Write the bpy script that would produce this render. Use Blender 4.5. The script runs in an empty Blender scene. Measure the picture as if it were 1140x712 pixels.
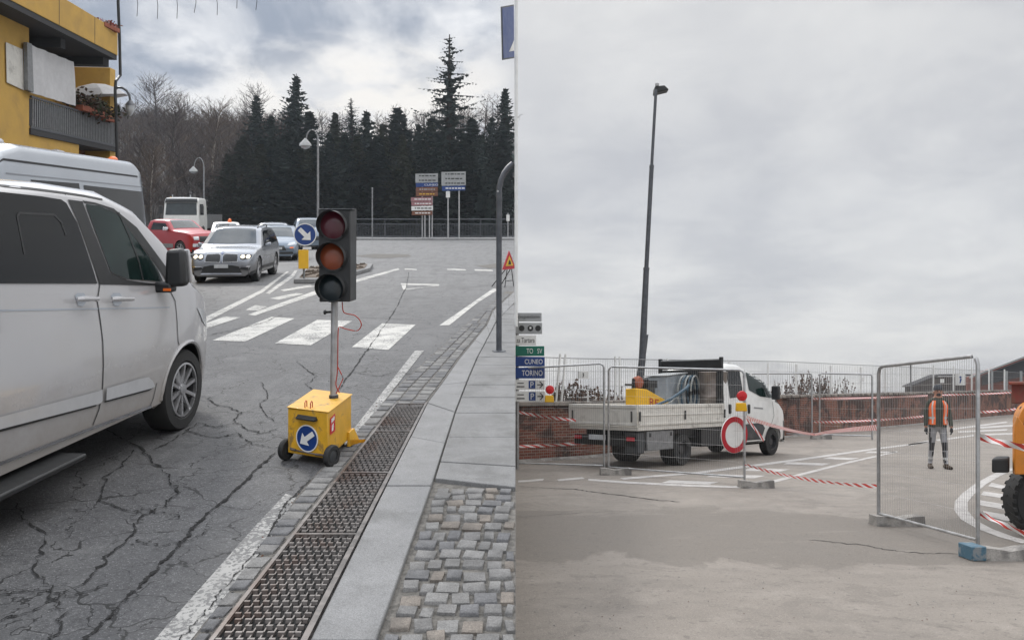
import bpy, math, random
import numpy as np
from mathutils import Vector, Matrix
from mathutils.bvhtree import BVHTree
random.seed(7); R = math.radians
sc = bpy.context.scene; COL = sc.collection
# ---------------------------------------------------------------- camera, sky, sun, exposure
F, HR, HL, EYE, EYL = 900.0, 437.0, 240.0, 1.65, 1.80
S = (HR - HL) / F
cam = bpy.data.objects.new('camera', bpy.data.cameras.new('camera')); COL.objects.link(cam); sc.camera = cam
cam.location = (0, 0, EYE); cam.rotation_euler = (R(90), 0, 0)
cam.data.sensor_width = 36; cam.data.lens = 36 * F / 1140; cam.data.shift_y = (HR - 356) / 1140
cam.data.clip_start = 0.05; cam.data.clip_end = 3000
sc.view_settings.view_transform = 'Standard'; sc.view_settings.look = 'None'
sc.view_settings.exposure = 0.0; sc.view_settings.gamma = 1
SUN_EL, SUN_AZ = R(42), R(325)      # azimuth from +Y clockwise: ahead of the camera, behind the cloud over the hill

class NT:
    def __init__(s, tree): s.t = tree
    def n(s, typ, **kw):
        nd = s.t.nodes.new(typ)
        for k, v in kw.items():
            if k == 'ins':
                for i, x in v.items():
                    if isinstance(x, bpy.types.NodeSocket): s.t.links.new(x, nd.inputs[i])
                    else: nd.inputs[i].default_value = x
            else: setattr(nd, k, v)
        return nd
    def math(s, op, a, b=0.0, c=None, clamp=False):
        nd = s.n('ShaderNodeMath', operation=op, use_clamp=clamp, ins={0: a, 1: b})
        if c is not None:
            if isinstance(c, bpy.types.NodeSocket): s.t.links.new(c, nd.inputs[2])
            else: nd.inputs[2].default_value = c
        return nd.outputs[0]
    def sm(s, v, lo, hi, a=0.0, b=1.0):
        return s.n('ShaderNodeMapRange', interpolation_type='SMOOTHSTEP', ins={0: v, 1: lo, 2: hi, 3: a, 4: b}).outputs[0]
    def noise(s, vec, scale, detail=4, rough=.55, dist=0.0):
        return s.n('ShaderNodeTexNoise', ins={'Vector': vec, 'Scale': scale, 'Detail': detail, 'Roughness': rough, 'Distortion': dist}).outputs[0]
    def mix(s, f, a, b, bt='MIX'):
        nd = s.n('ShaderNodeMix', data_type='RGBA', blend_type=bt)
        for i, x in ((0, f), (6, a), (7, b)):
            if isinstance(x, bpy.types.NodeSocket): s.t.links.new(x, nd.inputs[i])
            else: nd.inputs[i].default_value = x if i == 0 else (*x, 1)
        return nd.outputs[2]

world = bpy.data.worlds.new('World'); sc.world = world; world.use_nodes = True
wt = world.node_tree; wt.nodes.clear(); W = NT(wt)
tc = W.n('ShaderNodeTexCoord').outputs['Generated']
sep = W.n('ShaderNodeSeparateXYZ', ins={0: tc})
dx, dy, dz = sep.outputs
zz = W.math('ADD', W.math('ABSOLUTE', dz), .22)
pl = W.n('ShaderNodeCombineXYZ', ins={0: W.math('DIVIDE', dx, zz), 1: W.math('DIVIDE', dy, zz), 2: dz}).outputs[0]
c1 = W.noise(pl, 3.0, 7, .55, .35)
c2 = W.noise(pl, 1.0, 6, .55, .2)
c3 = W.noise(pl, 7.0, 6, .55, .2)
c4 = W.noise(pl, 3.4, 7, .6, .3)
lf = W.math('ADD', W.math('MULTIPLY', W.sm(c1, .40, .60), .75), W.math('MULTIPLY', W.sm(c3, .4, .62), .35), clamp=True)
cl = W.mix(lf, (.31, .36, .45), (.90, .91, .93))
gx = W.math('SUBTRACT', W.math('DIVIDE', dx, dy), -.16); gz = W.math('SUBTRACT', W.math('DIVIDE', dz, dy), .345)
gl = W.math('ADD', W.math('MULTIPLY', gx, gx), W.math('MULTIPLY', W.math('MULTIPLY', gz, gz), 6.0))
glow = W.math('MULTIPLY', W.sm(gl, .0, .085, 1, 0), W.sm(c3, .38, .62, .35, 1))
cl = W.mix(W.math('MULTIPLY', glow, .95), cl, (1.02, .98, .92))
cr = W.mix(W.math('ADD', W.math('MULTIPLY', W.sm(c2, .36, .64), .7), W.math('MULTIPLY', W.sm(c4, .38, .62), .3)), (.555, .56, .585), (.80, .795, .785))
side = W.sm(W.math('DIVIDE', dx, W.math('MAXIMUM', dy, .05)), -.03, .015)
back = W.sm(dy, -.35, .35, .95, 1.0)
cloud = W.mix(side, cl, cr)
up = W.math('MULTIPLY', W.sm(dz, .46, .75, 1.0, 3.9), back)
cloud = W.mix(1.0, cloud, W.n('ShaderNodeCombineXYZ', ins={0: up, 1: up, 2: up}).outputs[0], 'MULTIPLY')
sky = W.n('ShaderNodeTexSky', sky_type='NISHITA', sun_disc=False, sun_elevation=SUN_EL, sun_rotation=SUN_AZ)
b1 = W.n('ShaderNodeBackground', ins={0: sky.outputs[0], 1: .08})
b2 = W.n('ShaderNodeBackground', ins={0: cloud, 1: 1.0})
mx = W.n('ShaderNodeMixShader', ins={0: .93, 1: b1.outputs[0], 2: b2.outputs[0]})
W.n('ShaderNodeOutputWorld', ins={0: mx.outputs[0]})
sun = bpy.data.objects.new('sun', bpy.data.lights.new('sun', 'SUN')); COL.objects.link(sun)
sun.data.energy = 1.5; sun.data.angle = R(10); sun.data.color = (1, .96, .9)
sd = Vector((math.sin(SUN_AZ) * math.cos(SUN_EL), math.cos(SUN_AZ) * math.cos(SUN_EL), math.sin(SUN_EL)))
sun.rotation_euler = sd.to_track_quat('Z', 'Y').to_euler()

# ---------------------------------------------------------------- materials
def M(name, col, rough=.6, metal=0., var=.12, scale=6., bump=0., bs=60., coat=0., dirt=None, dscale=2.5, dlo=.5, dhi=.7, spec=None, emit=None, trans=0., grain=0.):
    m = bpy.data.materials.new(name); m.use_nodes = True; t = NT(m.node_tree)
    p = m.node_tree.nodes['Principled BSDF']
    co = t.n('ShaderNodeTexCoord').outputs['Object']
    n1 = t.noise(co, scale, 5, .6)
    v = t.sm(n1, .3, .7, 1 - var, 1 + var)
    c = t.mix(1., col, t.n('ShaderNodeCombineXYZ', ins={0: v, 1: v, 2: v}).outputs[0], 'MULTIPLY')
    if dirt:
        d = t.sm(t.noise(co, dscale, 6, .65, .4), dlo, dhi)
        c = t.mix(d, c, dirt)
    m.node_tree.links.new(c, p.inputs['Base Color'])
    if grain:
        gn = t.sm(t.noise(co, 150, 3, .75), .3, .7, 1 - grain, 1 + grain); c = t.mix(1., c, t.n('ShaderNodeCombineXYZ', ins={0: gn, 1: gn, 2: gn}).outputs[0], 'MULTIPLY')
        c = t.mix(t.math('MULTIPLY', t.sm(t.noise(co, 11, 5, .7), .60, .70), .5), c, tuple(x * .55 for x in col))
        m.node_tree.links.new(c, p.inputs['Base Color'])
    rv_ = .06 if not coat else .02; rr = t.sm(n1, .3, .7, max(0, rough - rv_), min(1, rough + rv_)); m.node_tree.links.new(rr, p.inputs['Roughness'])
    p.inputs['Metallic'].default_value = metal
    if coat: p.inputs['Coat Weight'].default_value = coat; p.inputs['Coat Roughness'].default_value = .06
    if spec is not None: p.inputs['Specular IOR Level'].default_value = spec
    if bump:
        b = t.n('ShaderNodeBump', ins={'Strength': bump, 'Distance': .01, 'Height': t.noise(co, bs, 4, .6)})
        m.node_tree.links.new(b.outputs[0], p.inputs['Normal'])
    if emit: p.inputs['Emission Color'].default_value = (*emit[0], 1); p.inputs['Emission Strength'].default_value = emit[1]
    if trans: p.inputs['Alpha'].default_value = trans
    return m

def ground_mat(name, base, dark, light, cracks=0., crack_scale=1.3, band=False, speck=.5):
    m = bpy.data.materials.new(name); m.use_nodes = True; t = NT(m.node_tree); L = m.node_tree.links.new
    p = m.node_tree.nodes['Principled BSDF']
    co = t.n('ShaderNodeTexCoord').outputs['Object']
    sp = t.n('ShaderNodeSeparateXYZ', ins={0: co})
    c = t.mix(t.sm(t.noise(co, .35, 6, .62, .6), .35, .68), dark, base)
    c = t.mix(t.math('MULTIPLY', t.sm(t.noise(co, 2.2, 5, .7), .5, .72), .55), c, light)
    if cracks: c = t.mix(t.sm(sp.outputs[1], 8.5, 24), c, light)  # paler up the street: grazing sky sheen painted in, plus older junction asphalt
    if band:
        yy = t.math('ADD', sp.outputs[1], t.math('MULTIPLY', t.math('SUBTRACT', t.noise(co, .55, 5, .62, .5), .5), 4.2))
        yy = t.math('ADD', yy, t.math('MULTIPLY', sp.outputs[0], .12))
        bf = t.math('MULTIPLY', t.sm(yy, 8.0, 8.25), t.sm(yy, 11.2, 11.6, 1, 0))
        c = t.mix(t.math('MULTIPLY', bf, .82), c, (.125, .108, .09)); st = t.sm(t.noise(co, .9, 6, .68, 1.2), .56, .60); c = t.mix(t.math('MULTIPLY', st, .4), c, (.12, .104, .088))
    sp1 = t.noise(co, 95, 3, .7)
    c = t.mix(t.math('MULTIPLY', t.sm(sp1, .58, .7), speck), c, tuple(min(1, x * 2.1) for x in light))
    c = t.mix(t.math('MULTIPLY', t.sm(sp1, .42, .3), speck), c, tuple(x * .35 for x in dark))
    c = t.mix(t.math('MULTIPLY', t.sm(t.noise(co, 1.3, 6, .7, 1.), .48, .66), .55), c, tuple(x * .62 for x in base))
    trk = t.noise(t.n('ShaderNodeVectorMath', operation='MULTIPLY', ins={0: co, 1: (2.2, .22, 1) if cracks else (.5, 1.6, 1)}).outputs[0], 1.4, 4, .6, .3)
    c = t.mix(t.sm(trk, .45, .7, 0, .4), c, tuple(x * .6 for x in base)); c = t.mix(t.sm(trk, .42, .28, 0, .25), c, light)
    # small blotches
    c = t.mix(t.math('MULTIPLY', t.sm(t.noise(co, 9, 4, .6), .60, .66), .5), c, tuple(x * .5 for x in dark)); c = t.mix(t.math('MULTIPLY', t.sm(t.noise(co, 24, 3, .6), .60, .66), .45), c, tuple(x * .5 for x in dark))
    sp2 = t.noise(co, 42, 4, .75); c = t.mix(t.math('MULTIPLY', t.sm(sp2, .56, .68), speck * .55), c, tuple(min(1, x * 1.5) for x in light)); c = t.mix(t.math('MULTIPLY', t.sm(sp2, .44, .32), speck * .7), c, tuple(x * .45 for x in dark))
    h = t.math('ADD', sp1, sp2)
    if cracks:
        w = t.noise(co, 3.2, 4, .6); w2 = t.noise(co, 1.1, 3, .6)
        vec = t.n('ShaderNodeVectorMath', operation='ADD', ins={0: co, 1: t.n('ShaderNodeCombineXYZ', ins={0: t.math('MULTIPLY', w, .55), 1: t.math('MULTIPLY', w2, 1.0), 2: 0.}).outputs[0]}).outputs[0]
        vo = t.n('ShaderNodeTexVoronoi', feature='DISTANCE_TO_EDGE', voronoi_dimensions='2D', ins={'Vector': vec, 'Scale': crack_scale * 1.25}).outputs[0]
        vo2 = t.n('ShaderNodeTexVoronoi', feature='DISTANCE_TO_EDGE', voronoi_dimensions='2D', ins={'Vector': vec, 'Scale': crack_scale * 3.6}).outputs[0]
        wid = t.sm(t.noise(co, 6, 3, .6), .3, .7, .0025, .014)
        k = t.math('MULTIPLY', t.math('LESS_THAN', vo, wid), t.sm(t.noise(co, .5, 3, .5), .34, .44))
        k2 = t.math('MULTIPLY', t.math('LESS_THAN', vo2, t.math('MULTIPLY', wid, 1.3)), t.sm(t.noise(co, .8, 3, .5), .46, .52))
        k = t.math('MULTIPLY', t.math('MAXIMUM', k, k2), cracks)
        c = t.mix(k, c, (.012, .012, .012))
        h = t.math('SUBTRACT', h, t.math('MULTIPLY', k, 1.8))
    L(c, p.inputs['Base Color']); p.inputs['Roughness'].default_value = .68; p.inputs['Specular IOR Level'].default_value = .5
    b = t.n('ShaderNodeBump', ins={'Strength': .5, 'Distance': .008, 'Height': h}); L(b.outputs[0], p.inputs['Normal'])
    return m

def paint_mat(name, col, thr=.5, base=(.12, .12, .12)):       # worn road paint: chips show the asphalt
    m = bpy.data.materials.new(name); m.use_nodes = True; t = NT(m.node_tree); L = m.node_tree.links.new
    p = m.node_tree.nodes['Principled BSDF']; co = t.n('ShaderNodeTexCoord').outputs['Object']
    n = t.math('ADD', t.math('MULTIPLY', t.noise(co, 40, 4, .7), .6), t.math('MULTIPLY', t.noise(co, 2.5, 4, .6), .4))
    c = t.mix(t.sm(n, thr, thr + .05), col, base); c = t.mix(t.sm(t.noise(co, 5, 4, .6), .3, .8, 0, .5), c, tuple(x * .6 for x in col))
    L(c, p.inputs['Base Color']); p.inputs['Roughness'].default_value = .75
    return m

def brick_mat(name):
    m = bpy.data.materials.new(name); m.use_nodes = True; t = NT(m.node_tree); L = m.node_tree.links.new
    p = m.node_tree.nodes['Principled BSDF']; uv = t.n('ShaderNodeTexCoord').outputs['UV']
    w = t.n('ShaderNodeVectorMath', operation='ADD', ins={0: uv, 1: t.n('ShaderNodeCombineXYZ', ins={0: t.math('MULTIPLY', t.noise(uv, 3, 3), .03), 1: t.math('MULTIPLY', t.noise(uv, 2, 3), .03), 2: 0.}).outputs[0]}).outputs[0]
    br = t.n('ShaderNodeTexBrick', ins={'Vector': w, 'Color1': (.21, .058, .034, 1), 'Color2': (.09, .034, .025, 1), 'Mortar': (.25, .19, .15, 1), 'Scale': 1., 'Mortar Size': .011, 'Mortar Smooth': .2, 'Bias': -.2, 'Brick Width': .25, 'Row Height': .075})
    c = br.outputs[0]
    c = t.mix(t.math('MULTIPLY', t.sm(t.math('ADD', t.noise(uv, 1.1, 6, .65, .5), t.math('MULTIPLY', t.n('ShaderNodeSeparateXYZ', ins={0: uv}).outputs[1], .07)), .50, .63), .85), c, (.035, .026, .023))
    c = t.mix(t.math('MULTIPLY', t.sm(t.noise(uv, 8, 4, .6), .6, .68), .6), c, (.30, .20, .15))
    c = t.mix(t.math('MULTIPLY', t.sm(t.noise(uv, .6, 5, .6, .8), .58, .7), .55), c, (.27, .15, .09))
    L(c, p.inputs['Base Color']); p.inputs['Roughness'].default_value = .9
    b = t.n('ShaderNodeBump', invert=True, ins={'Strength': .6, 'Distance': .015, 'Height': br.outputs['Fac']}); L(b.outputs[0], p.inputs['Normal'])
    return m

def tape_mat(name):
    m = bpy.data.materials.new(name); m.use_nodes = True; t = NT(m.node_tree); L = m.node_tree.links.new
    p = m.node_tree.nodes['Principled BSDF']; uv = t.n('ShaderNodeTexCoord').outputs['UV']; sp = t.n('ShaderNodeSeparateXYZ', ins={0: uv})
    v = t.math('FRACT', t.math('ADD', t.math('MULTIPLY', sp.outputs[0], 4.2), t.math('MULTIPLY', sp.outputs[1], .8)))
    c = t.mix(t.math('LESS_THAN', v, .5), (.75, .72, .70), (.55, .05, .035))
    L(c, p.inputs['Base Color']); p.inputs['Roughness'].default_value = .4
    return m

def leaf_mat(name, a, b, rough=.8):
    m = bpy.data.materials.new(name); m.use_nodes = True; t = NT(m.node_tree); p = m.node_tree.nodes['Principled BSDF']
    co = t.n('ShaderNodeTexCoord').outputs['Object']
    c = t.mix(t.sm(t.noise(co, 1.2, 5, .7), .35, .65), a, b); m.node_tree.links.new(c, p.inputs['Base Color'])
    p.inputs['Roughness'].default_value = rough; p.inputs['Specular IOR Level'].default_value = .2
    return m

MT = dict(
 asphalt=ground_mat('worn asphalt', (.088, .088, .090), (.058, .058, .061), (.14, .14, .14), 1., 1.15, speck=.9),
 asphalt_pale=ground_mat('pale asphalt', (.232, .204, .175), (.185, .161, .137), (.275, .243, .21), .0, band=True, speck=.6),
 paint=paint_mat('worn white paint', (.50, .49, .46), .515), paint_worn=paint_mat('very worn white paint', (.34, .335, .32), .49),
 paint_r=paint_mat('pale road paint', (.42, .40, .38), .53, (.22, .2, .19)),
 kerb=M('granite kerb', (.20, .20, .20), .8, grain=.28, var=.14, scale=3, bump=.35, bs=120, dirt=(.15, .15, .148), dlo=.48, dhi=.72),
 slab=M('paving slab', (.175, .175, .174), .82, grain=.28, var=.16, scale=2.2, bump=.35, bs=140, dirt=(.125, .125, .122), dlo=.45, dhi=.72),
 stone_a=M('grey sett', (.15, .147, .143), .85, grain=.28, var=.3, scale=9, bump=.6, bs=60), stone_b=M('pale sett', (.185, .182, .176), .85, grain=.28, var=.25, scale=9, bump=.6, bs=60),
 stone_c=M('brown sett', (.165, .145, .125), .85, grain=.28, var=.3, scale=9, bump=.6, bs=60), stone_d=M('dark sett', (.115, .115, .118), .85, grain=.28, var=.3, scale=9, bump=.6, bs=60),
 joint=M('sandy joint', (.13, .122, .11), .95, var=.4, scale=30, bump=.8, bs=90),
 iron=M('worn cast iron', (.125, .113, .106), .45, .35, var=.4, scale=14, dirt=(.085, .055, .043), dscale=1.6, dlo=.48, dhi=.66),
 black=M('black void', (.004, .004, .004), .95, var=0), rubber=M('tyre rubber', (.018, .018, .018), .75, var=.3, scale=14, bump=.3, bs=80),
 crack=M('crack', (.012, .012, .012), .95, var=0), tar=M('tar joint', (.035, .035, .037), .8, var=.5, scale=30, bump=.6),
 blackpl=M('black plastic', (.014, .015, .016), .5, var=.15), darkmetal=M('dark painted metal', (.05, .055, .06), .45, .3, dirt=(.09, .09, .09)),
 white_car=M('white van paint', (.41, .41, .425), .3, 0, var=.02, scale=1.5, coat=.9, dirt=(.40, .39, .38), dscale=.8, dlo=.45, dhi=.9),
 silver_van=M('silver grey paint', (.36, .39, .43), .32, .25, var=.03, scale=1, coat=.5), silver=M('silver car paint', (.22, .235, .26), .3, .4, var=.02, scale=1, coat=.5),
 red_car=M('red paint', (.36, .006, .016), .4, 0, var=.05, scale=1, coat=.25), blue_car=M('blue grey car paint', (.13, .17, .22), .3, .3, var=.03, scale=1, coat=.5),
 white_cab=M('white cab paint', (.68, .68, .66), .35, 0, var=.05, coat=.4, dirt=(.5, .48, .45), dlo=.55, dhi=.8),
 bed=M('pale grey dropside', (.62, .60, .55), .5, .1, var=.08, scale=4, dirt=(.33, .31, .28), dscale=2, dlo=.5, dhi=.72),
 glass=M('tinted glass', (.004, .005, .006), .02, 0, var=0, spec=.38), glass_l=M('windscreen glass', (.035, .045, .05), .05, 0, var=.2, scale=3, spec=.5),
 glass_g=M('green glass', (.008, .02, .018), .04, 0, var=.3, scale=3, spec=.35),
 chrome=M('chrome', (.6, .6, .62), .16, 1., var=.05), galv=M('galvanised steel', (.42, .42, .42), .42, .75, var=.15, scale=12), galvd=M('dull grey steel', (.23, .235, .24), .5, .5, var=.18, scale=10),
 pole=M('dark grey pole', (.085, .09, .1), .45, .4, var=.2, scale=9), alloy=M('alloy', (.42, .42, .43), .32, .8, var=.08), alloyd=M('dark wheel', (.05, .05, .052), .5, .3),
 yellow=M('yellow box paint', (.66, .36, .02), .45, 0, var=.1, scale=9, coat=.15, dirt=(.30, .18, .05), dscale=9, dlo=.54, dhi=.68),
 amberp=M('amber plastic', (.75, .42, .01), .35, var=.05), redp=M('red plastic', (.55, .015, .02), .3, var=.08), red=M('sign red', (.42, .01, .022), .4, var=.05),
 blue=M('sign blue', (.006, .04, .19), .35, var=.05), green=M('sign green', (.0, .13, .085), .4, var=.05), signw=M('sign white', (.72, .72, .70), .45, var=.06, dirt=(.48, .47, .44), dlo=.55, dhi=.8), signg=M('sign grey', (.32, .33, .33), .5), signbk=M('sign black', (.012, .012, .012), .5),
 brown=M('sign brown', (.16, .06, .03), .5), sign_y=M('sign yellow', (.62, .38, .03), .4), salmon=M('faded pink sign', (.30, .14, .15), .5),
 lens_r=M('unlit red lens', (.075, .006, .014), .3, var=.1, coat=.4), lens_a=M('amber lens', (.20, .04, .01), .3, var=.15, coat=.4), lens_g=M('unlit green lens', (.006, .014, .018), .3, coat=.4),
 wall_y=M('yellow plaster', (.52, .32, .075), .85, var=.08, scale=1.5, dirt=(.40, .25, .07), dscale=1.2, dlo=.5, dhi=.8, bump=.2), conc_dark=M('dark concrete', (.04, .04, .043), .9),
 cloth=M('white sheet', (.55, .55, .56), .85, var=.06), conc=M('concrete block', (.26, .245, .225), .9, grain=.28, var=.25, scale=7, bump=.6, dirt=(.16, .15, .14), dlo=.5, dhi=.62),
 concwall=M('concrete coping', (.22, .195, .17), .9, var=.25, scale=2, bump=.5, dirt=(.09, .08, .07), dlo=.48, dhi=.62), bluepl=M('blue plastic', (.05, .12, .17), .55, dirt=(.2, .22, .23), dscale=9, dlo=.5, dhi=.6),
 brick=brick_mat('old brick'), tape=tape_mat('barrier tape'), wire=M('fence wire', (.36, .35, .34), .5, .5), cable=M('red cable', (.38, .03, .012), .45),
 bark=M('bark', (.045, .038, .032), .95, var=.4, scale=5), birch=M('pale bark', (.24, .21, .18), .9, var=.4, scale=3), twig=leaf_mat('bare twigs', (.055, .042, .040), (.088, .070, .064)), twig_b=leaf_mat('russet twigs', (.07, .048, .036), (.11, .08, .06)),
 con_a=leaf_mat('dark needles', (.035, .052, .052), (.07, .09, .082)), con_b=leaf_mat('olive needles', (.05, .062, .05), (.09, .10, .075)),
 hill=leaf_mat('wooded slope soil', (.022, .019, .018), (.04, .034, .031)), gravel=M('brown gravel', (.14, .11, .085), .95, var=.5, scale=30, bump=1, bs=60),
 hivis=M('orange hi-vis', (.95, .16, .025), .6, var=.08), reflect=M('reflective strip', (.55, .56, .55), .4), olive=M('olive jacket', (.035, .042, .03), .85, var=.3, scale=12, bump=.4), trouser=M('grey work trousers', (.27, .27, .28), .85, var=.15, scale=12, bump=.3),
 dark_cloth=M('black cloth', (.018, .018, .022), .85, var=.2), skinm=M('skin', (.42, .20, .13), .55, var=.08), boot=M('brown boots', (.055, .035, .02), .8), beanie=M('grey knit', (.04, .045, .055), .9, var=.4, scale=30), eye=M('eye', (.02, .02, .02), .3),
 machine=M('machine yellow', (.56, .19, .015), .42, var=.08, dirt=(.35, .15, .03), dlo=.5, dhi=.72), skip_red=M('faded red steel', (.28, .05, .035), .55, var=.15, dirt=(.2, .09, .06), dlo=.48, dhi=.62), hose=M('blue hose', (.025, .065, .10), .5), hose_g=M('pale hose', (.28, .29, .28), .5),
 tank=M('steel drum', (.20, .17, .15), .4, .5, var=.2, dirt=(.1, .08, .07)), genset=M('grey box', (.27, .30, .33), .5, .1, var=.1), cap_w=M('orange beacon', (.8, .16, .02), .3), lamp_on=M('lit headlamp', (.9, .85, .7), .2, emit=((1, .85, .6), 1.6)), lens_c=M('clear lens', (.5, .52, .54), .1, .3),
 trim_silver=M('silver trim', (.50, .51, .53), .3, .2, var=.05, coat=.4),
 terracotta=M('terracotta', (.3, .09, .05), .8), dead=leaf_mat('dry leaves', (.09, .05, .035), (.17, .10, .07)), leafg=leaf_mat('potted leaves', (.03, .05, .025), (.09, .05, .04)), roof=M('roof tiles', (.045, .035, .03), .9, var=.3, scale=8), plate=M('number plate', (.5, .52, .54), .4),
)

def road_dirt(name, col, z0, z1):      # film of road dirt thrown up on the lower panels
    m = MT[name]; t = NT(m.node_tree); p = m.node_tree.nodes['Principled BSDF']; co = t.n('ShaderNodeTexCoord').outputs['Object']; sp = t.n('ShaderNodeSeparateXYZ', ins={0: co})
    z = t.math('SUBTRACT', sp.outputs[2], t.math('MULTIPLY', sp.outputs[1], S)); z = t.math('ADD', z, t.math('MULTIPLY', t.math('SUBTRACT', t.noise(co, 5, 5, .7), .5), .5))
    f = t.sm(z, z0, z1, .75, 0); old = p.inputs['Base Color'].links[0].from_socket
    m.node_tree.links.new(t.mix(f, old, col), p.inputs['Base Color']); m.node_tree.links.new(t.math('MULTIPLY_ADD', f, .4, .24), p.inputs['Roughness'])
road_dirt('white_car', (.25, .225, .20), .25, .85); road_dirt('silver', (.13, .12, .11), .2, .7); road_dirt('silver_van', (.2, .19, .18), .2, .9)
# ---------------------------------------------------------------- frames and mesh builder
class Fr:
    def __init__(s, x=0, y=0, a=0, z=0, left=True, k=1.0):
        s.x, s.y, s.z, s.left, s.k = x, y, z, left, k; s.c, s.s = math.cos(a), math.sin(a); s.b = s.w((0, 0, 0))
    def w(s, p):
        k = s.k; X = s.x + (s.c * p[0] - s.s * p[1]) * k; Y = s.y + (s.s * p[0] + s.c * p[1]) * k; Z = s.z + p[2] * k
        if s.left: Z += S * Y - (EYL - EYE)
        return Vector((X, Y, Z))
    def loc(s, X, Y, Z):     # flat-space point -> local
        ax, ay = X - s.x, Y - s.y
        return ((s.c * ax + s.s * ay) / s.k, (-s.s * ax + s.c * ay) / s.k, (Z - s.z) / s.k)
def gL(px, py, z=0.): D = F * (EYL - z) / (py - HL); return ((px - 570) / F * D, D, z)
def pL(px, py, D): return ((px - 570) / F * D, D, EYL - (py - HL) * D / F)
def gR(px, py, z=0.): D = F * (EYE - z) / (py - HR); return ((px - 570) / F * D, D, z)
def pR(px, py, D): return ((px - 570) / F * D, D, EYE - (py - HR) * D / F)
def pln(fn, px, py, P, d):   # ray through a pixel meets the vertical plane through P along d (flat space)
    u = (px - 570) / F; D = (P[0] * d[1] - P[1] * d[0]) / (u * d[1] - d[0]); return fn(px, py, D)

def props(o, label=None, cat=None, group=None, kind=None):
    for k, v in (('label', label), ('category', cat), ('group', group), ('kind', kind)):
        if v: o[k] = v
    return o
def root(name, fr, label, cat, group=None):
    o = bpy.data.objects.new(name, None); o.empty_display_size = .2; COL.objects.link(o); o.location = fr.b
    return props(o, label, cat, group)

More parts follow.
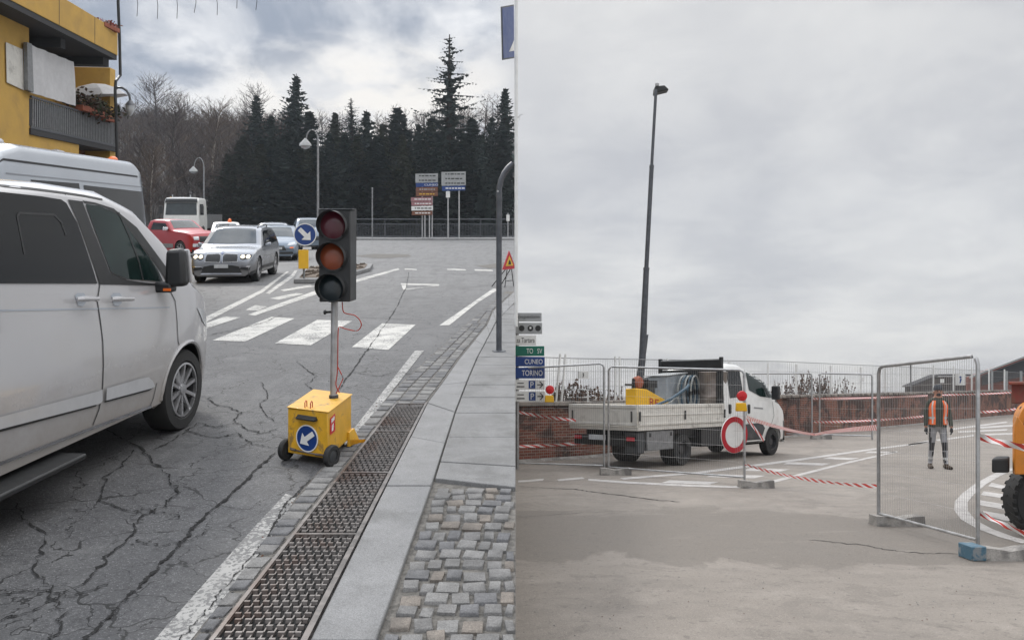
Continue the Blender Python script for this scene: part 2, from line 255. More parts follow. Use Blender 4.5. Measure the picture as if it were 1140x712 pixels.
class MB:
    def __init__(s): s.v, s.f, s.m, s.uv = [], [], [], {}
    def add(s, vs, fs, m=0):
        b = len(s.v); s.v += [tuple(v) for v in vs]
        for f in fs: s.f.append(tuple(b + i for i in f)); s.m.append(m)
        return s
    def box(s, x0, x1, y0, y1, z0, z1, m=0):
        vs = [(x, y, z) for z in (z0, z1) for y in (y0, y1) for x in (x0, x1)]
        return s.add(vs, [(0, 2, 3, 1), (4, 5, 7, 6), (0, 1, 5, 4), (2, 6, 7, 3), (0, 4, 6, 2), (1, 3, 7, 5)], m)
    def hexa(s, b, t, m=0):  # bottom 4, top 4 (ccw)
        return s.add(list(b) + list(t), [(3, 2, 1, 0), (4, 5, 6, 7), (0, 1, 5, 4), (1, 2, 6, 5), (2, 3, 7, 6), (3, 0, 4, 7)], m)
    def slab(s, poly, d, m=0):   # planar polygon given thickness vector d
        n = len(poly); vs = list(poly) + [tuple(Vector(p) + Vector(d)) for p in poly]
        return s.add(vs, [tuple(range(n)), tuple(range(2 * n - 1, n - 1, -1))] + [(i, i + n, (i + 1) % n + n, (i + 1) % n) for i in range(n)], m)
    def tube(s, pts, r, n=8, m=0, cap=True):
        pts = [Vector(p) for p in pts]; k = len(pts); rs = r if isinstance(r, (list, tuple)) else [r] * k; vs = []; up = None
        for i, p in enumerate(pts):
            d = (pts[min(i + 1, k - 1)] - pts[max(i - 1, 0)]).normalized()
            if up is None: up = Vector((0, 0, 1)) if abs(d.z) < .9 else Vector((1, 0, 0))
            a = d.cross(up)
            if a.length < 1e-4: a = d.cross(Vector((1, .3, 0)))
            a.normalize(); b = d.cross(a).normalized(); up = -b if False else up
            for j in range(n):
                t = 2 * math.pi * j / n; vs.append(p + (a * math.cos(t) + b * math.sin(t)) * rs[i])
        fs = [(i * n + j, i * n + (j + 1) % n, (i + 1) * n + (j + 1) % n, (i + 1) * n + j) for i in range(k - 1) for j in range(n)]
        if cap: fs += [tuple(range(n - 1, -1, -1)), tuple((k - 1) * n + j for j in range(n))]
        return s.add(vs, fs, m)
    def lathe(s, c, ax, prof, n=24, m=0, closed=False):   # prof: (radius, along)
        ax = Vector(ax).normalized(); a = ax.cross(Vector((0, 0, 1)))
        if a.length < .1: a = Vector((1, 0, 0))
        a.normalize(); b = ax.cross(a); c = Vector(c)
        vs = [c + ax * h + (a * math.cos(2 * math.pi * j / n) + b * math.sin(2 * math.pi * j / n)) * max(r, 1e-4) for r, h in prof for j in range(n)]
        k = len(prof); fs = [(i * n + j, i * n + (j + 1) % n, (i + 1) * n + (j + 1) % n, (i + 1) * n + j) for i in range(k - 1) for j in range(n)]
        if closed: fs += [((k - 1) * n + j, (k - 1) * n + (j + 1) % n, (j + 1) % n, j) for j in range(n)]
        else: fs += [tuple(range(n - 1, -1, -1)), tuple((k - 1) * n + j for j in range(n))]
        return s.add(vs, fs, m)
    def disc(s, c, nrm, r, th, n=32, m=0):
        return s.lathe(c, nrm, [(r, 0), (r, th)], n, m)
    def grid(s, fn, nu, nv, m=0, uv=None):
        b = len(s.v)
        for i in range(nu + 1):
            for j in range(nv + 1): s.v.append(tuple(fn(i / nu, j / nv)))
        for i in range(nu):
            for j in range(nv):
                a = b + i * (nv + 1) + j; s.f.append((a, a + nv + 1, a + nv + 2, a + 1)); s.m.append(m)
                if uv: s.uv[len(s.f) - 1] = [uv(i / nu, j / nv), uv((i + 1) / nu, j / nv), uv((i + 1) / nu, (j + 1) / nv), uv(i / nu, (j + 1) / nv)]
        return s
    def text(s, txt, c, xd, yd, w, h, m=0, off=None):     # flat lettering fitted into w x h, centred on c
        cu = bpy.data.curves.new('t', 'FONT'); cu.body = txt; ob = bpy.data.objects.new('t', cu); COL.objects.link(ob)
        dg = bpy.context.evaluated_depsgraph_get(); me = ob.evaluated_get(dg).to_mesh()
        P = np.array([v.co[:] for v in me.vertices]).reshape(-1, 3); fs = [tuple(p.vertices) for p in me.polygons]
        ob.evaluated_get(dg).to_mesh_clear(); bpy.data.objects.remove(ob); bpy.data.curves.remove(cu)
        if not len(P): return s
        mn, mxx = P.min(0), P.max(0); P = (P - (mn + mxx) / 2); kx = w / (mxx[0] - mn[0]); ky = h / (mxx[1] - mn[1])
        xd, yd, c = Vector(xd).normalized(), Vector(yd).normalized(), Vector(c)
        return s.add([c + xd * (p[0] * kx) + yd * (p[1] * ky) for p in P], fs, m)
    def build(s, name, mats, fr, parent=None, bev=0, ang=35, seg=2, raw=False, **kw):
        if not isinstance(mats, (list, tuple)): mats = [mats]
        me = bpy.data.meshes.new(name); b = fr.b
        vs = [Vector(v) * fr.k for v in s.v] if raw else [fr.w(v) - b for v in s.v]
        me.from_pydata(vs, [], s.f); me.validate(clean_customdata=False)
        for x in mats: me.materials.append(MT[x])
        if len(me.polygons) == len(s.m): me.polygons.foreach_set('material_index', s.m)
        if s.uv and len(me.polygons) == len(s.f):
            ul = me.uv_layers.new(name='UVMap')
            for fi, uvs in s.uv.items():
                for li, q in zip(me.polygons[fi].loop_indices, uvs): ul.data[li].uv = q
        me.polygons.foreach_set('use_smooth', [True] * len(me.polygons)); me.set_sharp_from_angle(angle=R(ang)); me.update()
        o = bpy.data.objects.new(name, me); COL.objects.link(o)
        if parent is not None: o.parent = parent
        else: o.location = b
        if bev:
            md = o.modifiers.new('edge', 'BEVEL'); md.width = bev; md.segments = seg; md.limit_method = 'ANGLE'; md.angle_limit = R(40)
        return props(o, **kw)
def copy_tree(o, parent=None, loc=None):
    c = o.copy(); COL.objects.link(c); c.parent = parent
    if loc is not None: c.location = loc
    for ch in list(o.children): copy_tree(ch, c)
    return c
def strip(pts, w):   # polyline -> ribbon polygon pieces in xy, z kept
    out = []; n = len(pts); ws = w if isinstance(w, (list, tuple)) else [w] * n; L_, R_ = [], []
    for i in range(n):
        a, b = Vector(pts[max(i - 1, 0)]), Vector(pts[min(i + 1, n - 1)]); d = (b - a).normalized(); q = Vector((-d.y, d.x, 0)) * ws[i] / 2
        L_.append(Vector(pts[i]) + q); R_.append(Vector(pts[i]) - q)
    return [(R_[i], R_[i + 1], L_[i + 1], L_[i]) for i in range(n - 1)]
def jag(pts, n, amp):   # subdivide and jitter a polyline (xy)
    out = []
    for a, b in zip(pts, pts[1:]):
        for k in range(n):
            t = k / n; out.append((a[0] + (b[0] - a[0]) * t + random.uniform(-amp, amp), a[1] + (b[1] - a[1]) * t + random.uniform(-amp, amp), a[2] + (b[2] - a[2]) * t))
    out.append(tuple(pts[-1])); return out
GL, GR = Fr(0, 0, 0, 0, True), Fr(0, 0, 0, 0, False)
SEAM = 574.0
def seamx(y): return (SEAM - 570) / F * y

# ================================================================ SETTING, uphill street
def clip_poly(poly, inside, cut):
    out = []
    for i in range(len(poly)):
        a, b = poly[i - 1], poly[i]
        if inside(b):
            if not inside(a): out.append(cut(a, b))
            out.append(b)
        elif inside(a): out.append(cut(a, b))
    return out
def lerp3(a, b, t): return tuple(a[i] + (b[i] - a[i]) * t for i in range(3))
def clip_y(poly, c, side):
    return clip_poly(poly, lambda p: (p[1] >= c) if side > 0 else (p[1] <= c), lambda a, b: lerp3(a, b, (c - a[1]) / (b[1] - a[1])))
def clip_x(poly, c, side):
    return clip_poly(poly, lambda p: (p[0] >= c) if side > 0 else (p[0] <= c), lambda a, b: lerp3(a, b, (c - a[0]) / (b[0] - a[0])))

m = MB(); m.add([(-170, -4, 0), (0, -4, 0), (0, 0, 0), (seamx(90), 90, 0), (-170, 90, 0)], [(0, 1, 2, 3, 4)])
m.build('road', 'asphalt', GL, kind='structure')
m = MB(); m.slab([(0, 1.0, -.002), (seamx(90), 90, -.002), (seamx(90), 90, -30), (0, 1., -1.5)], (-.25, 0, 0))
m.build('retaining_wall', 'conc', GL, label='concrete retaining wall holding up the edge of the sloping street', cat='wall')

kl = [(340, 725), (345, 712), (430, 540), (476, 448), (491, 428), (511.5, 399), (542, 362), (549, 346), (573, 324)]
kr = [(412, 725), (418, 712), (480, 540), (506, 458), (519, 425), (530, 399), (545, 371), (552, 357), (573, 336)]
KZ = .05
m = MB()
for i in range(len(kl) - 1):
    a, b = gL(*kl[i], KZ), gL(*kl[i + 1], KZ); c, d = gL(*kr[i + 1], KZ), gL(*kr[i], KZ)
    n = max(1, int((Vector(b) - Vector(a)).length / 1.15))
    for k in range(n):
        g = .006 / max(.1, (Vector(b) - Vector(a)).length); t0, t1 = k / n + g, (k + 1) / n - g
        q = [lerp3(a, b, t0), lerp3(d, c, t0), lerp3(d, c, t1), lerp3(a, b, t1)]; hz = random.uniform(-.002, .003)
        m.hexa([(p[0], p[1], -.02) for p in q], [(p[0], p[1], KZ + hz) for p in q])
m.build('kerb', 'kerb', GL, bev=.008, kind='structure')
# pavement bed and slabs
def inter(pts, y):
    for (x0, y0), (x1, y1) in zip(pts, pts[1:]):
        if min(y0, y1) <= y <= max(y0, y1): return x0 + (x1 - x0) * (y - y0) / (y1 - y0)
    return pts[-1][0]
def kr_world(D):   # right edge of kerb at depth D
    py = HL + F * (EYL - KZ) / D; return (inter(kr, max(325, min(py, 724))) - 570) / F * D
m = MB()
ys = [3.0 + i * .4 for i in range(40)]
for a, b in zip(ys, ys[1:]): m.add([(kr_world(a), a, KZ - .03), (seamx(a), a, KZ - .03), (seamx(b), b, KZ - .03), (kr_world(b), b, KZ - .03)], [(0, 1, 2, 3)])
m.build('pavement_bed', 'joint', GL, kind='structure')
m = MB(); lines = [542, 518.5, 486, 459, 442, 428, 417, 406, 397, 389, 381, 374, 367, 361, 355, 349, 344, 339]
for i in range(len(lines) - 1):
    y0, y1 = lines[i], lines[i + 1]; sk = .011 * (1 if i < 2 else .3)
    L0, L1 = kr_world(F * (EYL - KZ) / (y0 - HL - 9)), kr_world(F * (EYL - KZ) / (y1 - HL - (6 if i else 5)))
    D0, D1 = F * (EYL - KZ) / (y0 - HL), F * (EYL - KZ) / (y1 - HL); g = .007
    s0 = (D0 - F * (EYL - KZ) / (y0 - HL - (10 if i == 0 else 5 if i == 1 else 0)))
    s1 = (D1 - F * (EYL - KZ) / (y1 - HL - (5 if i == 0 else 0)))
    x0l, x1l = kr_world(D0 - s0) + .012, kr_world(D1 - s1) + .012
    q = [(x0l, D0 - s0 + g, 0), (seamx(D0), D0 + g, 0), (seamx(D1), D1 - g, 0), (x1l, D1 - s1 - g, 0)]
    h = random.uniform(-.002, .002)
    m.hexa([(p[0], p[1], 0) for p in q], [(p[0], p[1], KZ + h) for p in q])
m.build('pavement_slabs', 'slab', GL, bev=.006, kind='structure')
def stone(mb, c, ux, uy, w, l, h, z=0.):
    q = []
    for sx, sy in ((-1, -1), (1, -1), (1, 1), (-1, 1)):
        q.append(Vector((c[0], c[1], 0)) + ux * (sx * w / 2 * random.uniform(.88, 1.02)) + uy * (sy * l / 2 * random.uniform(.88, 1.02)))
    cc = sum(q, Vector()) / 4; t = [cc + (p - cc) * .84 for p in q]; mm = [cc + (p - cc) * .97 for p in q]
    b = len(mb.v); mi = random.choices((0, 1, 2, 3), (5, 2, 3, 2))[0]; hh = h * random.uniform(.75, 1.1)
    vs = [(p.x, p.y, z - .02) for p in q] + [(p.x, p.y, z + hh * .7) for p in mm] + [(p.x, p.y, z + hh + random.uniform(-.002, .002)) for p in t]
    fs = [(i, (i + 1) % 4, 4 + (i + 1) % 4, 4 + i) for i in range(4)] + [(4 + i, 4 + (i + 1) % 4, 8 + (i + 1) % 4, 8 + i) for i in range(4)] + [(8, 9, 10, 11)]
    mb.add(vs, fs, mi)
# stone setts patch beside the kerb, near the camera
m = MB(); D = 3.25
while D < 5.28:
    l = random.uniform(.105, .14); x = kr_world(D) + .015 + random.uniform(0, .03)
    while x < seamx(D) - .03:
        w = random.uniform(.07, .13); w = min(w, seamx(D) - x)
        lim = F * (EYL - KZ) / (532 + (542 - 532) * ((x / D * F + 570) - 484) / 86 - HL)
        if w > .04 and D + l / 2 < lim + .05: an = random.uniform(-.14, .14); stone(m, (x + w / 2, D + random.uniform(-.02, .02)), Vector((1, an, 0)), Vector((-an, 1, 0)), w - random.uniform(.008, .016), l * random.uniform(.86, .95) - .01, .013, KZ - .024)
        x += w
    D += l
m.build('sett_paving', ['stone_a', 'stone_b', 'stone_c', 'stone_d'], GL, ang=50, kind='structure')
# gutter of setts between the edge line and the kerb
gl_ = [(205, 725), (214, 712), (292, 600), (345, 535), (400, 476), (440, 432), (478, 398), (520, 360), (566, 322)]
gr_ = [(222, 725), (232, 712), (437, 452), (476, 447), (491, 428), (511, 399), (541, 362), (549, 346), (572, 324)]
def ex(pts, D): py = HL + F * EYL / D; return (inter(pts, max(pts[-1][1], min(py, 724))) - 570) / F * D
m = MB(); ys = [3.35 + i * .3 for i in range(54)]
for a, b in zip(ys, ys[1:]):
    m.add([(ex(gl_, a), a, .003), (ex(kl, a), a, .003), (ex(kl, b), b, .003), (ex(gl_, b), b, .003)], [(0, 1, 2, 3)])
m.build('gutter_bed', 'joint', GL, kind='structure')
m = MB(); D = 3.4
while D < 18.5:
    l = random.uniform(.11, .15) * (1 if D < 8 else 1.25)
    x, xe = ex(gl_, D) + .01, (ex(gr_, D) if D < 7.55 else ex(kl, D) - .01)
    nn = max(1, round((xe - x) / (.13 if D > 7 else .14))) if D > 7.5 else max(1, round((xe - x) / .12)); w = (xe - x) / nn
    for k in range(nn):
        if w > .03: stone(m, (x + (k + .5) * w, D + random.uniform(-.012, .012)), Vector((1, random.uniform(-.05, .05), 0)).normalized(), Vector((.06, 1, 0)).normalized(), w * .9, l * .86, .016, .002)
    D += l
m.build('gutter_setts', ['stone_a', 'stone_b', 'stone_d', 'stone_d'], GL, ang=50, kind='structure')
# drain grate
dl, dr = [(228, 725), (237, 712), (442, 449)], [(337, 725), (343, 712), (476, 449)]
g0 = Fr(-.65, 5.4, 0); rt = root('drain_grate', g0, 'long rusty iron drainage grate laid along the foot of the kerb', 'drain grate')
def gp(u, v, z): D = 3.38 + u * (7.7 - 3.38); a, b = ex(dl, D), ex(dr, D); return g0.loc(a + (b - a) * v, D, z)
m = MB(); m.grid(lambda u, v: gp(u, .03 + v * .94, .006), 20, 1); m.build('drain_pit', 'black', g0, rt)
m = MB(); nr = 78
for i in range(nr):
    u0 = (i + .18) / nr; u1 = (i + .56) / nr
    for j in range(8):
        v0 = .05 + .9 * j / 8; v1 = .05 + .9 * (j + .60 + .1 * ((i * 7 + j * 3) % 5) / 5) / 8; o_ = .5 * .9 / 8 * (i % 2) if v1 + .06 < .95 else 0; v0 += o_; v1 = min(.96, v1 + o_)
        m.hexa([gp(u0, v0, .008), gp(u0, v1, .008), gp(u1, v1, .008), gp(u1, v0, .008)], [gp(u0 + .001, v0, .024), gp(u0 + .001, v1, .024), gp(u1 - .001, v1, .024), gp(u1 - .001, v0, .024)])
for j in range(9):
    v0 = .045 + .9 * j / 8; m.grid(lambda u, v, v0=v0: gp(u, v0 + v * .016, .017), 40, 1)
m.build('grating', 'iron', g0, rt)
m = MB()
for v0, v1 in ((0, .05), (.95, 1.02)):
    for k in range(12): m.hexa([gp(k / 12, v0, 0), gp(k / 12, v1, 0), gp((k + 1) / 12, v1, 0), gp((k + 1) / 12, v0, 0)], [gp(k / 12, v0, .027), gp(k / 12, v1, .027), gp((k + 1) / 12, v1, .027), gp((k + 1) / 12, v0, .027)])
for u in (.26, .51, .76, .985): m.hexa([gp(u, .05, .01), gp(u, .95, .01), gp(u + .004, .95, .01), gp(u + .004, .05, .01)], [gp(u, .05, .028), gp(u, .95, .028), gp(u + .004, .95, .028), gp(u + .004, .05, .028)])
m.build('frame', 'iron', g0, rt)
# road paint
def polys(mb, fn, lst, z, mi=0):
    for p in lst:
        q = [fn(x, y, z) for x, y in p]; mb.add(q, [tuple(range(len(q) - 1, -1, -1))], mi)
m = MB()
polys(m, gL, [[(236.5, 378.6), (273, 380), (328, 354.3), (302, 352.5)], [(306, 381.9), (346, 384), (392, 357.2), (353.4, 355.7)], [(391.8, 386), (432.3, 389.3), (462.6, 361.3), (425.5, 359.7)],
  [(190, 382), (228, 366), (268, 353), (250, 352), (190, 374)], [(276, 350), (284, 351), (357, 326), (445, 299.8), (443, 298.4), (352, 323)],
  [(273, 345), (284, 339.5), (298, 341), (287, 345.6)], [(300, 332), (330, 326), (338, 327), (310, 333.5)], [(312, 322.5), (345, 317), (352, 318.5), (316, 324)],
  [(200, 368), (226, 354), (290, 323), (319, 302), (322, 302), (293, 325), (228, 359)], [(296, 326), (324, 306), (328, 301), (331, 301), (327, 308), (300, 327)],
  [(451, 298.8), (464, 299.4), (464, 300.4), (450, 300)], [(498, 298.8), (518, 299.6), (519, 301), (498, 300.4)], [(528, 299.6), (548, 300.2), (549, 301.6), (529, 301.2)],
  [(446, 315.2), (489, 316.2), (489, 317.4), (452, 317.2), (453, 321), (449, 322.5)], [(489, 362), (500, 362), (530, 338), (555, 322), (549, 321)]], .005)
m.build('road_marking', 'paint', GL, kind='structure')
m = MB(); polys(m, gL, [[(160, 725), (202, 725), (292, 612), (330, 553), (318, 549), (284, 585)], [(368, 506), (380, 508), (404, 476), (472, 390), (462, 390), (396, 474)], [(453, 321), (489, 317), (488, 318.4), (451, 322.8)]], .005)
m.build('edge_line', 'paint_worn', GL, kind='structure')
# tar joints and cracks
m = MB()
def crk(pts, w, n=9, amp=.02, z=.008, mi=0):
    q = jag(jag([gL(x, y, z) for x, y in pts], n, amp), 3, min(.006, amp * .4)); ws = [w * .5 * random.choice((.15, .5, .8, 1., 1.3, 1.7)) * random.uniform(.7, 1.2) for _ in q]
    for a in strip(q, ws): m.add(a, [(0, 1, 2, 3)], mi)
crk([(85, 722), (150, 655), (195, 610), (225, 577), (307, 503)], .035, 14, .012)
crk([(374, 437), (395, 408), (414, 382), (441, 343), (453, 318), (455, 303)], .03, 10, .012)
crk([(217, 722), (243, 682), (292, 610), (318, 560), (345, 533)], .022, 14, .008, .009)
crk([(190, 722), (222, 688), (262, 640), (300, 592), (322, 560)], .012, 12, .01, .009)
crk([(120, 478), (160, 500), (180, 520), (200, 545), (186, 560), (160, 575), (138, 598), (100, 640), (60, 668), (0, 690)], .022, 7, .03)
crk([(150, 500), (120, 530), (112, 556), (140, 568), (165, 566), (200, 575)], .02, 6, .03)
crk([(226, 440), (250, 452), (270, 458), (262, 470), (290, 482), (310, 476)], .02, 6, .03)
crk([(205, 478), (240, 487), (262, 482), (280, 493), (320, 500)], .02, 6, .02)
crk([(262, 470), (240, 475), (222, 470), (200, 484), (170, 500)], .018, 6, .02)
crk([(290, 425), (300, 440), (288, 452), (305, 468)], .018, 6, .02); crk([(330, 402), (352, 418), (340, 428), (356, 436)], .016, 6, .02)
crk([(396, 414), (420, 418), (440, 414), (462, 416)], .02, 6, .02); crk([(20, 560), (50, 600), (40, 640), (70, 680), (60, 712)], .018, 8, .03)
crk([(150, 600), (180, 606), (215, 600), (236, 586)], .014, 8, .02); crk([(0, 660), (40, 655), (75, 662), (120, 650)], .016, 8, .02)
crk([(324, 349), (380, 352), (420, 354), (470, 356)], .03, 8, .02); crk([(236, 372), (262, 366), (290, 360), (315, 350)], .03, 8, .02)
m.build('road_cracks', 'crack', GL, kind='structure')
def grit(name, fn, pts, n, sz, lb, seed, fr_):
    r = random.Random(seed); m = MB()
    for _ in range(n):
        i = r.randrange(len(pts) - 1); t = r.random(); px = pts[i][0] + (pts[i + 1][0] - pts[i][0]) * t + r.gauss(0, pts[i][2]); py = pts[i][1] + (pts[i + 1][1] - pts[i][1]) * t + r.gauss(0, pts[i][2] * .4); c = fn(px, py, .006); s_ = sz * r.uniform(.4, 1.5); a = r.random() * 6.28
        q = [Vector((c[0] + s_ * math.cos(a + k * 2.1) * r.uniform(.6, 1.2), c[1] + s_ * math.sin(a + k * 2.1) * r.uniform(.6, 1.2), .005)) for k in range(3)]; m.add(q + [Vector((c[0], c[1], .005 + s_ * .8))], [(0, 1, 3), (1, 2, 3), (2, 0, 3)], r.randrange(3))
    m.build(name, ['stone_b', 'stone_d', 'dead'], fr_, kind='stuff', label=lb, cat='grit')
grit('gutter_grit', gL, [(230, 700, 7), (330, 560, 6), (400, 470, 5), (470, 400, 4), (520, 362, 3)], 420, .006, 'fine grit and leaf scraps lying along the gutter and edge line', 3, GL)
grit('yard_grit', gR, [(590, 690, 30), (760, 660, 40), (930, 640, 40), (1120, 690, 30), (900, 560, 60), (620, 560, 40)], 170, .006, 'scattered fine stones on the pale asphalt of the yard', 4, GR)
# far kerb strip and the strip of dark paving on the roundabout
m = MB(); a, b = gL(370, 267.2), gL(573.5, 267.2); m.box(-40, seamx(62), 59.5, 62.5, -.05, .12, 0); m.build('far_kerb', 'kerb', GL, bev=.02, kind='structure')
m = MB(); polys(m, gL, [[(392, 285), (415, 282.5), (455, 283), (458, 285.5), (425, 287.5)], [(530, 296), (562, 292), (573, 296), (573, 298), (545, 298.5)]], .006); m.build('dark_paving', 'joint', GL, kind='structure')

# ================================================================ LEFT: wooded hill
def hill_h(x, y):
    t = max(0, y - 76) / 130.; base = 21.0 * (1 - math.exp(-1.5 * t)) * 1.22 if y > 76 else 0
    return base + 1.3 * math.sin(x * .05 + 1) * min(1, t * 2) + .8 * math.sin(x * .13 + y * .07) * min(1, t * 2)
m = MB(); m.grid(lambda u, v: ((lambda y: (-170 + v * (170 + seamx(y)), y, hill_h(-170 + v * 170, y) + .02))(70 + u * 190)), 50, 60)
m.build('hill', 'hill', GL, kind='structure')

def bare_tree(mb, x, y, z, h, seed, tw=60, ml=0, mt=1, th=.05, clip=True):
    r = random.Random(seed); tr = []; p = Vector((x, y, z)); d = Vector((r.uniform(-.06, .06), r.uniform(-.06, .06), 1))
    pts = [p.copy()]
    for i in range(6): p = p + d * (h * .8 / 6); d = (d + Vector((r.uniform(-.1, .1), r.uniform(-.1, .1), 0))).normalized(); pts.append(p.copy())
    mb.tube(pts, [th * h * .35 * (1 - i / 7) + .01 for i in range(7)], 5, ml, False)
    for i in range(tw):
        t = r.uniform(.22, 1) ** .8; k = t * 5.99; a = pts[int(k)].lerp(pts[min(6, int(k) + 1)], k % 1); an = r.uniform(0, 6.283); L_ = h * (.34 * (1.15 - t) + .08) * r.uniform(.6, 1.2)
        dd = Vector((math.cos(an), math.sin(an), r.uniform(.5, 1.3))).normalized(); e = a + dd * L_; w = .012 * h * .12 + .018
        q = dd.cross(Vector((0, 1, 0))).normalized() * w; mb.add([a - q, a + q, e], [(0, 1, 2)], mt)
        for s_ in range(5):
            f = r.uniform(.25, 1); b = a.lerp(e, f); d2 = (dd + Vector((r.uniform(-1, 1), r.uniform(-1, 1), r.uniform(-.2, .8))) * .9).normalized(); e2 = b + d2 * L_ * r.uniform(.3, .55)
            q = d2.cross(Vector((0, 1, 0))).normalized() * w * .6; mb.add([b - q, b + q, e2], [(0, 1, 2)], mt)
            for s3 in range(2):
                b3 = b.lerp(e2, r.uniform(.3, .9)); d3 = (d2 + Vector((r.uniform(-1, 1), r.uniform(-1, 1), r.uniform(-.3, .7)))).normalized(); e3 = b3 + d3 * L_ * .22
                mb.add([b3 - q * .7, b3 + q * .7, e3], [(0, 1, 2)], mt)
m = MB(); r = random.Random(3)
for i in range(1250):
    y = (84 + 150 * r.random() ** .8) if i < 950 else r.uniform(77, 100); px = r.uniform(118, 330 if r.random() < .7 else 572); x = (px - 570) / F * y
    bare_tree(m, x, y, hill_h(x, y) - .3, r.uniform(6, 10) if i < 950 else r.uniform(3, 6.5), i, 13, 0, r.choice((1, 1, 2)), .03)
m.build('woodland', ['bark', 'twig', 'twig_b'], GL, ang=80, kind='stuff', label='bare winter woodland covering the hillside behind the street', cat='woodland')
# individual bare trees
bt = [(150, 88, 9.5, 'slim bare tree just right of the yellow building'), (168, 80, 10, 'pale barked bare birch above the silver van'), (188, 92, 13, 'tall bare tree whose crown breaks the skyline left of centre'), (212, 84, 8.5, 'low bushy bare tree above the red pickup'),
      (236, 96, 13.5, 'broad bare tree standing on the hill crest behind the thin lamp'), (262, 86, 9, 'bare tree at the left edge of the conifers'), (175, 120, 16, 'far bare tree on the ridge beside the wall lantern'), (205, 130, 13, 'small far bare tree on the ridge between two taller ones'), (280, 125, 15, 'rounded bare tree on the ridge just left of the spruces')]
bt = [t for t in bt]
for i, (px, D, h, lb) in enumerate(bt):
    x = (px - 570) / F * D; fr = Fr(x, D, 0, hill_h(x, D)); rt = root('bare_tree', fr, lb, 'bare tree', 'bare trees on the hillside')
    m = MB(); bare_tree(m, 0, 0, -.3, h * .92, 900 + i, 90, 0, 0, .045 if i != 1 else .03)
    tk = MB(); cr = MB(); nf = 0
    for f, mi in zip(m.f, m.m):
        pass
    ntr = 5 * 6; tk.v = m.v[:35]; tk.f = m.f[:ntr]; tk.m = [0] * ntr
    cr.v = m.v[35:]; cr.f = [tuple(k - 35 for k in f) for f in m.f[ntr:]]; cr.m = [0] * len(cr.f)
    tk.build('trunk', 'birch' if i in (1, 4) else 'bark', fr, rt); cr.build('crown', 'twig_b' if i % 3 == 1 else 'twig', fr, rt, ang=80)

# conifers: four shapes, then copies
def conifer(fr, h, w, seed, sparse, mat, rt):
    r = random.Random(seed); m = MB(); m.tube([(0, 0, -.5), (0, 0, h * .5), (0, 0, h)], [h * .014 + .04, h * .009 + .02, .015], 7); m.build('trunk', 'bark', fr, rt, raw=True)
    m = MB(); z = h * .06; lv = 0
    while z < h * .99:
        t = z / h; rr = w * (1 - t) ** (.95 if not sparse else .8) * (1 if t > .12 else .8); nb = max(4, int((15 if not sparse else 9) * (1 - t * .5))); a0 = r.uniform(0, 6.28)
        for b in range(nb):
            an = a0 + 6.283 * b / nb + r.uniform(-.25, .25); L_ = (rr * r.uniform(.45, 1.25) + .05 + .06 * (1 - t)); dr_ = -.25 if t < .6 else .25
            if sparse: dr_ = r.uniform(-.25, .3)
            base = Vector((0, 0, z + r.uniform(-.1, .1))); dd = Vector((math.cos(an), math.sin(an), dr_)).normalized(); n = max(2, int(L_ / (.20 if not sparse else .10)))
            if sparse: e = base + dd * L_ * .9; q = Vector((0, 0, .025)); e.z += .12 * L_; m.add([base - q, base + q, e], [(0, 1, 2)])
            for k in range(n):
                f = (k + r.random()) / n; p = base + dd * (L_ * f); p.z += .12 * L_ * f * f
                s_ = r.uniform(.15, .34) * (1.25 - .5 * f) * ((.62 * (1.25 - .7 * f)) if sparse else 1.15) * (1.1 - .62 * t); sd_ = Vector((-dd.y, dd.x, 0)) * r.uniform(.5, 1.) * s_; dn = Vector((dd.x * .3, dd.y * .3, -r.uniform(.5, 1.25))) * s_
                m.add([p - sd_, p + sd_, p + dn + sd_ * r.uniform(-.4, .4), p + dd * s_], [(0, 1, 3), (0, 2, 1)])
        z += (h * .024 if not sparse else h * .036) * r.uniform(.8, 1.2) * (1.1 - .4 * t); lv += 1
    return m.build('crown', mat, fr, rt, raw=True, ang=80)
protos = []
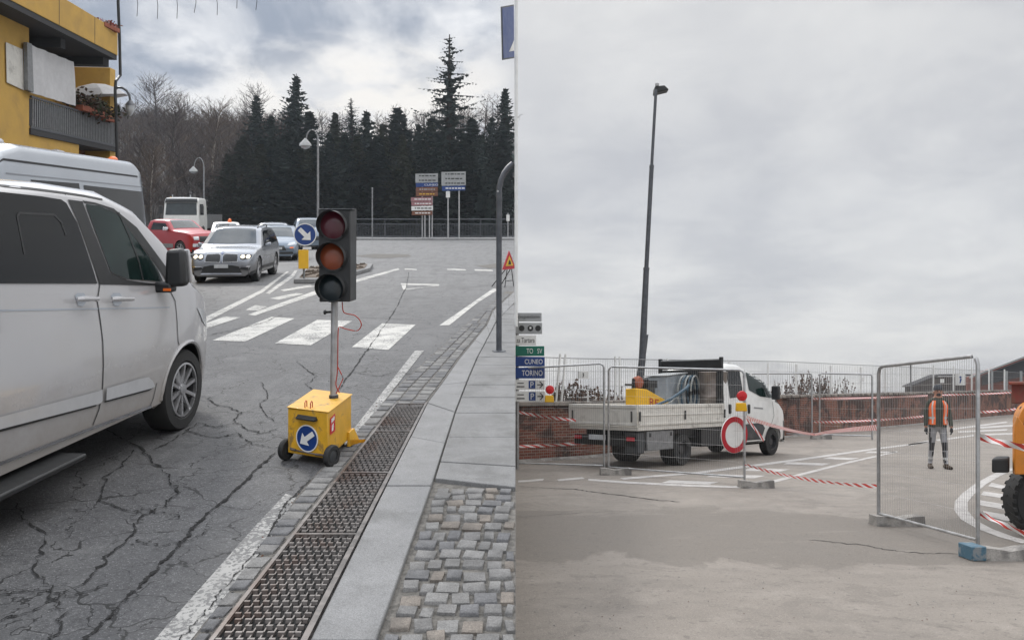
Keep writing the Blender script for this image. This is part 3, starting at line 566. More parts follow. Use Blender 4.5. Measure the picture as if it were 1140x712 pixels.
# (px, top y, D, half-width m, kind)
cons = [(325, 82, 84, 3.6, 0, 'tall dense spruce with a rounded dark top, tallest left of centre'), (500, 40, 78, 4.0, 1, 'very tall ragged spruce with see-through top near the right end'), (284, 106, 90, 3.4, 2, 'narrow pointed spruce at the left end of the row'),
 (302, 128, 80, 3.0, 0, 'small spruce between the narrow one and the tall rounded one'), (347, 124, 78, 3.4, 2, 'dark spruce right behind the curved street lamp'), (372, 126, 86, 3.2, 3, 'spruce to the right of the curved street lamp'), (393, 110, 96, 2.6, 1, 'thin ragged pine showing above the middle of the row'),
 (410, 122, 82, 3.4, 0, 'dense spruce behind the bare grey pole'), (428, 138, 78, 3.0, 3, 'low spruce above the right part of the road'), (445, 119, 84, 3.6, 2, 'pointed spruce left of the signposts'), (464, 136, 78, 3.2, 0, 'squat dark spruce behind the left signpost'), (481, 132, 88, 3.4, 3, 'spruce half hidden by the very tall ragged one'),
 (527, 130, 76, 3.3, 2, 'dark spruce right of the very tall ragged one'), (546, 128, 86, 3.0, 0, 'spruce second from the right end of the row'), (561, 97, 80, 2.6, 2, 'pointed spruce at the right end of the row'), (268, 150, 84, 3.0, 3, 'low olive spruce below the narrow pointed one'), (255, 172, 78, 2.6, 3, 'smallest olive spruce at the far left of the row'),
 (316, 150, 72, 2.8, 2, 'front row spruce just left of the curved lamp'), (338, 150, 74, 2.8, 3, 'front row olive spruce behind the curved lamp arm'), (384, 148, 72, 3.0, 0, 'front row spruce left of the bare pole'), (420, 152, 74, 3.0, 2, 'front row spruce right of the bare pole'), (452, 150, 70, 2.8, 3, 'front row olive spruce beside the left signpost'),
 (490, 146, 71, 3.0, 0, 'front row spruce between the two signposts'), (514, 150, 72, 3.0, 2, 'front row spruce behind the right signpost'), (540, 148, 70, 2.6, 0, 'front row spruce left of the curved steel post'), (292, 160, 74, 2.8, 3, 'front row olive spruce above the silver car'), (399, 150, 76, 2.8, 3, 'second row olive spruce behind the bare pole'), (364, 146, 74, 2.8, 2, 'front row spruce right of the curved lamp post')]
PH = {}
for i, (px, ty, D, w, kd, lb) in enumerate(cons):
    x = (px - 570) / F * D; z0 = hill_h(x, D) - .3; h = EYL + (HL - ty) * D / F - z0
    fr = Fr(x, D, 0, z0); rt = root('spruce_tree', fr, lb, 'conifer', 'spruces behind the railing')
    if kd not in PH:
        conifer(Fr(0, 0, 0, 0, False), 10, [2.4, 2.1, 1.9, 2.2][kd], 50 + kd, kd == 1, ['con_a', 'con_a', 'con_a', 'con_b'][kd], rt); PH[kd] = list(rt.children)
    else:
        for ch in PH[kd]: c = ch.copy(); COL.objects.link(c); c.parent = rt
    bw = [2.4, 2.1, 1.9, 2.2][kd]
    w *= [1.32, 1.5, 1.3, 1.4][kd] * (1 + .14 * math.sin(i * 2.3))
    for c in rt.children: c.scale = (w / bw * 1.05, w / bw * 1.05, h / 10)
    rt.rotation_euler = (R(1.6) * math.sin(i * 3.1), R(1.8) * math.cos(i * 2.1), i * 1.7)
    if x + w > seamx(D) - .3:
        c0, s0 = math.cos(i * 1.7), math.sin(i * 1.7)
        for c in rt.children:
            me = c.data.copy(); c.data = me; k = w / bw * 1.05
            import bmesh
            bm = bmesh.new(); bm.from_mesh(me)
            kill = [v for v in bm.verts if x + (c0 * v.co.x - s0 * v.co.y) * k > seamx(D) - .02]
            bmesh.ops.delete(bm, geom=kill, context='VERTS'); bm.to_mesh(me); bm.free()

# ================================================================ LEFT: yellow building
bd = Vector((-.1067, 1, 0)).normalized(); nd_ = Vector((bd.y, -bd.x, 0))      # along the street / towards the street
PC = ((131 - 570) / F * 27.5, 27.5)
fb = Fr(PC[0], PC[1], 0); bld = root('apartment_building', fb, 'yellow plastered apartment building with balconies on the left street side', 'building')
def off(o): return (PC[0] - nd_.x * o, PC[1] - nd_.y * o)
def bp(px, py, o): X, Y, Z = pln(pL, px, py, off(o), bd); return Vector(fb.loc(X, Y, Z))
def sp_(s, o, z): P = off(o); return Vector(fb.loc(P[0] - bd.x * s, P[1] - bd.y * s, z))     # s metres back from the corner
def bquad(mb, s0, s1, o0, o1, z0, z1, mi=0):
    mb.hexa([sp_(s0, o0, z0), sp_(s0, o1, z0), sp_(s1, o1, z0), sp_(s1, o0, z0)], [sp_(s0, o0, z1), sp_(s0, o1, z1), sp_(s1, o1, z1), sp_(s1, o0, z1)], mi)
def fz(py, D=27.5): return EYL - (py - HL) * D / F
zs = dict(r0=fz(160), r1=fz(131), p0=fz(62), p1=fz(34))
def So(px, o): P = pln(pL, px, 100, off(o), bd); q = off(o); return -((P[0] - q[0]) * bd.x + (P[1] - q[1]) * bd.y)
SA, SB, SC, SD = So(128.5, .75), So(122.5, .75), So(88, .72), So(32.5, .7)
m = MB(); bquad(m, SA, 16, 2.6, 12, -1, 16); bquad(m, SD, 16, .7, 2.6, -1, zs['p0'] + .05); bquad(m, SA, SB, .75, 2.6, -1, zs['p0'] - .17)
bquad(m, SC, SD, .72, 1.0, -1, zs['r0'] - .15); m.build('wall', 'wall_y', fb, bld, bev=.01)
m = MB(); bquad(m, SB + .02, SC - .02, 1.6, 1.7, -1, zs['r0'] - .16); m.build('ground_floor_infill', 'brown', fb, bld)
m = MB(); bquad(m, 0, 16, 0, .14, zs['p0'], zs['p1'])
m.build('upper_parapet', 'wall_y', fb, bld, bev=.01)
m = MB(); bquad(m, .02, 16, .02, 2.58, zs['p0'] - .16, zs['p0'] - .003); bquad(m, .1, .6, .25, 2.5, zs['p0'] - .42, zs['p0'] - .17); bquad(m, 3.2, 3.5, .35, 2.5, zs['p0'] - .45, zs['p0'] - .17)
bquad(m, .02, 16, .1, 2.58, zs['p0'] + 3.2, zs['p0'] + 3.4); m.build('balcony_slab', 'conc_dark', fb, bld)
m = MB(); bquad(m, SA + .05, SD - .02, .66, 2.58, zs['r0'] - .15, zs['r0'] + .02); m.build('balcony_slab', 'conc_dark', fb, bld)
m = MB()
for s in np.arange(SA + .1, SD - .05, .13): bquad(m, s, s + .05, .66, .68, zs['r0'] + .04, zs['r1'])
m.build('railing_bars', 'galvd', fb, bld); m = MB(); bquad(m, SA + .06, SD - .02, .64, .70, zs['r1'], zs['r1'] + .06); bquad(m, SA + .06, SD - .02, .65, .69, zs['r0'] + .02, zs['r0'] + .09); bquad(m, SA + .08, SD - .04, .715, .73, zs['r0'] + .1, zs['r1'] - .02)
m.build('balcony_railing', 'pole', fb, bld)
for s in (1.9, 4.4):      # joints in the upper parapet
    m = MB(); bquad(m, s, s + .025, -.004, 0, zs['p0'] + .01, zs['p1'] - .01); m.build('parapet_joint', 'conc_dark', fb, bld)
m = MB(); bquad(m, 1.1, 2.2, 2.56, 2.597, zs['r0'] + .03, zs['r0'] + 2.1); m.build('balcony_door', 'glass', fb, bld)
m = MB(); q = [bp(20, 172 / 3.558, .88), bp(5, 0, .88)]
win = [bp(6, 47, .675), bp(24.5, 55, .675), bp(26.5, 101, .675), bp(7, 92, .675)]; m.slab([tuple(p) for p in win], tuple(nd_ * .02)); m.build('shutter', 'bed', fb, bld, bev=.01)
m = MB(); m.slab([tuple(bp(x, y, .64)) for x, y in ((26, 47), (31.5, 49), (33.5, 103), (27, 100))], tuple(nd_ * .1)); m.build('pillar', 'galvd', fb, bld)
m = MB(); bquad(m, .75, 2.4, 2.55, 2.59, zs['p0'] + .2, zs['p0'] + 2.4); bquad(m, 3.2, 4.4, 2.55, 2.59, zs['p0'] + .2, zs['p0'] + 2.4); m.build('upper_window', 'glass_l', fb, bld)
m = MB(); bquad(m, .66, .75, 2.5, 2.6, zs['p0'] + .2, zs['p0'] + 2.4); bquad(m, 1.5, 1.6, 2.5, 2.6, zs['p0'] + .2, zs['p0'] + 2.4); bquad(m, 2.4, 2.5, 2.5, 2.6, zs['p0'] + .2, zs['p0'] + 2.4); m.build('window_frame', 'signw', fb, bld)
# rainwater pipe
m = MB(); pp = [bp(x, y, -.02) for x, y in ((135, -40), (132.5, -12), (131.5, 2), (133, 40), (134, 84), (129, 90), (128.2, 100), (131, 190), (131, 300))]
m.tube(pp, .05, 8); m.build('rainwater_pipe', 'blackpl', fb, bld)
def topthing(name, mb, mats, fr, lb, cat, **k): return mb.build(name, mats, fr, label=lb, cat=cat, **k)
m = MB(); c = [bp(32.5, 49.5, .58), bp(81.5, 69, .58), bp(84, 118, .58), bp(34, 103, .58)]
def sheet(u, v): a = c[0].lerp(c[1], u); b = c[3].lerp(c[2], u); p = a.lerp(b, v); w_ = .02 * math.sin(u * 26 + 2 * v) + .03 * math.sin(v * 3.1) * math.sin(u * 9); return p + nd_ * w_
m.grid(sheet, 30, 12); m.grid(lambda u, v: sheet(v, u) - nd_ * .015, 12, 30)
topthing('balcony_sheet', m, 'cloth', fb, 'white cloth sun blind hanging over the front half of the balcony railing', 'blind')
ctr = bp(106, 104, 1.2); fu = Fr(fb.x + ctr.x, fb.y + ctr.y, 0, fb.z + ctr.z - 1.25); ru = root('balcony_parasol', fu, 'white parasol leaning open over the plants on the balcony', 'parasol')
m = MB(); ax = Vector((-.12, -.1, 1)).normalized(); m.lathe((0, 0, 1.1), ax, [(1.12, 0), (1.08, .03), (.8, .26), (.45, .42), (.02, .5)], 8); m.build('canopy', 'cloth', fu, ru, ang=10)
m = MB(); m.tube([(0, 0, 0), (-.15, -.12, 1.55)], .025, 6); m.build('pole', 'galvd', fu, ru)
def leafy(mb, cx, cy, cz, rx, ry, rz, n, s, seed, mi=0):
    r = random.Random(seed)
    for i in range(n):
        d = Vector((r.gauss(0, .5), r.gauss(0, .5), r.gauss(0, .5))); p = Vector((cx + d.x * rx, cy + d.y * ry, cz + d.z * rz)); a = Vector((r.uniform(-1, 1), r.uniform(-1, 1), r.uniform(-1, 1))).normalized() * s; b = a.cross(Vector((r.uniform(-1, 1), 1, r.uniform(-1, 1)))).normalized() * s * .5
        mb.add([p - a, p + b, p + a, p - b], [(0, 1, 2, 3)], mi)
for i, (px, py, n, lb) in enumerate(((94, 119, 160, 'trailing potted plant beside the white sheet on the balcony rail'), (106, 124, 200, 'dense potted plant in the middle under the white parasol'), (119, 130, 150, 'reddish potted plant at the far corner of the balcony rail'))):
    p = bp(px, py, .60); fp = Fr(fb.x + p.x, fb.y + p.y, 0, fb.z + p.z); rp = root('balcony_plant', fp, lb, 'plant', 'plants on the balcony')
    m = MB(); leafy(m, 0, 0, .12, .5, .7, .32, n, .09, 30 + i); m.build('leaves', 'leafg', fp, rp, ang=80); m = MB(); m.box(-.15, .15, -.35, .35, -.16, .02); m.build('pot', 'terracotta', fp, rp, bev=.02)
p = bp(122, 29, .02); fp = Fr(fb.x + p.x, fb.y + p.y, 0, fb.z + p.z); rp = root('geranium_box', fp, 'red flowers in a box on the upper yellow parapet', 'plant'); m = MB(); leafy(m, 0, 0, .06, .15, .5, .1, 90, .06, 77); m.build('flowers', 'skip_red', fp, rp, ang=80); m = MB(); m.box(-.1, .1, -.5, .5, -.12, .02); m.build('box', 'terracotta', fp, rp, bev=.01)
# wall lantern
D = 27.4; b0 = pL(128.5, 99, D); fl = Fr(b0[0], b0[1], 0, b0[2]); rl = root('wall_lantern', fl, 'old style lantern on a curved bracket fixed to the yellow building', 'lamp')
m = MB(); P = [fl.loc(*pL(x, y, D)) for x, y in ((128, 100), (131, 97.6), (136, 97.8), (141, 101), (144, 106), (145, 112))]; m.tube(P, .04, 8); m.build('bracket', 'pole', fl, rl)
c = fl.loc(*pL(145, 113, D)); m = MB(); m.lathe(c, (0, 0, -1), [(.03, -.05), (.13, .06), (.16, .12), (.17, .14)], 14); m.build('cap', 'pole', fl, rl)
m = MB(); m.lathe((c[0], c[1], c[2] - .14), (0, 0, -1), [(.15, 0), (.14, .16), (.07, .3), (.02, .36)], 14); m.build('globe', 'lens_c', fl, rl)
# festoon wires across the street
D = 24; a = pL(134, -6, D); ff = Fr(a[0], a[1], 0, a[2]); rf = root('icicle_lights', ff, 'thin string of unlit icicle lights hanging across the top of the street', 'string lights')
m = MB(); P = [ff.loc(*pL(132 + 165 * t, -14 + 8 * math.sin(3.14 * t), D)) for t in [i / 12 for i in range(13)]]; m.tube(P, .012, 5); m.build('wire', 'blackpl', ff, rf)
m = MB(); r = random.Random(5)
for x in (152, 174, 196, 218, 240, 262, 285):
    for k in range(1): a = Vector(ff.loc(*pL(x, -8, D))); b = Vector(ff.loc(*pL(x + r.uniform(-2, 2), r.uniform(8, 22), D))); m.tube([a, a.lerp(b, .5) + Vector((.03, 0, 0)), b], .009, 4)
m.build('strands', 'blackpl', ff, rf)

# ================================================================ vehicles
def boolean_cut(vs, fs, cyls):
    def mk(v, f): me = bpy.data.meshes.new('tmp'); me.from_pydata([tuple(p) for p in v], [], f); o = bpy.data.objects.new('tmp', me); COL.objects.link(o); return o
    o = mk(vs, fs); import bmesh
    bm = bmesh.new(); bm.from_mesh(o.data); bmesh.ops.recalc_face_normals(bm, faces=bm.faces); bm.to_mesh(o.data); bm.free(); ks = []
    for (cx, cz, r_, y0, y1) in cyls:
        k = MB().lathe((cx, y0, cz), (0, 1, 0), [(r_, 0), (r_, y1 - y0)], 40); ko = mk(k.v, k.f); bm = bmesh.new(); bm.from_mesh(ko.data); bmesh.ops.recalc_face_normals(bm, faces=bm.faces); bm.to_mesh(ko.data); bm.free(); ks.append(ko)
        md = o.modifiers.new('b', 'BOOLEAN'); md.operation = 'DIFFERENCE'; md.solver = 'EXACT'; md.object = ko
    bpy.context.view_layer.update(); dg = bpy.context.evaluated_depsgraph_get(); ev = o.evaluated_get(dg); me = ev.to_mesh()
    V_ = [v.co.copy() for v in me.vertices]; F_ = [tuple(p.vertices) for p in me.polygons]; ev.to_mesh_clear()
    for x in ks + [o]: bpy.data.objects.remove(x)
    if len(F_) < len(fs) * .5: return vs, fs
    return V_, F_
def resample(prof, n):
    P = [Vector((p[0], p[1])) for p in prof]; out = []
    for a, b in zip(P, P[1:]):
        k = max(1, int((b - a).length / n)); out += [a.lerp(b, i / k) for i in range(k)]
    out.append(P[-1]); return [(p.x, p.y) for p in out]
class Car:
    def __init__(s, fr, rt, prof, W_, zb, belt, lean, nose=.5, tail=.25, nin=.18, tin=.06, wheels=(), wr=.33, paint='silver', crown=.035, sh=.07, name='body', bins=.12, roof_in=.0, ww=.23, arch=1.18):
        s.fr, s.rt = fr, rt; pr = resample(prof, .09); t0, t1 = pr[0][0], max(p[0] for p in pr); s.W = W_; n = 0; vs = []
        def plan(t):
            k = 1.
            if t > t1 - nose: u = (t - (t1 - nose)) / nose; k -= nin * (1 - math.sqrt(max(0, 1 - u * u * .98)))
            if t < t0 + tail: u = ((t0 + tail) - t) / tail; k -= tin * (1 - math.sqrt(max(0, 1 - u * u * .98)))
            return k
        for (t, h) in pr:
            w = W_ / 2 * plan(t); b = min(belt, h - sh * .8); zl = zb + (.05 if h - zb > .2 else 0); hh = h - sh
            ring = [(0, zb), (w * .86, zb), (w * .965, zb + .05), (w * .985, zb + (b - zb) * .25), (w, zb + (b - zb) * .55), (w * .995, zb + (b - zb) * .8), (w * .98, b)]
            e = w * .98 - lean * max(0, hh - b)
            for q in (.33, .66, 1): ring.append((w * .98 + (e - w * .98) * (q ** 1.25), b + max(0.0, hh - b) * q if hh > b else b + (h - b) * .2 * q))
            zt = ring[-1][1]; ring += [(e - sh * .3, zt + (h - zt) * .55), (e - sh * .95, zt + (h - zt) * .95), (e * .55, h + crown * .75), (0, h + crown)]
            full = [(t, y, z) for y, z in ring] + [(t, -y, z) for y, z in ring[-2:0:-1]]; n = len(full); vs += full
        k = len(pr); fs = [(i * n + j, i * n + (j + 1) % n, (i + 1) * n + (j + 1) % n, (i + 1) * n + j) for i in range(k - 1) for j in range(n)] + [tuple(range(n - 1, -1, -1)), tuple((k - 1) * n + j for j in range(n))]
        cy = [(wx, wr, wr * arch, -W_ / 2 - .2, W_ / 2 + .2) for wx in wheels]
        if cy: vs, fs = boolean_cut(vs, fs, cy)
        m = MB(); m.add(vs, fs)
        for i, f in enumerate(m.f):
            c_ = sum((Vector(m.v[j]) for j in f), Vector()) / len(f)
            for wx in wheels:
                if max(abs(math.hypot(m.v[j][0] - wx, m.v[j][2] - wr) - wr * arch) for j in f) < .012: m.m[i] = 1
            if c_.z < zb + bins and abs(c_.y) > W_ * .2 : m.m[i] = 1 if bins > .05 else m.m[i]
            if c_.z < zb + .01: m.m[i] = 1
        s.body = m.build(name, [paint, 'blackpl'], fr, rt, ang=30); s.bvh = BVHTree.FromPolygons([Vector(v) for v in m.v], m.f)
        s.inner = MB()
        for wx in wheels: pass
        if wheels: u = MB(); u.box(t0 + .3, t1 - .35, -W_ / 2 + .3, W_ / 2 - .3, zb - .06, zb + .2); u.build('underbody', 'black', fr, rt)
    def ray(s, d, a, b):
        o, dr_ = {'R': ((a, -5, b), (0, 1, 0)), 'L': ((a, 5, b), (0, -1, 0)), 'F': ((12, a, b), (-1, 0, 0)), 'B': ((-12, a, b), (1, 0, 0)), 'T': ((a, b, 9), (0, 0, -1))}[d]
        h = s.bvh.ray_cast(Vector(o), Vector(dr_))
        if h[0] is None:
            mid = {'R': (a, -s.W / 2, b), 'L': (a, s.W / 2, b), 'F': (3, a, b), 'B': (-3, a, b), 'T': (a, b, 1.5)}[d]; h = s.bvh.find_nearest(Vector(mid))
        return h[0], -Vector(dr_)
    def skin(s, name, polys_, d, off_, mat, parent=None, g=.09, build=True, mb=None, **k):
        m = mb or MB()
        if not isinstance(polys_[0][0], (tuple, list, Vector)): polys_ = [polys_]
        for poly in polys_:
            P = [(p[0], p[1], 0) for p in poly]; xs = [p[0] for p in P]; ys = [p[1] for p in P]; nx = max(1, math.ceil((max(xs) - min(xs)) / g)); ny = max(1, math.ceil((max(ys) - min(ys)) / g))
            for i in range(nx):
                x0 = min(xs) + (max(xs) - min(xs)) * i / nx; x1 = min(xs) + (max(xs) - min(xs)) * (i + 1) / nx; q1 = clip_x(clip_x(P, x0, 1), x1, -1)
                if len(q1) < 3: continue
                for j in range(ny):
                    y0 = min(ys) + (max(ys) - min(ys)) * j / ny; y1 = min(ys) + (max(ys) - min(ys)) * (j + 1) / ny; q = clip_y(clip_y(q1, y0, 1), y1, -1)
                    if len(q) < 3: continue
                    vs = []
                    for p in q: hpt, nn = s.ray(d, p[0], p[1]); vs.append(hpt + nn * off_)
                    m.add(vs, [tuple(range(len(vs)))])
        if mb is not None: return m
        # weld-free sheet is fine: smooth by custom merge
        import bmesh
        bm = bmesh.new(); bv = [bm.verts.new(v) for v in m.v]
        for f in m.f:
            try: bm.faces.new([bv[i] for i in f])
            except ValueError: pass
        bmesh.ops.remove_doubles(bm, verts=bm.verts, dist=.0008); bmesh.ops.recalc_face_normals(bm, faces=bm.faces); bm.verts.index_update()
        m2 = MB(); m2.add([v.co.copy() for v in bm.verts], [tuple(v.index for v in f.verts) for f in bm.faces]); bm.free()
        return m2.build(name, mat, s.fr, parent or s.rt, ang=50, **k)
    def line(s, name, pts, w, d, off_, mat, parent=None, **k):
        ps = []
        for a, b in zip(pts, pts[1:]):
            dd = Vector((b[0] - a[0], b[1] - a[1], 0)).normalized(); q = Vector((-dd.y, dd.x)) * w / 2
            ps.append([(a[0] + q.x, a[1] + q.y), (b[0] + q.x, b[1] + q.y), (b[0] - q.x, b[1] - q.y), (a[0] - q.x, a[1] - q.y)])
        return s.skin(name, ps, d, off_, mat, parent, .25, **k)
    def wheel(s, x, side, r, w=.22, style='alloy', ins=.02, rim=.66):
        y = side * (s.W / 2 - ins); ax = (0, side, 0); c = (x, y - side * w, r); rr = r * rim
        m = MB(); m.lathe(c, ax, [(rr, .0), (r * .93, .0), (r, w * .12), (r, w * .86), (r * .95, w * .98), (rr * 1.06, w), (rr, w * .93), (rr * .98, w * .5)], 40, closed=True); t = m.build('wheel', 'rubber', s.fr, s.rt, ang=40)
        m = MB(); m.lathe(c, ax, [(.001, w * .55), (rr * .95, w * .5), (rr * .99, w * .93), (rr * .93, w * .96), (rr * .9, w * .62), (.001, w * .6)], 32); m.build('rim_barrel', 'alloyd', s.fr, t)
        m = MB(); cc = Vector((x, y, r)); ns = 5 if style == 'five' else 10
        m.lathe((x, y - side * w * .35, r), ax, [(rr * .99, w * .22), (rr * .99, w * .33), (rr * .92, w * .34), (rr * .92, w * .22)], 32, closed=True)
        if style == 'steel':
            m.lathe((x, y - side * w * .5, r), ax, [(rr * .95, 0), (rr * .9, .03), (rr * .5, .015), (rr * .42, .06), (.002, .07)], 28)
        else:
            for k in range(ns):
                a = 2 * math.pi * k / ns + .2; ww_ = rr * (.15 if ns == 5 else .085); u = Vector((math.cos(a), 0, math.sin(a))); v = Vector((-math.sin(a), 0, math.cos(a))); o1 = Vector((0, side, 0))
                p0, p1 = cc - o1 * w * .1 + u * rr * .12, cc - o1 * w * .04 + u * rr * .95
                m.hexa([p0 - v * ww_ - o1 * .03, p1 - v * ww_ * 1.0 - o1 * .03, p1 + v * ww_ * 1.0 - o1 * .03, p0 + v * ww_ - o1 * .03], [p0 - v * ww_ * .7, p1 - v * ww_ * .7, p1 + v * ww_ * .7, p0 + v * ww_ * .7])
            m.lathe(cc - Vector((0, side * w * .18, 0)), ax, [(rr * .22, 0), (rr * .2, .03), (.002, .034)], 16)
        m.build('rim', 'alloy' if style != 'steel' else 'alloyd', s.fr, t, ang=40)

# ---- white van in the foreground
VX = 640.; D0 = F * EYL / 237.5; th = math.atan2(1, (VX - 570) / F); vdir = Vector((math.cos(th), math.sin(th), 0)); vr = Vector((vdir.y, -vdir.x, 0))
Wv = 1.96; wc = Vector(((206 - 570) / F * D0, D0, 0))         # contact point of front right wheel
o_ = wc - vr * (Wv / 2 - .03); fv = Fr(o_.x, o_.y, th); rv = root('white_van', fv, 'white passenger van with tinted windows driving uphill, cropped at the left foreground', 'van')
def vt(px, py, y=-.98):    # pixel -> (x along van, z) on the plane local y
    P = fv.w((0, y, 0)); X, Y, Z = pln(pL, px, py, (P.x, P.y), (vdir.x, vdir.y)); l = fv.loc(X, Y, Z); return (l[0], l[2])
prof = [(-4.0, .45), (-4.02, 1.2), (-3.9, 1.9), (-3.6, 2.0), (-1.6, 2.02), (-1.0, 1.98), (-.62, 1.87), (-.25, 1.62), (.08, 1.34), (.22, 1.22), (.5, 1.12), (.72, .98), (.82, .8), (.86, .62), (.84, .4)]
V = Car(fv, rv, prof, Wv, .26, 1.18, .16, nose=1.05, nin=.38, wheels=(0, -2.93), wr=.335, paint='white_car', crown=.03, sh=.09, bins=.0, arch=1.17)
for x in (0, -2.93):
    for sd_ in (-1, 1): V.wheel(x, sd_, .335, .22, 'alloy', ins=.03, rim=.68)
sg = lambda pts: [vt(a, b, -.93) for a, b in pts]
sb = lambda pts: [vt(a, b, -.98) for a, b in pts]
V.skin('side_glass_rear', sg([(-60, 205), (0, 211.5), (60, 218.5), (81, 222), (86, 226), (94, 248), (105, 312), (106, 315.5), (0, 315.2), (-60, 315)]), 'R', .006, 'glass')
V.skin('pillar_trim', sg([(88.5, 222), (104, 224), (111, 260), (121, 303), (139, 311.5), (158, 314.5), (184, 317), (186, 308), (192, 318), (109, 316.5), (103, 290), (96, 250)]), 'R', .005, 'blackpl')
V.skin('pillar_trim', sg([(104, 223), (118, 225.5), (137, 232), (159, 253), (187, 302), (192, 318), (184, 317.5), (178, 303), (160, 273), (143, 243), (130, 232), (118, 227.5), (106, 226)]), 'R', .005, 'blackpl')
V.skin('door_glass', sg([(106.5, 227), (121, 229), (137, 237), (143, 243), (160, 275), (174, 300), (178, 313), (139, 310.5), (122, 303), (113, 262)]), 'R', .008, 'glass_g')
V.line('window_divider', sg([(141, 236), (148, 262), (154, 290), (156, 312)]), .018, 'R', .011, 'blackpl')
V.line('side_glass_seam', sg([(30, 283), (29, 240), (32, 237), (70, 239), (76, 247), (79, 262)]), .014, 'R', .009, 'blackpl')
V.line('roof_seam', sg([(-60, 195.5), (0, 203.4), (50, 209.5), (88, 214.5), (110, 218), (128, 222)]), .014, 'R', .004, 'blackpl')
V.line('sliding_door_seam', sg([(88, 214), (93, 232), (101, 275), (108.5, 317)]) + sb([(111.5, 335), (114.5, 380), (115, 430), (112.5, 455), (107, 473)]), .011, 'R', .004, 'blackpl')
V.line('front_door_seam', sb([(190, 319), (196.5, 335), (198, 380), (199.5, 384)]), .009, 'R', .004, 'blackpl')
V.line('front_door_seam', sb([(176, 426), (174, 443), (171, 452)]), .008, 'R', .004, 'blackpl')
mld = [(-70, 483), (0, 463), (108, 435), (112, 433), (112.8, 446), (110, 449), (0, 477), (-60, 494)]
V.skin('side_moulding', sb(mld), 'R', .022, 'trim_silver'); V.skin('side_moulding', sb([(117, 432), (155, 421), (164, 419.5), (169, 424), (172, 430), (168, 432), (117, 445.5)]), 'R', .022, 'trim_silver')
V.line('moulding_shadow_line', sb([(-60, 496), (0, 479), (108, 450.5)]), .016, 'R', .010, 'blackpl'); V.line('moulding_shadow_line', sb([(117, 447), (168, 433.5), (172, 430)]), .012, 'R', .010, 'blackpl')
V.line('body_crease', sb([(-60, 347), (0, 345.5), (110, 343.5), (190, 342)]), .010, 'R', .003, 'silver_van')
V.line('sill_trim', sb([(-60, 541), (0, 517), (60, 494), (112, 474), (150, 460), (172, 452)]), .022, 'R', .012, 'chrome')
for hx in (93, 132):
    V.skin('door_handle_recess', sb([(hx - 5, 329), (hx - 2, 326), (hx + 5, 326), (hx + 7, 330), (hx + 6, 337), (hx + 2, 341), (hx - 3, 340)]), 'R', .003, 'silver_van', g=.03)
    a, b = vt(hx - 9, 333), vt(hx + 13, 332); m = MB(); m.tube([(a[0], -Wv / 2 - .012, a[1]), (a[0] + .03, -Wv / 2 - .035, a[1]), (b[0] - .03, -Wv / 2 - .035, b[1]), (b[0], -Wv / 2 - .01, b[1])], [.014, .018, .018, .012], 8); m.build('door_handle', 'white_car', fv, rv)
# arch lip
m = MB(); pts = []
for k in range(23):
    a = R(-8 + k * 196 / 22); px_, pz_ = .335 * 1.2 * math.cos(a), .335 + .335 * 1.2 * math.sin(a); h_, n_ = V.ray('R', px_, pz_); pts.append((px_, h_.y - .001, pz_))
m.tube(pts, .017, 6); m.build('arch_lip', 'white_car', fv, rv)
m = MB(); mc = vt(199, 297, -1.12); mz = mc[1]; mx_ = mc[0]
m.hexa([(mx_ - .05, -1.19, mz - .15), (mx_ + .06, -1.19, mz - .15), (mx_ + .08, -1.02, mz - .16), (mx_ - .05, -1.02, mz - .16)], [(mx_ - .03, -1.17, mz + .15), (mx_ + .06, -1.16, mz + .14), (mx_ + .08, -1.03, mz + .13), (mx_ - .03, -1.02, mz + .14)])
mir = m.build('door_mirror', 'blackpl', fv, rv, bev=.035, seg=3)
m = MB(); m.hexa([(mx_ + .055, -1.2, mz - .13), (mx_ + .1, -1.19, mz - .12), (mx_ + .12, -1.0, mz - .13), (mx_ + .09, -1.0, mz - .14)], [(mx_ + .055, -1.18, mz + .145), (mx_ + .09, -1.17, mz + .12), (mx_ + .11, -1.02, mz + .11), (mx_ + .09, -1.0, mz + .13)]); m.build('mirror_cover', 'white_car', fv, mir, bev=.02)
m = MB(); m.box(mx_ - .05, mx_ + .06, -1.08, -.9, mz - .2, mz - .12); m.build('mirror_arm', 'blackpl', fv, mir, bev=.02)
m = MB(); m.box(mx_ - .054, mx_ - .045, -1.08, -1.02, mz - .185, mz - .165); m.build('indicator', 'cap_w', fv, mir)
V.skin('headlamp', [(.22, 1.0), (.5, .94), (.62, .84), (.6, .76), (.38, .86)], 'R', .006, 'lens_c'); V.skin('headlamp', [(.22, 1.0), (.5, .94), (.62, .84), (.6, .76), (.38, .86)], 'L', .006, 'lens_c')
V.skin('windscreen', [(-.55, -.7), (-.2, -.74), (.1, -.8), (.1, .8), (-.2, .74), (-.55, .7)], 'T', .006, 'glass_l'); V.line('bonnet_seam', [(.2, -.84), (.35, -.84), (.6, -.72)], .012, 'T', .004, 'blackpl')
V.line('cowl', [(.1, -.86), (.14, -.9), (.34, -.9)], .05, 'T', .006, 'blackpl')
V.skin('side_glass_left', [(-3.7, 1.27), (.0, 1.27), (-.35, 1.6), (-.6, 1.76), (-3.7, 1.78)], 'L', .006, 'glass'); V.skin('rear_glass', [(-.75, 1.25), (.75, 1.25), (.7, 1.7), (-.7, 1.7)], 'B', .006, 'glass')
m = MB(); a = vt(-40, 548, -1.1); b = vt(97, 492, -1.1); m.box(a[0] - .8, b[0], -1.10, -.86, .235, .275); m.build('side_step', 'blackpl', fv, rv, bev=.012)

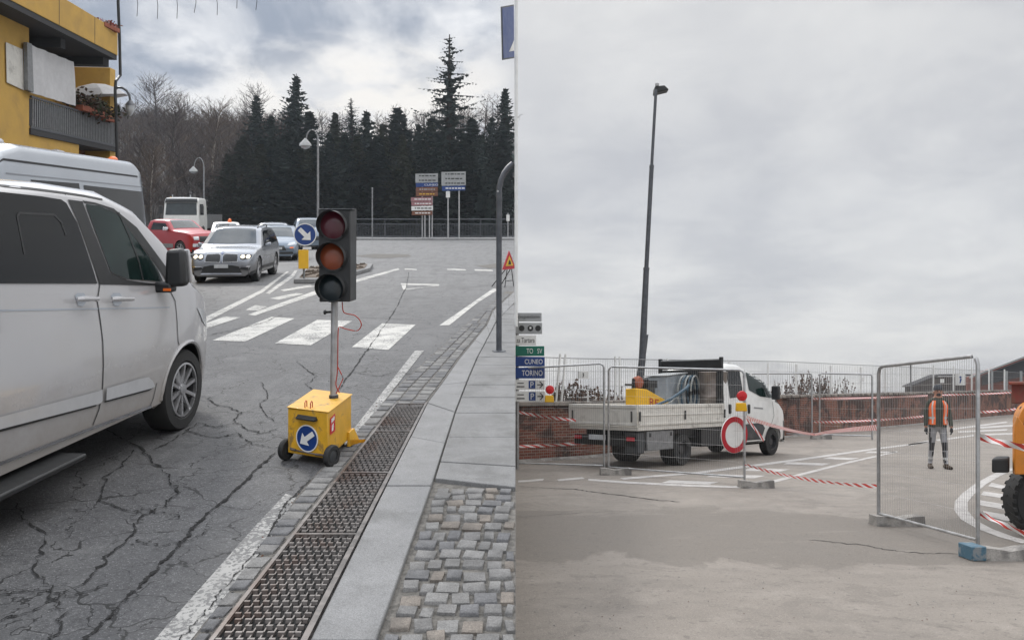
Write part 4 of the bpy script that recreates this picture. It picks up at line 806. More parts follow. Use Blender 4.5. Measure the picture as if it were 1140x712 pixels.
# ---- high-roof silver van behind it (facing the camera)
ex_, ey_, ez_ = pL(166, 184, 15.5); vd = Vector(((530 - 570) / F, 1, 0)).normalized(); th = math.atan2(-vd.y, -vd.x)
vleft = Vector((math.sin(th), -math.cos(th), 0))
o_ = Vector((ex_, ey_, 0)) + Vector((math.cos(th), math.sin(th), 0)) * 1.05; 
fk = Fr(o_.x, o_.y, th); nrm = Vector((-math.sin(th), math.cos(th), 0)); o2 = o_ - nrm * 1.0   # local +Y is the side the camera sees
fk = Fr(o2.x, o2.y, th); rk = root('panel_van', fk, 'tall silver-grey van with roof vent queuing behind the white van', 'van')
H2 = ez_ + .05
K = Car(fk, rk, [(-1.1, .5), (-1.13, 1.2), (-1.08, H2 - .5), (-.98, H2 - .1), (-.75, H2), (3.1, H2 + .0), (3.6, H2 - .12), (4.1, H2 - .75), (4.4, 1.35), (4.9, 1.1), (5.1, .8), (5.12, .4)], 2.0, .3, 1.4, .09, nose=.8, nin=.22, wheels=(0, 4.0), wr=.35, paint='silver_van', sh=.12, crown=.04)
for x in (0, 4.0):
    for s_ in (1, -1): K.wheel(x, s_, .35, .22, 'steel')
K.skin('side_window', [(-.92, 1.38), (1.25, 1.38), (1.35, H2 - .52), (-.95, H2 - .56)], 'L', .006, 'glass'); K.skin('side_window', [(1.45, 1.38), (2.9, 1.38), (2.9, H2 - .5), (1.5, H2 - .5)], 'L', .006, 'glass')
K.line('body_rib', [(-1.0, H2 - .28), (4, H2 - .25)], .03, 'L', .006, 'conc_dark'); K.line('window_rail', [(-1.0, H2 - .47), (3.5, H2 - .44)], .02, 'L', .006, 'silver'); K.line('door_seam', [(-.94, .5), (-.96, H2 - .2)], .014, 'L', .006, 'blackpl')
K.skin('rear_lamp', [(-1.06, 1.1), (-.98, 1.1), (-.99, 1.6), (-1.06, 1.6)], 'L', .008, 'redp'); K.skin('windscreen', [(3.6, -.75), (4.3, -.8), (4.3, .8), (3.6, .75)], 'T', .006, 'glass_l')
m = MB(); v0 = fk.loc(*pL(-12, 158, 11.2)); m.box(v0[0] - .7, v0[0] + .9, -.5, .35, H2 + .0, H2 + .12); m.build('roof_vent', 'white_car', fk, rk, bev=.06, seg=3)
m = MB(); m.lathe((-.75, .45, H2 + .0), (0, 0, 1), [(.09, 0), (.09, .05), (.05, .09), (.01, .1)], 14); m.build('beacon', 'cap_w', fk, rk); m = MB(); m.lathe((1.2, .4, H2 + .0), (0, 0, 1), [(.14, 0), (.12, .04), (.02, .07)], 14); m.build('roof_cap', 'white_car', fk, rk)

# ---- generic oncoming cars
def car(name, px, py, hd, k, paint, lb, prof, Wc, wb, wr, belt=.95, lean=.28, cat='car', nose=.55, tail=.5, grille='suv', detail=True, front=None, lamps='lens_c', tin=.12):
    g = gL(px, py); fr = Fr(g[0] - math.cos(hd) * front * k, g[1] - math.sin(hd) * front * k, hd, 0, True, k); rt = root(name, fr, lb, cat); fo = front
    c = Car(fr, rt, prof, Wc, .22, belt, lean, nose=nose, nin=.2, tail=tail, tin=tin, wheels=(fo, fo - wb), wr=wr, paint=paint, arch=1.14)
    for x in (fo, fo - wb):
        for s_ in (1, -1): c.wheel(x, s_, wr, .24, 'five' if detail else 'alloy', ins=.015)
    return c
PI = math.pi
suvp = [(-2.32, .5), (-2.34, .8), (-2.3, 1.05), (-2.12, 1.25), (-1.85, 1.5), (-1.55, 1.6), (-.6, 1.66), (.1, 1.62), (.35, 1.55), (.7, 1.3), (1.02, 1.08), (1.2, 1.03), (1.8, .97), (2.1, .88), (2.26, .74), (2.32, .55), (2.3, .38)]
hatp = [(-1.9, .5), (-1.93, .85), (-1.85, 1.05), (-1.6, 1.35), (-1.3, 1.45), (-.4, 1.5), (.15, 1.44), (.45, 1.28), (.95, .98), (1.1, .93), (1.6, .84), (1.85, .72), (1.98, .55), (1.97, .35)]
def oval(cx, cy, rx, ry, n=14): return [(cx + rx * math.cos(6.2832 * i / n), cy + ry * math.sin(6.2832 * i / n)) for i in range(n)]
def mir(p): return [(-x, y) for x, y in p]
B = car('suv', 254, 313, R(-83.5), .9, 'silver', 'silver suv with lit round headlamps and dark grille, first oncoming car', suvp, 1.88, 2.86, .37, 1.02, .30, front=1.45, cat='suv')
B.skin('windscreen', [(.30, -.60), (.95, -.74), (1.0, 0), (.95, .74), (.30, .60), (.26, 0)], 'T', .008, 'glass_l')
for d in 'LR': B.skin('side_window', [(.62, 1.06), (.28, 1.45), (.1, 1.51), (-.9, 1.54), (-1.5, 1.46), (-1.75, 1.3), (-1.8, 1.14), (-.4, 1.08)], d, .008, 'glass'); B.line('door_seam', [(-.35, .5), (-.4, 1.05)], .015, d, .006, 'blackpl'); B.line('door_seam', [(.65, .5), (.62, 1.05)], .015, d, .006, 'blackpl'); B.line('sill_trim', [(-1.0, .4), (1.0, .4)], .1, d, .01, 'blackpl')
B.skin('grille', [[(.04, .62), (.46, .64), (.44, .86), (.10, .88), (.04, .84)], mir([(.04, .62), (.46, .64), (.44, .86), (.10, .88), (.04, .84)])], 'F', .02, 'blackpl')
for s_ in (1, -1):
    q = [(.04, .62), (.46, .64), (.44, .86), (.10, .88), (.04, .84), (.04, .62)]; q = q if s_ > 0 else mir(q); B.line('grille_surround', q, .014, 'F', .028, 'galv')
    for x in np.arange(.09, .45, .045): B.line('grille_bar', [(s_ * x, .64), (s_ * x, .85)], .010, 'F', .026, 'galvd')
    hl = [(.52, .74), (.60, .70), (.84, .76), (.86, .84), (.70, .86), (.52, .84)]; hl = hl if s_ > 0 else mir(hl); B.skin('headlight', hl, 'F', .015, 'blackpl')
    for x in (.60, .75): B.skin('lamp_ring', oval(s_ * x, .79, .062, .052), 'F', .022, 'lamp_on')
    q = [(.5, .42), (.8, .38), (.84, .50), (.62, .52)]; q = q if s_ > 0 else mir(q); B.skin('air_intake', q, 'F', .012, 'blackpl'); q = oval(.68, .50, .16, .02); B.skin('fog_lamp_trim', q if s_ > 0 else mir(q), 'F', .02, 'chrome')
B.skin('lower_grille', [(-.58, .32), (.58, .32), (.50, .50), (.3, .54), (-.3, .54), (-.50, .50)], 'F', .012, 'blackpl'); B.skin('skid_plate', [(-.6, .27), (.6, .27), (.56, .31), (-.56, .31)], 'F', .02, 'chrome')
B.skin('number_plate', [(-.2, .46), (.2, .46), (.2, .57), (-.2, .57)], 'F', .03, 'plate'); B.skin('badge', oval(0, .90, .04, .04), 'F', .02, 'blue')
for y in (.62, -.62):
    m = MB(); m.tube([(-1.4, y, 1.63), (-1.3, y, 1.70), (.0, y, 1.70), (.15, y, 1.62)], .018, 6); m.build('roof_rail', 'blackpl', B.fr, B.rt)
for s_ in (1, -1):
    m = MB(); m.hexa([(.48, s_ * .93, 1.02), (.62, s_ * .93, 1.02), (.62, s_ * 1.12, 1.04), (.5, s_ * 1.12, 1.04)][::s_], [(.48, s_ * .93, 1.12), (.6, s_ * .93, 1.12), (.6, s_ * 1.12, 1.17), (.5, s_ * 1.12, 1.17)][::s_]); m.build('door_mirror', 'silver', B.fr, B.rt, bev=.03)
Hc = car('hatchback', 309, 289.5, R(-76), .92, 'blue_car', 'blue-grey hatchback half hidden behind the silver suv', hatp, 1.75, 2.5, .31, .95, .28, front=1.15)
Hc.skin('windscreen', [(.2, -.55), (.92, -.7), (.92, .7), (.2, .55)], 'T', .008, 'glass_l')
for d in 'LR': Hc.skin('side_window', [(.6, .99), (.2, 1.32), (-1.2, 1.36), (-1.5, 1.05)], d, .008, 'glass')
for s_ in (1, -1):
    q = [(.42, .66), (.78, .70), (.74, .82), (.5, .78)]; Hc.skin('headlight', q if s_ > 0 else mir(q), 'F', .01, 'lens_c'); q = oval(.62, .58, .09, .035); Hc.skin('indicator', q if s_ > 0 else mir(q), 'F', .014, 'cap_w' if s_ > 0 else 'lens_c')
Hc.skin('grille', [(-.4, .45), (.4, .45), (.3, .66), (-.3, .66)], 'F', .01, 'blackpl'); Hc.skin('number_plate', [(-.22, .5), (.22, .5), (.22, .6), (-.22, .6)], 'F', .02, 'plate'); Hc.skin('bumper_intake', [(-.7, .3), (.7, .3), (.66, .4), (-.66, .4)], 'F', .01, 'blackpl')
cars2 = [(252, 276, -70, .95, 'white_cab', 'white car carrying an orange beacon on its roof behind the silver suv', hatp, True), (305, 279, -72, .95, 'silver', 'pale grey car furthest back between the suv and the blue arrow sign', hatp, False), (347, 277, -72, 1.0, 'blue_car', 'dark suv partly hidden behind the traffic light head', suvp, False)]
for px, py, hd, k, pt, lb, pf, bc in cars2:
    fo = 1.15 if pf is hatp else 1.45
    c = car('car', px, py, R(hd), k, pt, lb, pf, 1.78, fo + 1.35, .32, .95, .28, front=fo, detail=False)
    c.skin('windscreen', [(.25, -.55), (.92, -.7), (.92, .7), (.25, .55)], 'T', .01, 'glass_l')
    for d in 'LR': c.skin('side_window', [(.6, 1.05), (.25, 1.3), (-1.2, 1.34), (-1.5, 1.06)], d, .01, 'glass')
    for s_ in (1, -1): q = [(.5, .68), (.8, .7), (.78, .8), (.5, .78)]; c.skin('headlight', q if s_ > 0 else mir(q), 'F', .01, 'lens_c')
    c.skin('grille', [(-.4, .5), (.4, .5), (.4, .7), (-.4, .7)], 'F', .01, 'blackpl')
    if bc: m = MB(); m.lathe((-.3, .2, 1.5), (0, 0, 1), [(.11, 0), (.11, .1), (.07, .2), (.01, .22)], 14); m.build('beacon', 'cap_w', c.fr, c.rt)
# pickup
pkp = [(-2.85, .55), (-2.87, 1.2), (-2.8, 1.28), (-1.0, 1.28), (-.95, 1.5), (-.85, 1.82), (-.6, 1.88), (.4, 1.86), (.6, 1.8), (1.15, 1.38), (1.25, 1.34), (2.2, 1.26), (2.6, 1.15), (2.75, .95), (2.78, .6)]
P_ = car('pickup', 219, 285, R(-32), .86, 'red_car', 'red pickup truck with black wheel arches beside the silver van', pkp, 2.0, 3.5, .4, 1.3, .3, front=1.85, cat='pickup', tail=.1, tin=.02)
P_.skin('windscreen', [(.5, -.62), (1.1, -.8), (1.1, .8), (.5, .62)], 'T', .01, 'glass_l')
for d in 'LR': P_.skin('side_window', [(.95, 1.36), (.5, 1.7), (-.55, 1.74), (-.6, 1.36)], d, .01, 'glass'); P_.skin('lower_cladding', [(-2.8, .45), (1.3, .45), (1.3, .66), (-2.8, .66)], d, .012, 'galvd'); P_.line('door_seam', [(-.65, .6), (-.65, 1.7)], .02, d, .008, 'blackpl')
P_.skin('grille', [(-.5, .75), (.5, .75), (.5, 1.05), (-.5, 1.05)], 'F', .015, 'blackpl'); P_.skin('bumper', [(-.9, .52), (.9, .52), (.9, .68), (-.9, .68)], 'F', .05, 'chrome')
for s_ in (1, -1):
    q = [(.55, .85), (.85, .87), (.84, 1.03), (.55, 1.05)]; P_.skin('headlight', q if s_ > 0 else mir(q), 'F', .02, 'lens_c')
    m = MB(); m.box(.75, .9, s_ * 1.1 - .12, s_ * 1.1 + .12, 1.32, 1.5); m.build('door_mirror', 'chrome' if s_ < 0 else 'blackpl', P_.fr, P_.rt, bev=.02)
# lorry
g = pL(202, 266, 56); fq = Fr(g[0], 56, R(-84) , 0); rq = root('lorry', fq, 'white cab-over lorry with yellow crane arm rising behind the red pickup', 'lorry')
Q = Car(fq, rq, [(-2.0, .6), (-2.0, 2.9), (-1.9, 3.02), (-.2, 3.05), (-.05, 2.9), (.08, 1.7), (.12, 1.0), (.12, .6)], 2.45, .5, 1.75, .06, nose=.3, nin=.06, tail=.1, tin=.02, wheels=(-.9,), wr=.5, paint='white_cab', sh=.12)
Q.skin('windscreen', [(-1.05, 1.85), (1.05, 1.85), (1.0, 2.68), (-1.0, 2.68)], 'F', .015, 'glass_l'); Q.skin('sun_visor', [(-1.08, 2.7), (1.08, 2.7), (1.05, 2.98), (-1.05, 2.98)], 'F', .08, 'blackpl'); Q.skin('grille', [(-.8, .8), (.8, .8), (.8, 1.3), (-.8, 1.3)], 'F', .015, 'blackpl'); Q.skin('bumper', [(-1.15, .55), (1.15, .55), (1.15, .75), (-1.15, .75)], 'F', .05, 'galvd')
for d in 'LR': Q.skin('side_window', [(-1.1, 1.85), (-.2, 1.85), (-.25, 2.6), (-1.1, 2.6)], d, .01, 'glass')
for s_ in (1, -1):
    Q.wheel(-.9, s_, .5, .3, 'steel'); m = MB(); m.box(-.1, .05, s_ * 1.38 - .1, s_ * 1.38 + .1, 1.95, 2.5); m.build('mirror', 'blackpl', fq, rq, bev=.03); m = MB(); m.tube([(0, s_ * .6, 3.05), (0, s_ * .6, 3.25)], .04, 6); m.build('marker_lamp', 'lens_c', fq, rq)
m = MB(); m.box(-6.5, -2.2, -1.15, 1.15, .9, 1.15); m.box(-6.5, -2.3, -1.15, -1.08, 1.15, 1.9); m.box(-6.5, -2.3, 1.08, 1.15, 1.15, 1.9); m.build('cargo_bed', 'galvd', fq, rq)
for x in (-4.6, -5.8):
    for s_ in (1, -1): Q.wheel(x, s_, .5, .3, 'steel')
m = MB(); m.tube([(-2.4, -1.35, 1.1), (-2.45, -1.5, 2.6), (-2.6, -1.42, 3.1)], .16, 6); m.tube([(-2.5, -1.4, 3.05), (-4.5, -.6, 2.2)], .12, 6); m.build('crane_arm', 'amberp', fq, rq)

# ================================================================ LEFT: island, signs, lamps, railing
ip = [gL(*q) for q in ((327, 315.6), (332, 309.5), (340, 302), (360, 297.5), (415, 297), (412, 302), (388, 308.5), (350, 315.5))]
m = MB(); m.slab([(p[0], p[1], 0) for p in ip], (0, 0, .12)); m.build('traffic_island', 'kerb', GL, bev=.02, kind='structure')
c_ = sum((Vector(p) for p in ip), Vector()) / 8; m = MB(); m.slab([tuple((Vector(p) - c_) * .86 + c_ + Vector((0, 0, .1))) for p in ip], (0, 0, .035)); m.build('island_gravel', 'gravel', GL, kind='structure')
m = MB(); r = random.Random(4)
for i in range(260):
    a = r.random() * 6.28; q = Vector(ip[r.randrange(8)]); p = c_ + (q - c_) * (.8 * r.random() ** .5); s_ = r.uniform(.03, .08); m.add([(p.x - s_, p.y, .13), (p.x + s_, p.y - s_ * .3, .13), (p.x, p.y + s_, .13), (p.x, p.y, .13 + s_)], [(0, 1, 3), (1, 2, 3), (2, 0, 3)])
m.build('island_stones', 'gravel', GL, kind='stuff', label='loose brown stones heaped on the traffic island', cat='stones')
def arrow(cx, cz, L_, w, ang, y, th=.004, facing=-1):   # solid arrow in an xz plane
    P = [(-L_ / 2, -w * .22), (L_ * .08, -w * .22), (L_ * .08, -w * .62), (L_ / 2, 0), (L_ * .08, w * .62), (L_ * .08, w * .22), (-L_ / 2, w * .22)]; c, s_ = math.cos(ang), math.sin(ang)
    return [(cx + a * c - b * s_, y, cz + a * s_ + b * c) for a, b in P]
D = 21.6; b0 = pL(338, 314, D); fz_ = Fr(b0[0], D, R(6), 0); rz = root('keep_right_sign', fz_, 'round blue arrow sign over a yellow panel standing on the traffic island', 'road sign')
q = pL(339.5, 261, D); kz = q[2]; m = MB(); m.tube([(0, .05, 0), (0, .05, kz + .1)], .03, 8); m.build('post', 'galvd', fz_, rz)
m = MB(); m.disc((.04, .0, kz), (0, -1, 0), .30, .02, 36); dsk = m.build('disc', 'blue', fz_, rz); m = MB(); m.lathe((.04, -.021, kz), (0, -1, 0), [(.30, 0), (.30, .006), (.275, .006), (.275, 0)], 36, closed=True); m.build('rim', 'signw', fz_, dsk)
m = MB(); m.slab(arrow(.04, kz, .42, .26, R(-45), -.03), (0, .006, 0)); m.build('arrow', 'signw', fz_, dsk)
m = MB(); m.box(-.13, .13, -.05, .01, pL(0, 299, D)[2], pL(0, 278, D)[2]); m.build('yellow_panel', 'amberp', fz_, rz, bev=.01); m = MB(); m.box(-.02, .2, -.02, .03, pL(0, 277.5, D)[2], pL(0, 275, D)[2]); m.build('reflector', 'signw', fz_, rz)
# portable traffic light
fx = Fr(-1.46, 6.1, 0); rx = root('portable_traffic_light', fx, 'portable traffic light on a yellow wheeled box at the roadside', 'traffic light')
def lp(p): return fx.loc(*p)
FL, FR_, BR, BL = (-1.645, 5.93), (-1.318, 5.78), (-1.262, 6.35), (-1.600, 6.53); z0, z1 = .062, .392
m = MB(); m.hexa([lp((*p, z0)) for p in (FL, FR_, BR, BL)], [lp((*p, z1)) for p in (FL, FR_, BR, BL)]); box = m.build('battery_box', 'yellow', fx, rx, bev=.008)
fd = (Vector((*FR_, 0)) - Vector((*FL, 0))).normalized(); fn_ = Vector((fd.y, -fd.x, 0)); bdv = (Vector((*BR, 0)) - Vector((*FR_, 0))).normalized()
def ff_(u, z, o=0.): w = Vector((*FL, 0)).lerp(Vector((*FR_, 0)), u) + fn_ * o; return Vector(lp((w.x, w.y, z)))
m = MB(); mid = [Vector((*FL, 0)).lerp(Vector((*FR_, 0)), .5)][0]
m.hexa([lp((*(Vector((*p, 0)) + Vector(dv)).to_2d(), z1 + .001)) for p, dv in ((FL, (-.006, -.006, 0)), (FR_, (.008, -.008, 0)), (BR, (.008, .006, 0)), (BL, (-.006, .006, 0)))], [lp((*(Vector((*p, 0)) + Vector(dv)).to_2d(), z1 + .008)) for p, dv in ((FL, (-.006, -.006, 0)), (FR_, (.008, -.008, 0)), (BR, (.008, .006, 0)), (BL, (-.006, .006, 0)))]); m.build('lid', 'yellow', fx, rx, bev=.003)
m = MB(); m.tube([ff_(.27, .335, .0), ff_(.28, .335, .025), ff_(.72, .332, .025), ff_(.73, .332, 0)], .010, 8); m.tube([ff_(.27, .345, .004), ff_(.73, .342, .004)], .012, 6); m.build('carry_handle', 'blackpl', fx, rx)
cd = ff_(.5, .19, .002); m = MB(); m.disc(cd, fn_, .093, .004, 40); ds = m.build('arrow_disc', 'blue', fx, rx); m = MB(); m.lathe(cd, fn_, [(.098, 0), (.098, .005), (.090, .005), (.090, 0)], 40, closed=True); m.build('rim', 'signw', fx, ds)
def onf(pts, c, o): return [Vector(c) + fd * a + Vector((0, 0, b)) + fn_ * o for a, b in pts]
A = arrow(0, 0, .145, .085, R(-145), 0); m = MB(); m.slab([tuple(p) for p in onf([(a[0], a[2]) for a in A], cd, .006)], tuple(fn_ * .002)); m.build('arrow', 'signw', fx, ds)
m = MB(); m.tube([ff_(.08, .095, .004), ff_(.5, .088, .008), ff_(.94, .085, .004)], .005, 6); m.tube([ff_(.08, .098, .006), ff_(.22, .094, .008)], .009, 6); m.tube([ff_(.72, .085, .008), ff_(.92, .086, .006)], .009, 6); m.build('chain', 'iron', fx, rx)
for u in (.40, .54):
    m = MB(); c0 = Vector(lp((*Vector((*FL, 0)).lerp(Vector((*FR_, 0)), u).to_2d(), z1))) + bdv * .03; m.tube([c0, c0 + Vector((0, 0, .045)), c0 + bdv * .02 + Vector((0, 0, .055)), c0 + bdv * .04 + Vector((0, 0, .045)), c0 + bdv * .04], .004, 6); m.build('lifting_eye', 'cable', fx, rx)

sdn = Vector((bdv.y, -bdv.x, 0))
def fs_(u, z, o=0.): w = Vector((*FR_, 0)).lerp(Vector((*BR, 0)), u) + sdn * o; return Vector(lp((w.x, w.y, z)))
m = MB(); m.slab([fs_(.08, .22, .002), fs_(.28, .22, .002), fs_(.28, .35, .002), fs_(.08, .34, .002)], tuple(sdn * .002)); stk = m.build('sticker', 'redp', fx, rx)
m = MB(); m.slab([fs_(.12, .30, .005), fs_(.24, .31, .005), fs_(.24, .335, .005), fs_(.12, .33, .005)], tuple(sdn * .001)); m.slab([fs_(.13, .24, .005), fs_(.19, .24, .005), fs_(.21, .29, .005), fs_(.14, .28, .005)], tuple(sdn * .001)); m.build('sticker_print', 'signw', fx, stk)
m = MB(); m.box(-.0, .0, 0, 0, 0, 0); m = MB()
m.slab([fs_(.80, .0 + .02, .001), fs_(1.12, .012, .03), fs_(1.02, .13, .001), fs_(.80, .13, .001)], tuple(sdn * .02)); m.slab([fs_(.80, .03, .02), fs_(1.15, .0, .09), fs_(1.15, .012, .09), fs_(.80, .06, .02)], (0, 0, .015)); m.build('stabiliser_foot', 'yellow', fx, rx, bev=.002)
for u, o in ((-.075, .0), (1.06, .0)):
    w = Vector((*FL, 0)).lerp(Vector((*FR_, 0)), u) + bdv * .03 - fn_ * 0; ax = fd
    m = MB(); m.lathe(Vector(lp((w.x, w.y, .078))) - fd * .02, fd, [(.045, 0), (.072, .0), (.079, .012), (.079, .032), (.072, .042), (.045, .042)], 32, closed=True); t = m.build('wheel', 'rubber', fx, rx); m = MB(); m.lathe(Vector(lp((w.x, w.y, .078))) - fd * .012, fd, [(.001, .0), (.048, 0), (.048, .026), (.02, .03), (.001, .03)], 20); m.build('hub', 'darkmetal', fx, t)
w0, w1 = Vector((*FL, 0)).lerp(Vector((*FR_, 0)), -.1) + bdv * .03, Vector((*FL, 0)).lerp(Vector((*FR_, 0)), 1.1) + bdv * .03
m = MB(); m.tube([lp((w0.x, w0.y, .078)), lp((w1.x, w1.y, .078))], .010, 8); m.build('axle', 'darkmetal', fx, rx)
for w in ((BR[0] - .06, BR[1] - .04), (BL[0] + .06, BL[1] - .04)): m = MB(); m.tube([lp((*w, 0.002)), lp((*w, z0 + .01))], .016, 8); m.build('rear_foot', 'darkmetal', fx, rx)
pb = pL(371.5, 437, 6.22); pt_ = pL(372.5, 333, 6.22); m = MB(); m.tube([lp((pb[0], 6.22, z1)), lp((pt_[0], 6.22, pt_[2]))], .027, 14); m.build('mast', 'galv', fx, rx)
m = MB(); m.tube([lp((pb[0], 6.22, z1 + .003)), lp((pb[0], 6.22, z1 + .03))], .036, 14); m.build('mast_collar', 'darkmetal', fx, rx)
kz = pL(0, 347, 6.22)[2]; m = MB(); m.tube([lp((pb[0] - .02, 6.22, kz)), lp((pb[0] - .055, 6.2, kz))], .009, 8); m.lathe(lp((pb[0] - .055, 6.2, kz)), (-1, 0, 0), [(.018, 0), (.018, .015), (.004, .02)], 10); m.build('clamp_knob', 'blackpl', fx, rx)
# signal head
D = 6.1; hx0, hx1 = pL(354, 0, D)[0], pL(389.5, 0, D)[0]; hz0, hz1 = pL(0, 336, D)[2], pL(0, 233.5, D)[2]
def lq(x, y, z): return lp((x, y, z))
m = MB(); 
m.hexa([lq(hx0 + .008, D, hz0), lq(hx1, D + .01, hz0), lq(hx1 + .02, D + .16, hz0), lq(hx0 + .03, D + .16, hz0)], [lq(hx0, D, hz1), lq(hx1, D + .01, hz1), lq(hx1 + .022, D + .16, hz1), lq(hx0 + .03, D + .16, hz1)]); hd_ = m.build('signal_head', 'blackpl', fx, rx, bev=.008)
for cxp, cyp, mt_, rr_ in ((371.2, 250.5, 'lens_r', 15.2), (370.4, 285.5, 'lens_a', 14.8), (369.3, 320, 'lens_g', 14.8)):
    c = pL(cxp, cyp, D); R_ = rr_ * D / F; C_ = Vector(lp((c[0], D, c[2]))); vd_ = Vector((-.16, -1, 0)).normalized()
    m = MB(); prf = [(R_ * math.sin(a), -.012 - .022 * math.cos(a) + .034) for a in [k * PI / 2 / 8 for k in range(9)]]
    m.lathe(C_ + Vector((0, .004, 0)), (0, -1, 0), [(R_, .001)] + [(R_ * (1 - k / 8), .001 + .024 * math.sin(k / 8 * PI / 2)) for k in range(1, 9)], 36); m.build('lens', mt_, fx, hd_)
    m = MB(); n_ = 40
    def vis(u, v, C_=C_, R_=R_):
        a = R(-48) + R(276) * u; ln = .075 * (.35 + .65 * max(0, math.sin(a) * .5 + .5) ** .7) * v; R2 = R_ * 1.07; p = C_ + Vector((math.cos(a) * R2, 0, math.sin(a) * R2)); return p + vd_ * ln
    m.grid(vis, n_, 4); m.grid(lambda u, v: (lambda p: C_ + (p - C_) - Vector(((p - C_).x * .035, -.0, (p - C_).z * .035)))(vis(1 - u, v)), n_, 4); m.build('visor', 'blackpl', fx, hd_)
    m = MB(); m.lathe(C_ + Vector((0, .002, 0)), (0, -1, 0), [(R_ * 1.0, 0), (R_ * 1.0, .012), (R_ * 1.1, .012), (R_ * 1.1, 0)], 40, closed=True); m.build('lens_bezel', 'blackpl', fx, hd_)
m = MB(); mb_ = pL(0, 232, D)[2]; m.box(*(lp((hx0, 0, 0))[0] + .0, lp((hx1, 0, 0))[0] + .02), lp((0, D, 0))[1], lp((0, D + .15, 0))[1], fx.loc(0, 0, hz1)[2] + .001, fx.loc(0, 0, hz1)[2] + .008); m.build('head_cap', 'darkmetal', fx, hd_, bev=.003)
D = 6.15; cb = [(381, 336), (382, 346), (386, 349), (395, 351), (401, 357), (402, 363), (397, 368), (385, 366), (379, 364), (376.5, 368), (376, 400), (375.5, 415), (374, 428), (378, 437)]
P = [Vector(lp(pL(x, y, D))) for x, y in cb]; Q2 = []
for i in range(len(P) - 1):
    for k in range(4): 
        t = k / 4; p0, p1, p2, p3 = P[max(i - 1, 0)], P[i], P[i + 1], P[min(i + 2, len(P) - 1)]
        Q2.append(.5 * ((2 * p1) + (-p0 + p2) * t + (2 * p0 - 5 * p1 + 4 * p2 - p3) * t * t + (-p0 + 3 * p1 - 3 * p2 + p3) * t ** 3))
m = MB(); m.tube(Q2 + [P[-1]], .0042, 6); m.build('cable', 'cable', fx, rx)
m = MB(); P = [Vector(lp(pL(x, y, 6.1))) for x, y in ((376, 408), (380, 416), (382, 421), (378, 430), (374, 438))]; m.tube(P, .004, 6); m.build('cable', 'cable', fx, rx)
# street lamps
def lamp(px, D, ty, base_lb, r0=.07, arm=13):
    b = pL(px, 0, D); fr = Fr(b[0], D, 0, 0); rt = root('street_lamp', fr, base_lb, 'street lamp', 'curved street lamps'); k = D / F; top = EYL + (HL - ty) * k
    pts = [(0, 0, 0), (0, 0, top - 12 * k)] + [(-arm * k / 2 + arm * k / 2 * math.cos(a), 0, top - 12 * k + 11.5 * k * math.sin(a)) for a in [R(x) for x in range(20, 175, 22)]]
    m = MB(); m.tube(pts, [r0, r0 * .75] + [r0 * .5] * (len(pts) - 2), 10); m.build('pole', 'galvd', fr, rt)
    e = Vector(pts[-1]); m = MB(); m.lathe(e + Vector((-.05, 0, .05)), (0, 0, -1), [(.04, 0), (.10, .08), (.30, .3), (.34, .42), (.3, .43)], 16); lh = m.build('lamp_shade', 'signg', fr, rt); m = MB(); m.lathe(e + Vector((-.05, 0, -.36)), (0, 0, -1), [(.28, 0), (.22, .13), (.05, .2)], 16); m.build('bulb_cover', 'lens_c', fr, lh)
    m = MB(); m.lathe((0, 0, 0), (0, 0, 1), [(r0 * 2, 0), (r0 * 2, .1), (r0 * 1.2, .6), (r0 * 1.1, .9)], 12); m.build('base', 'galvd', fr, rt)
lamp(354, 44, 144, 'curved street lamp right behind the portable traffic light'); lamp(227, 66, 175, 'thin curved street lamp rising above the lorry and the red pickup', arm=11)
def railing():
    fr = Fr(0, 62, 0, .1); xs = [(393 - 570) / F * 62, seamx(62)]; rt = root('bridge_railing', fr, 'long dark metal railing across the far side of the junction', 'railing')
    x0, x1 = xs; m = MB(); m.tube([(x0, 0, 1.42), (x1, 0, 1.42)], .04, 6); m.tube([(x0, 0, 1.05), (x1, 0, 1.05)], .03, 6); m.tube([(x0, 0, .12), (x1, 0, .12)], .03, 6); m.build('rail', 'pole', fr, rt)
    m = MB(); x = x0 + .1
    while x < x1: m.box(x - .016, x + .016, -.016, .016, .12, 1.05); x += .12
    m.build('bars', 'pole', fr, rt)
    x = x0
    while x < x1 + .01: m = MB(); m.box(x - .03, x + .03, -.03, .03, -.1, 1.44); m.build('post', 'pole', fr, rt); x += 2.45
    f2 = Fr((388 - 570) / F * 61, 61, 0, 0); m = MB(); m.box(-.6, .4, -.2, .2, 0, 1.25); m.box(-.65, .45, -.25, .25, 1.25, 1.35); m.build('gate_pillar', 'concwall', f2, label='short concrete pillar at the left end of the dark railing', cat='pillar', bev=.02)
railing()
# left continuation: low wall and guard rail behind the cars
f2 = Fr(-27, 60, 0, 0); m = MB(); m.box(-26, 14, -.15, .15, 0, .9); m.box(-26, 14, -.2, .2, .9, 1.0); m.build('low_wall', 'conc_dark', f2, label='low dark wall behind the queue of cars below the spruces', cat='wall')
D = 61; b = pL(414.5, 0, D); f2 = Fr(b[0], D, 0, 0); m = MB(); m.tube([(0, 0, 0), (0, 0, EYL + 30 * D / F)], .055, 8); m.lathe((0, 0, EYL + 30 * D / F), (0, 0, 1), [(.06, 0), (.065, .05), (.01, .08)], 8); m.build('bare_pole', 'galvd', f2, label='bare grey pole standing at the railing left of the signposts', cat='pole')
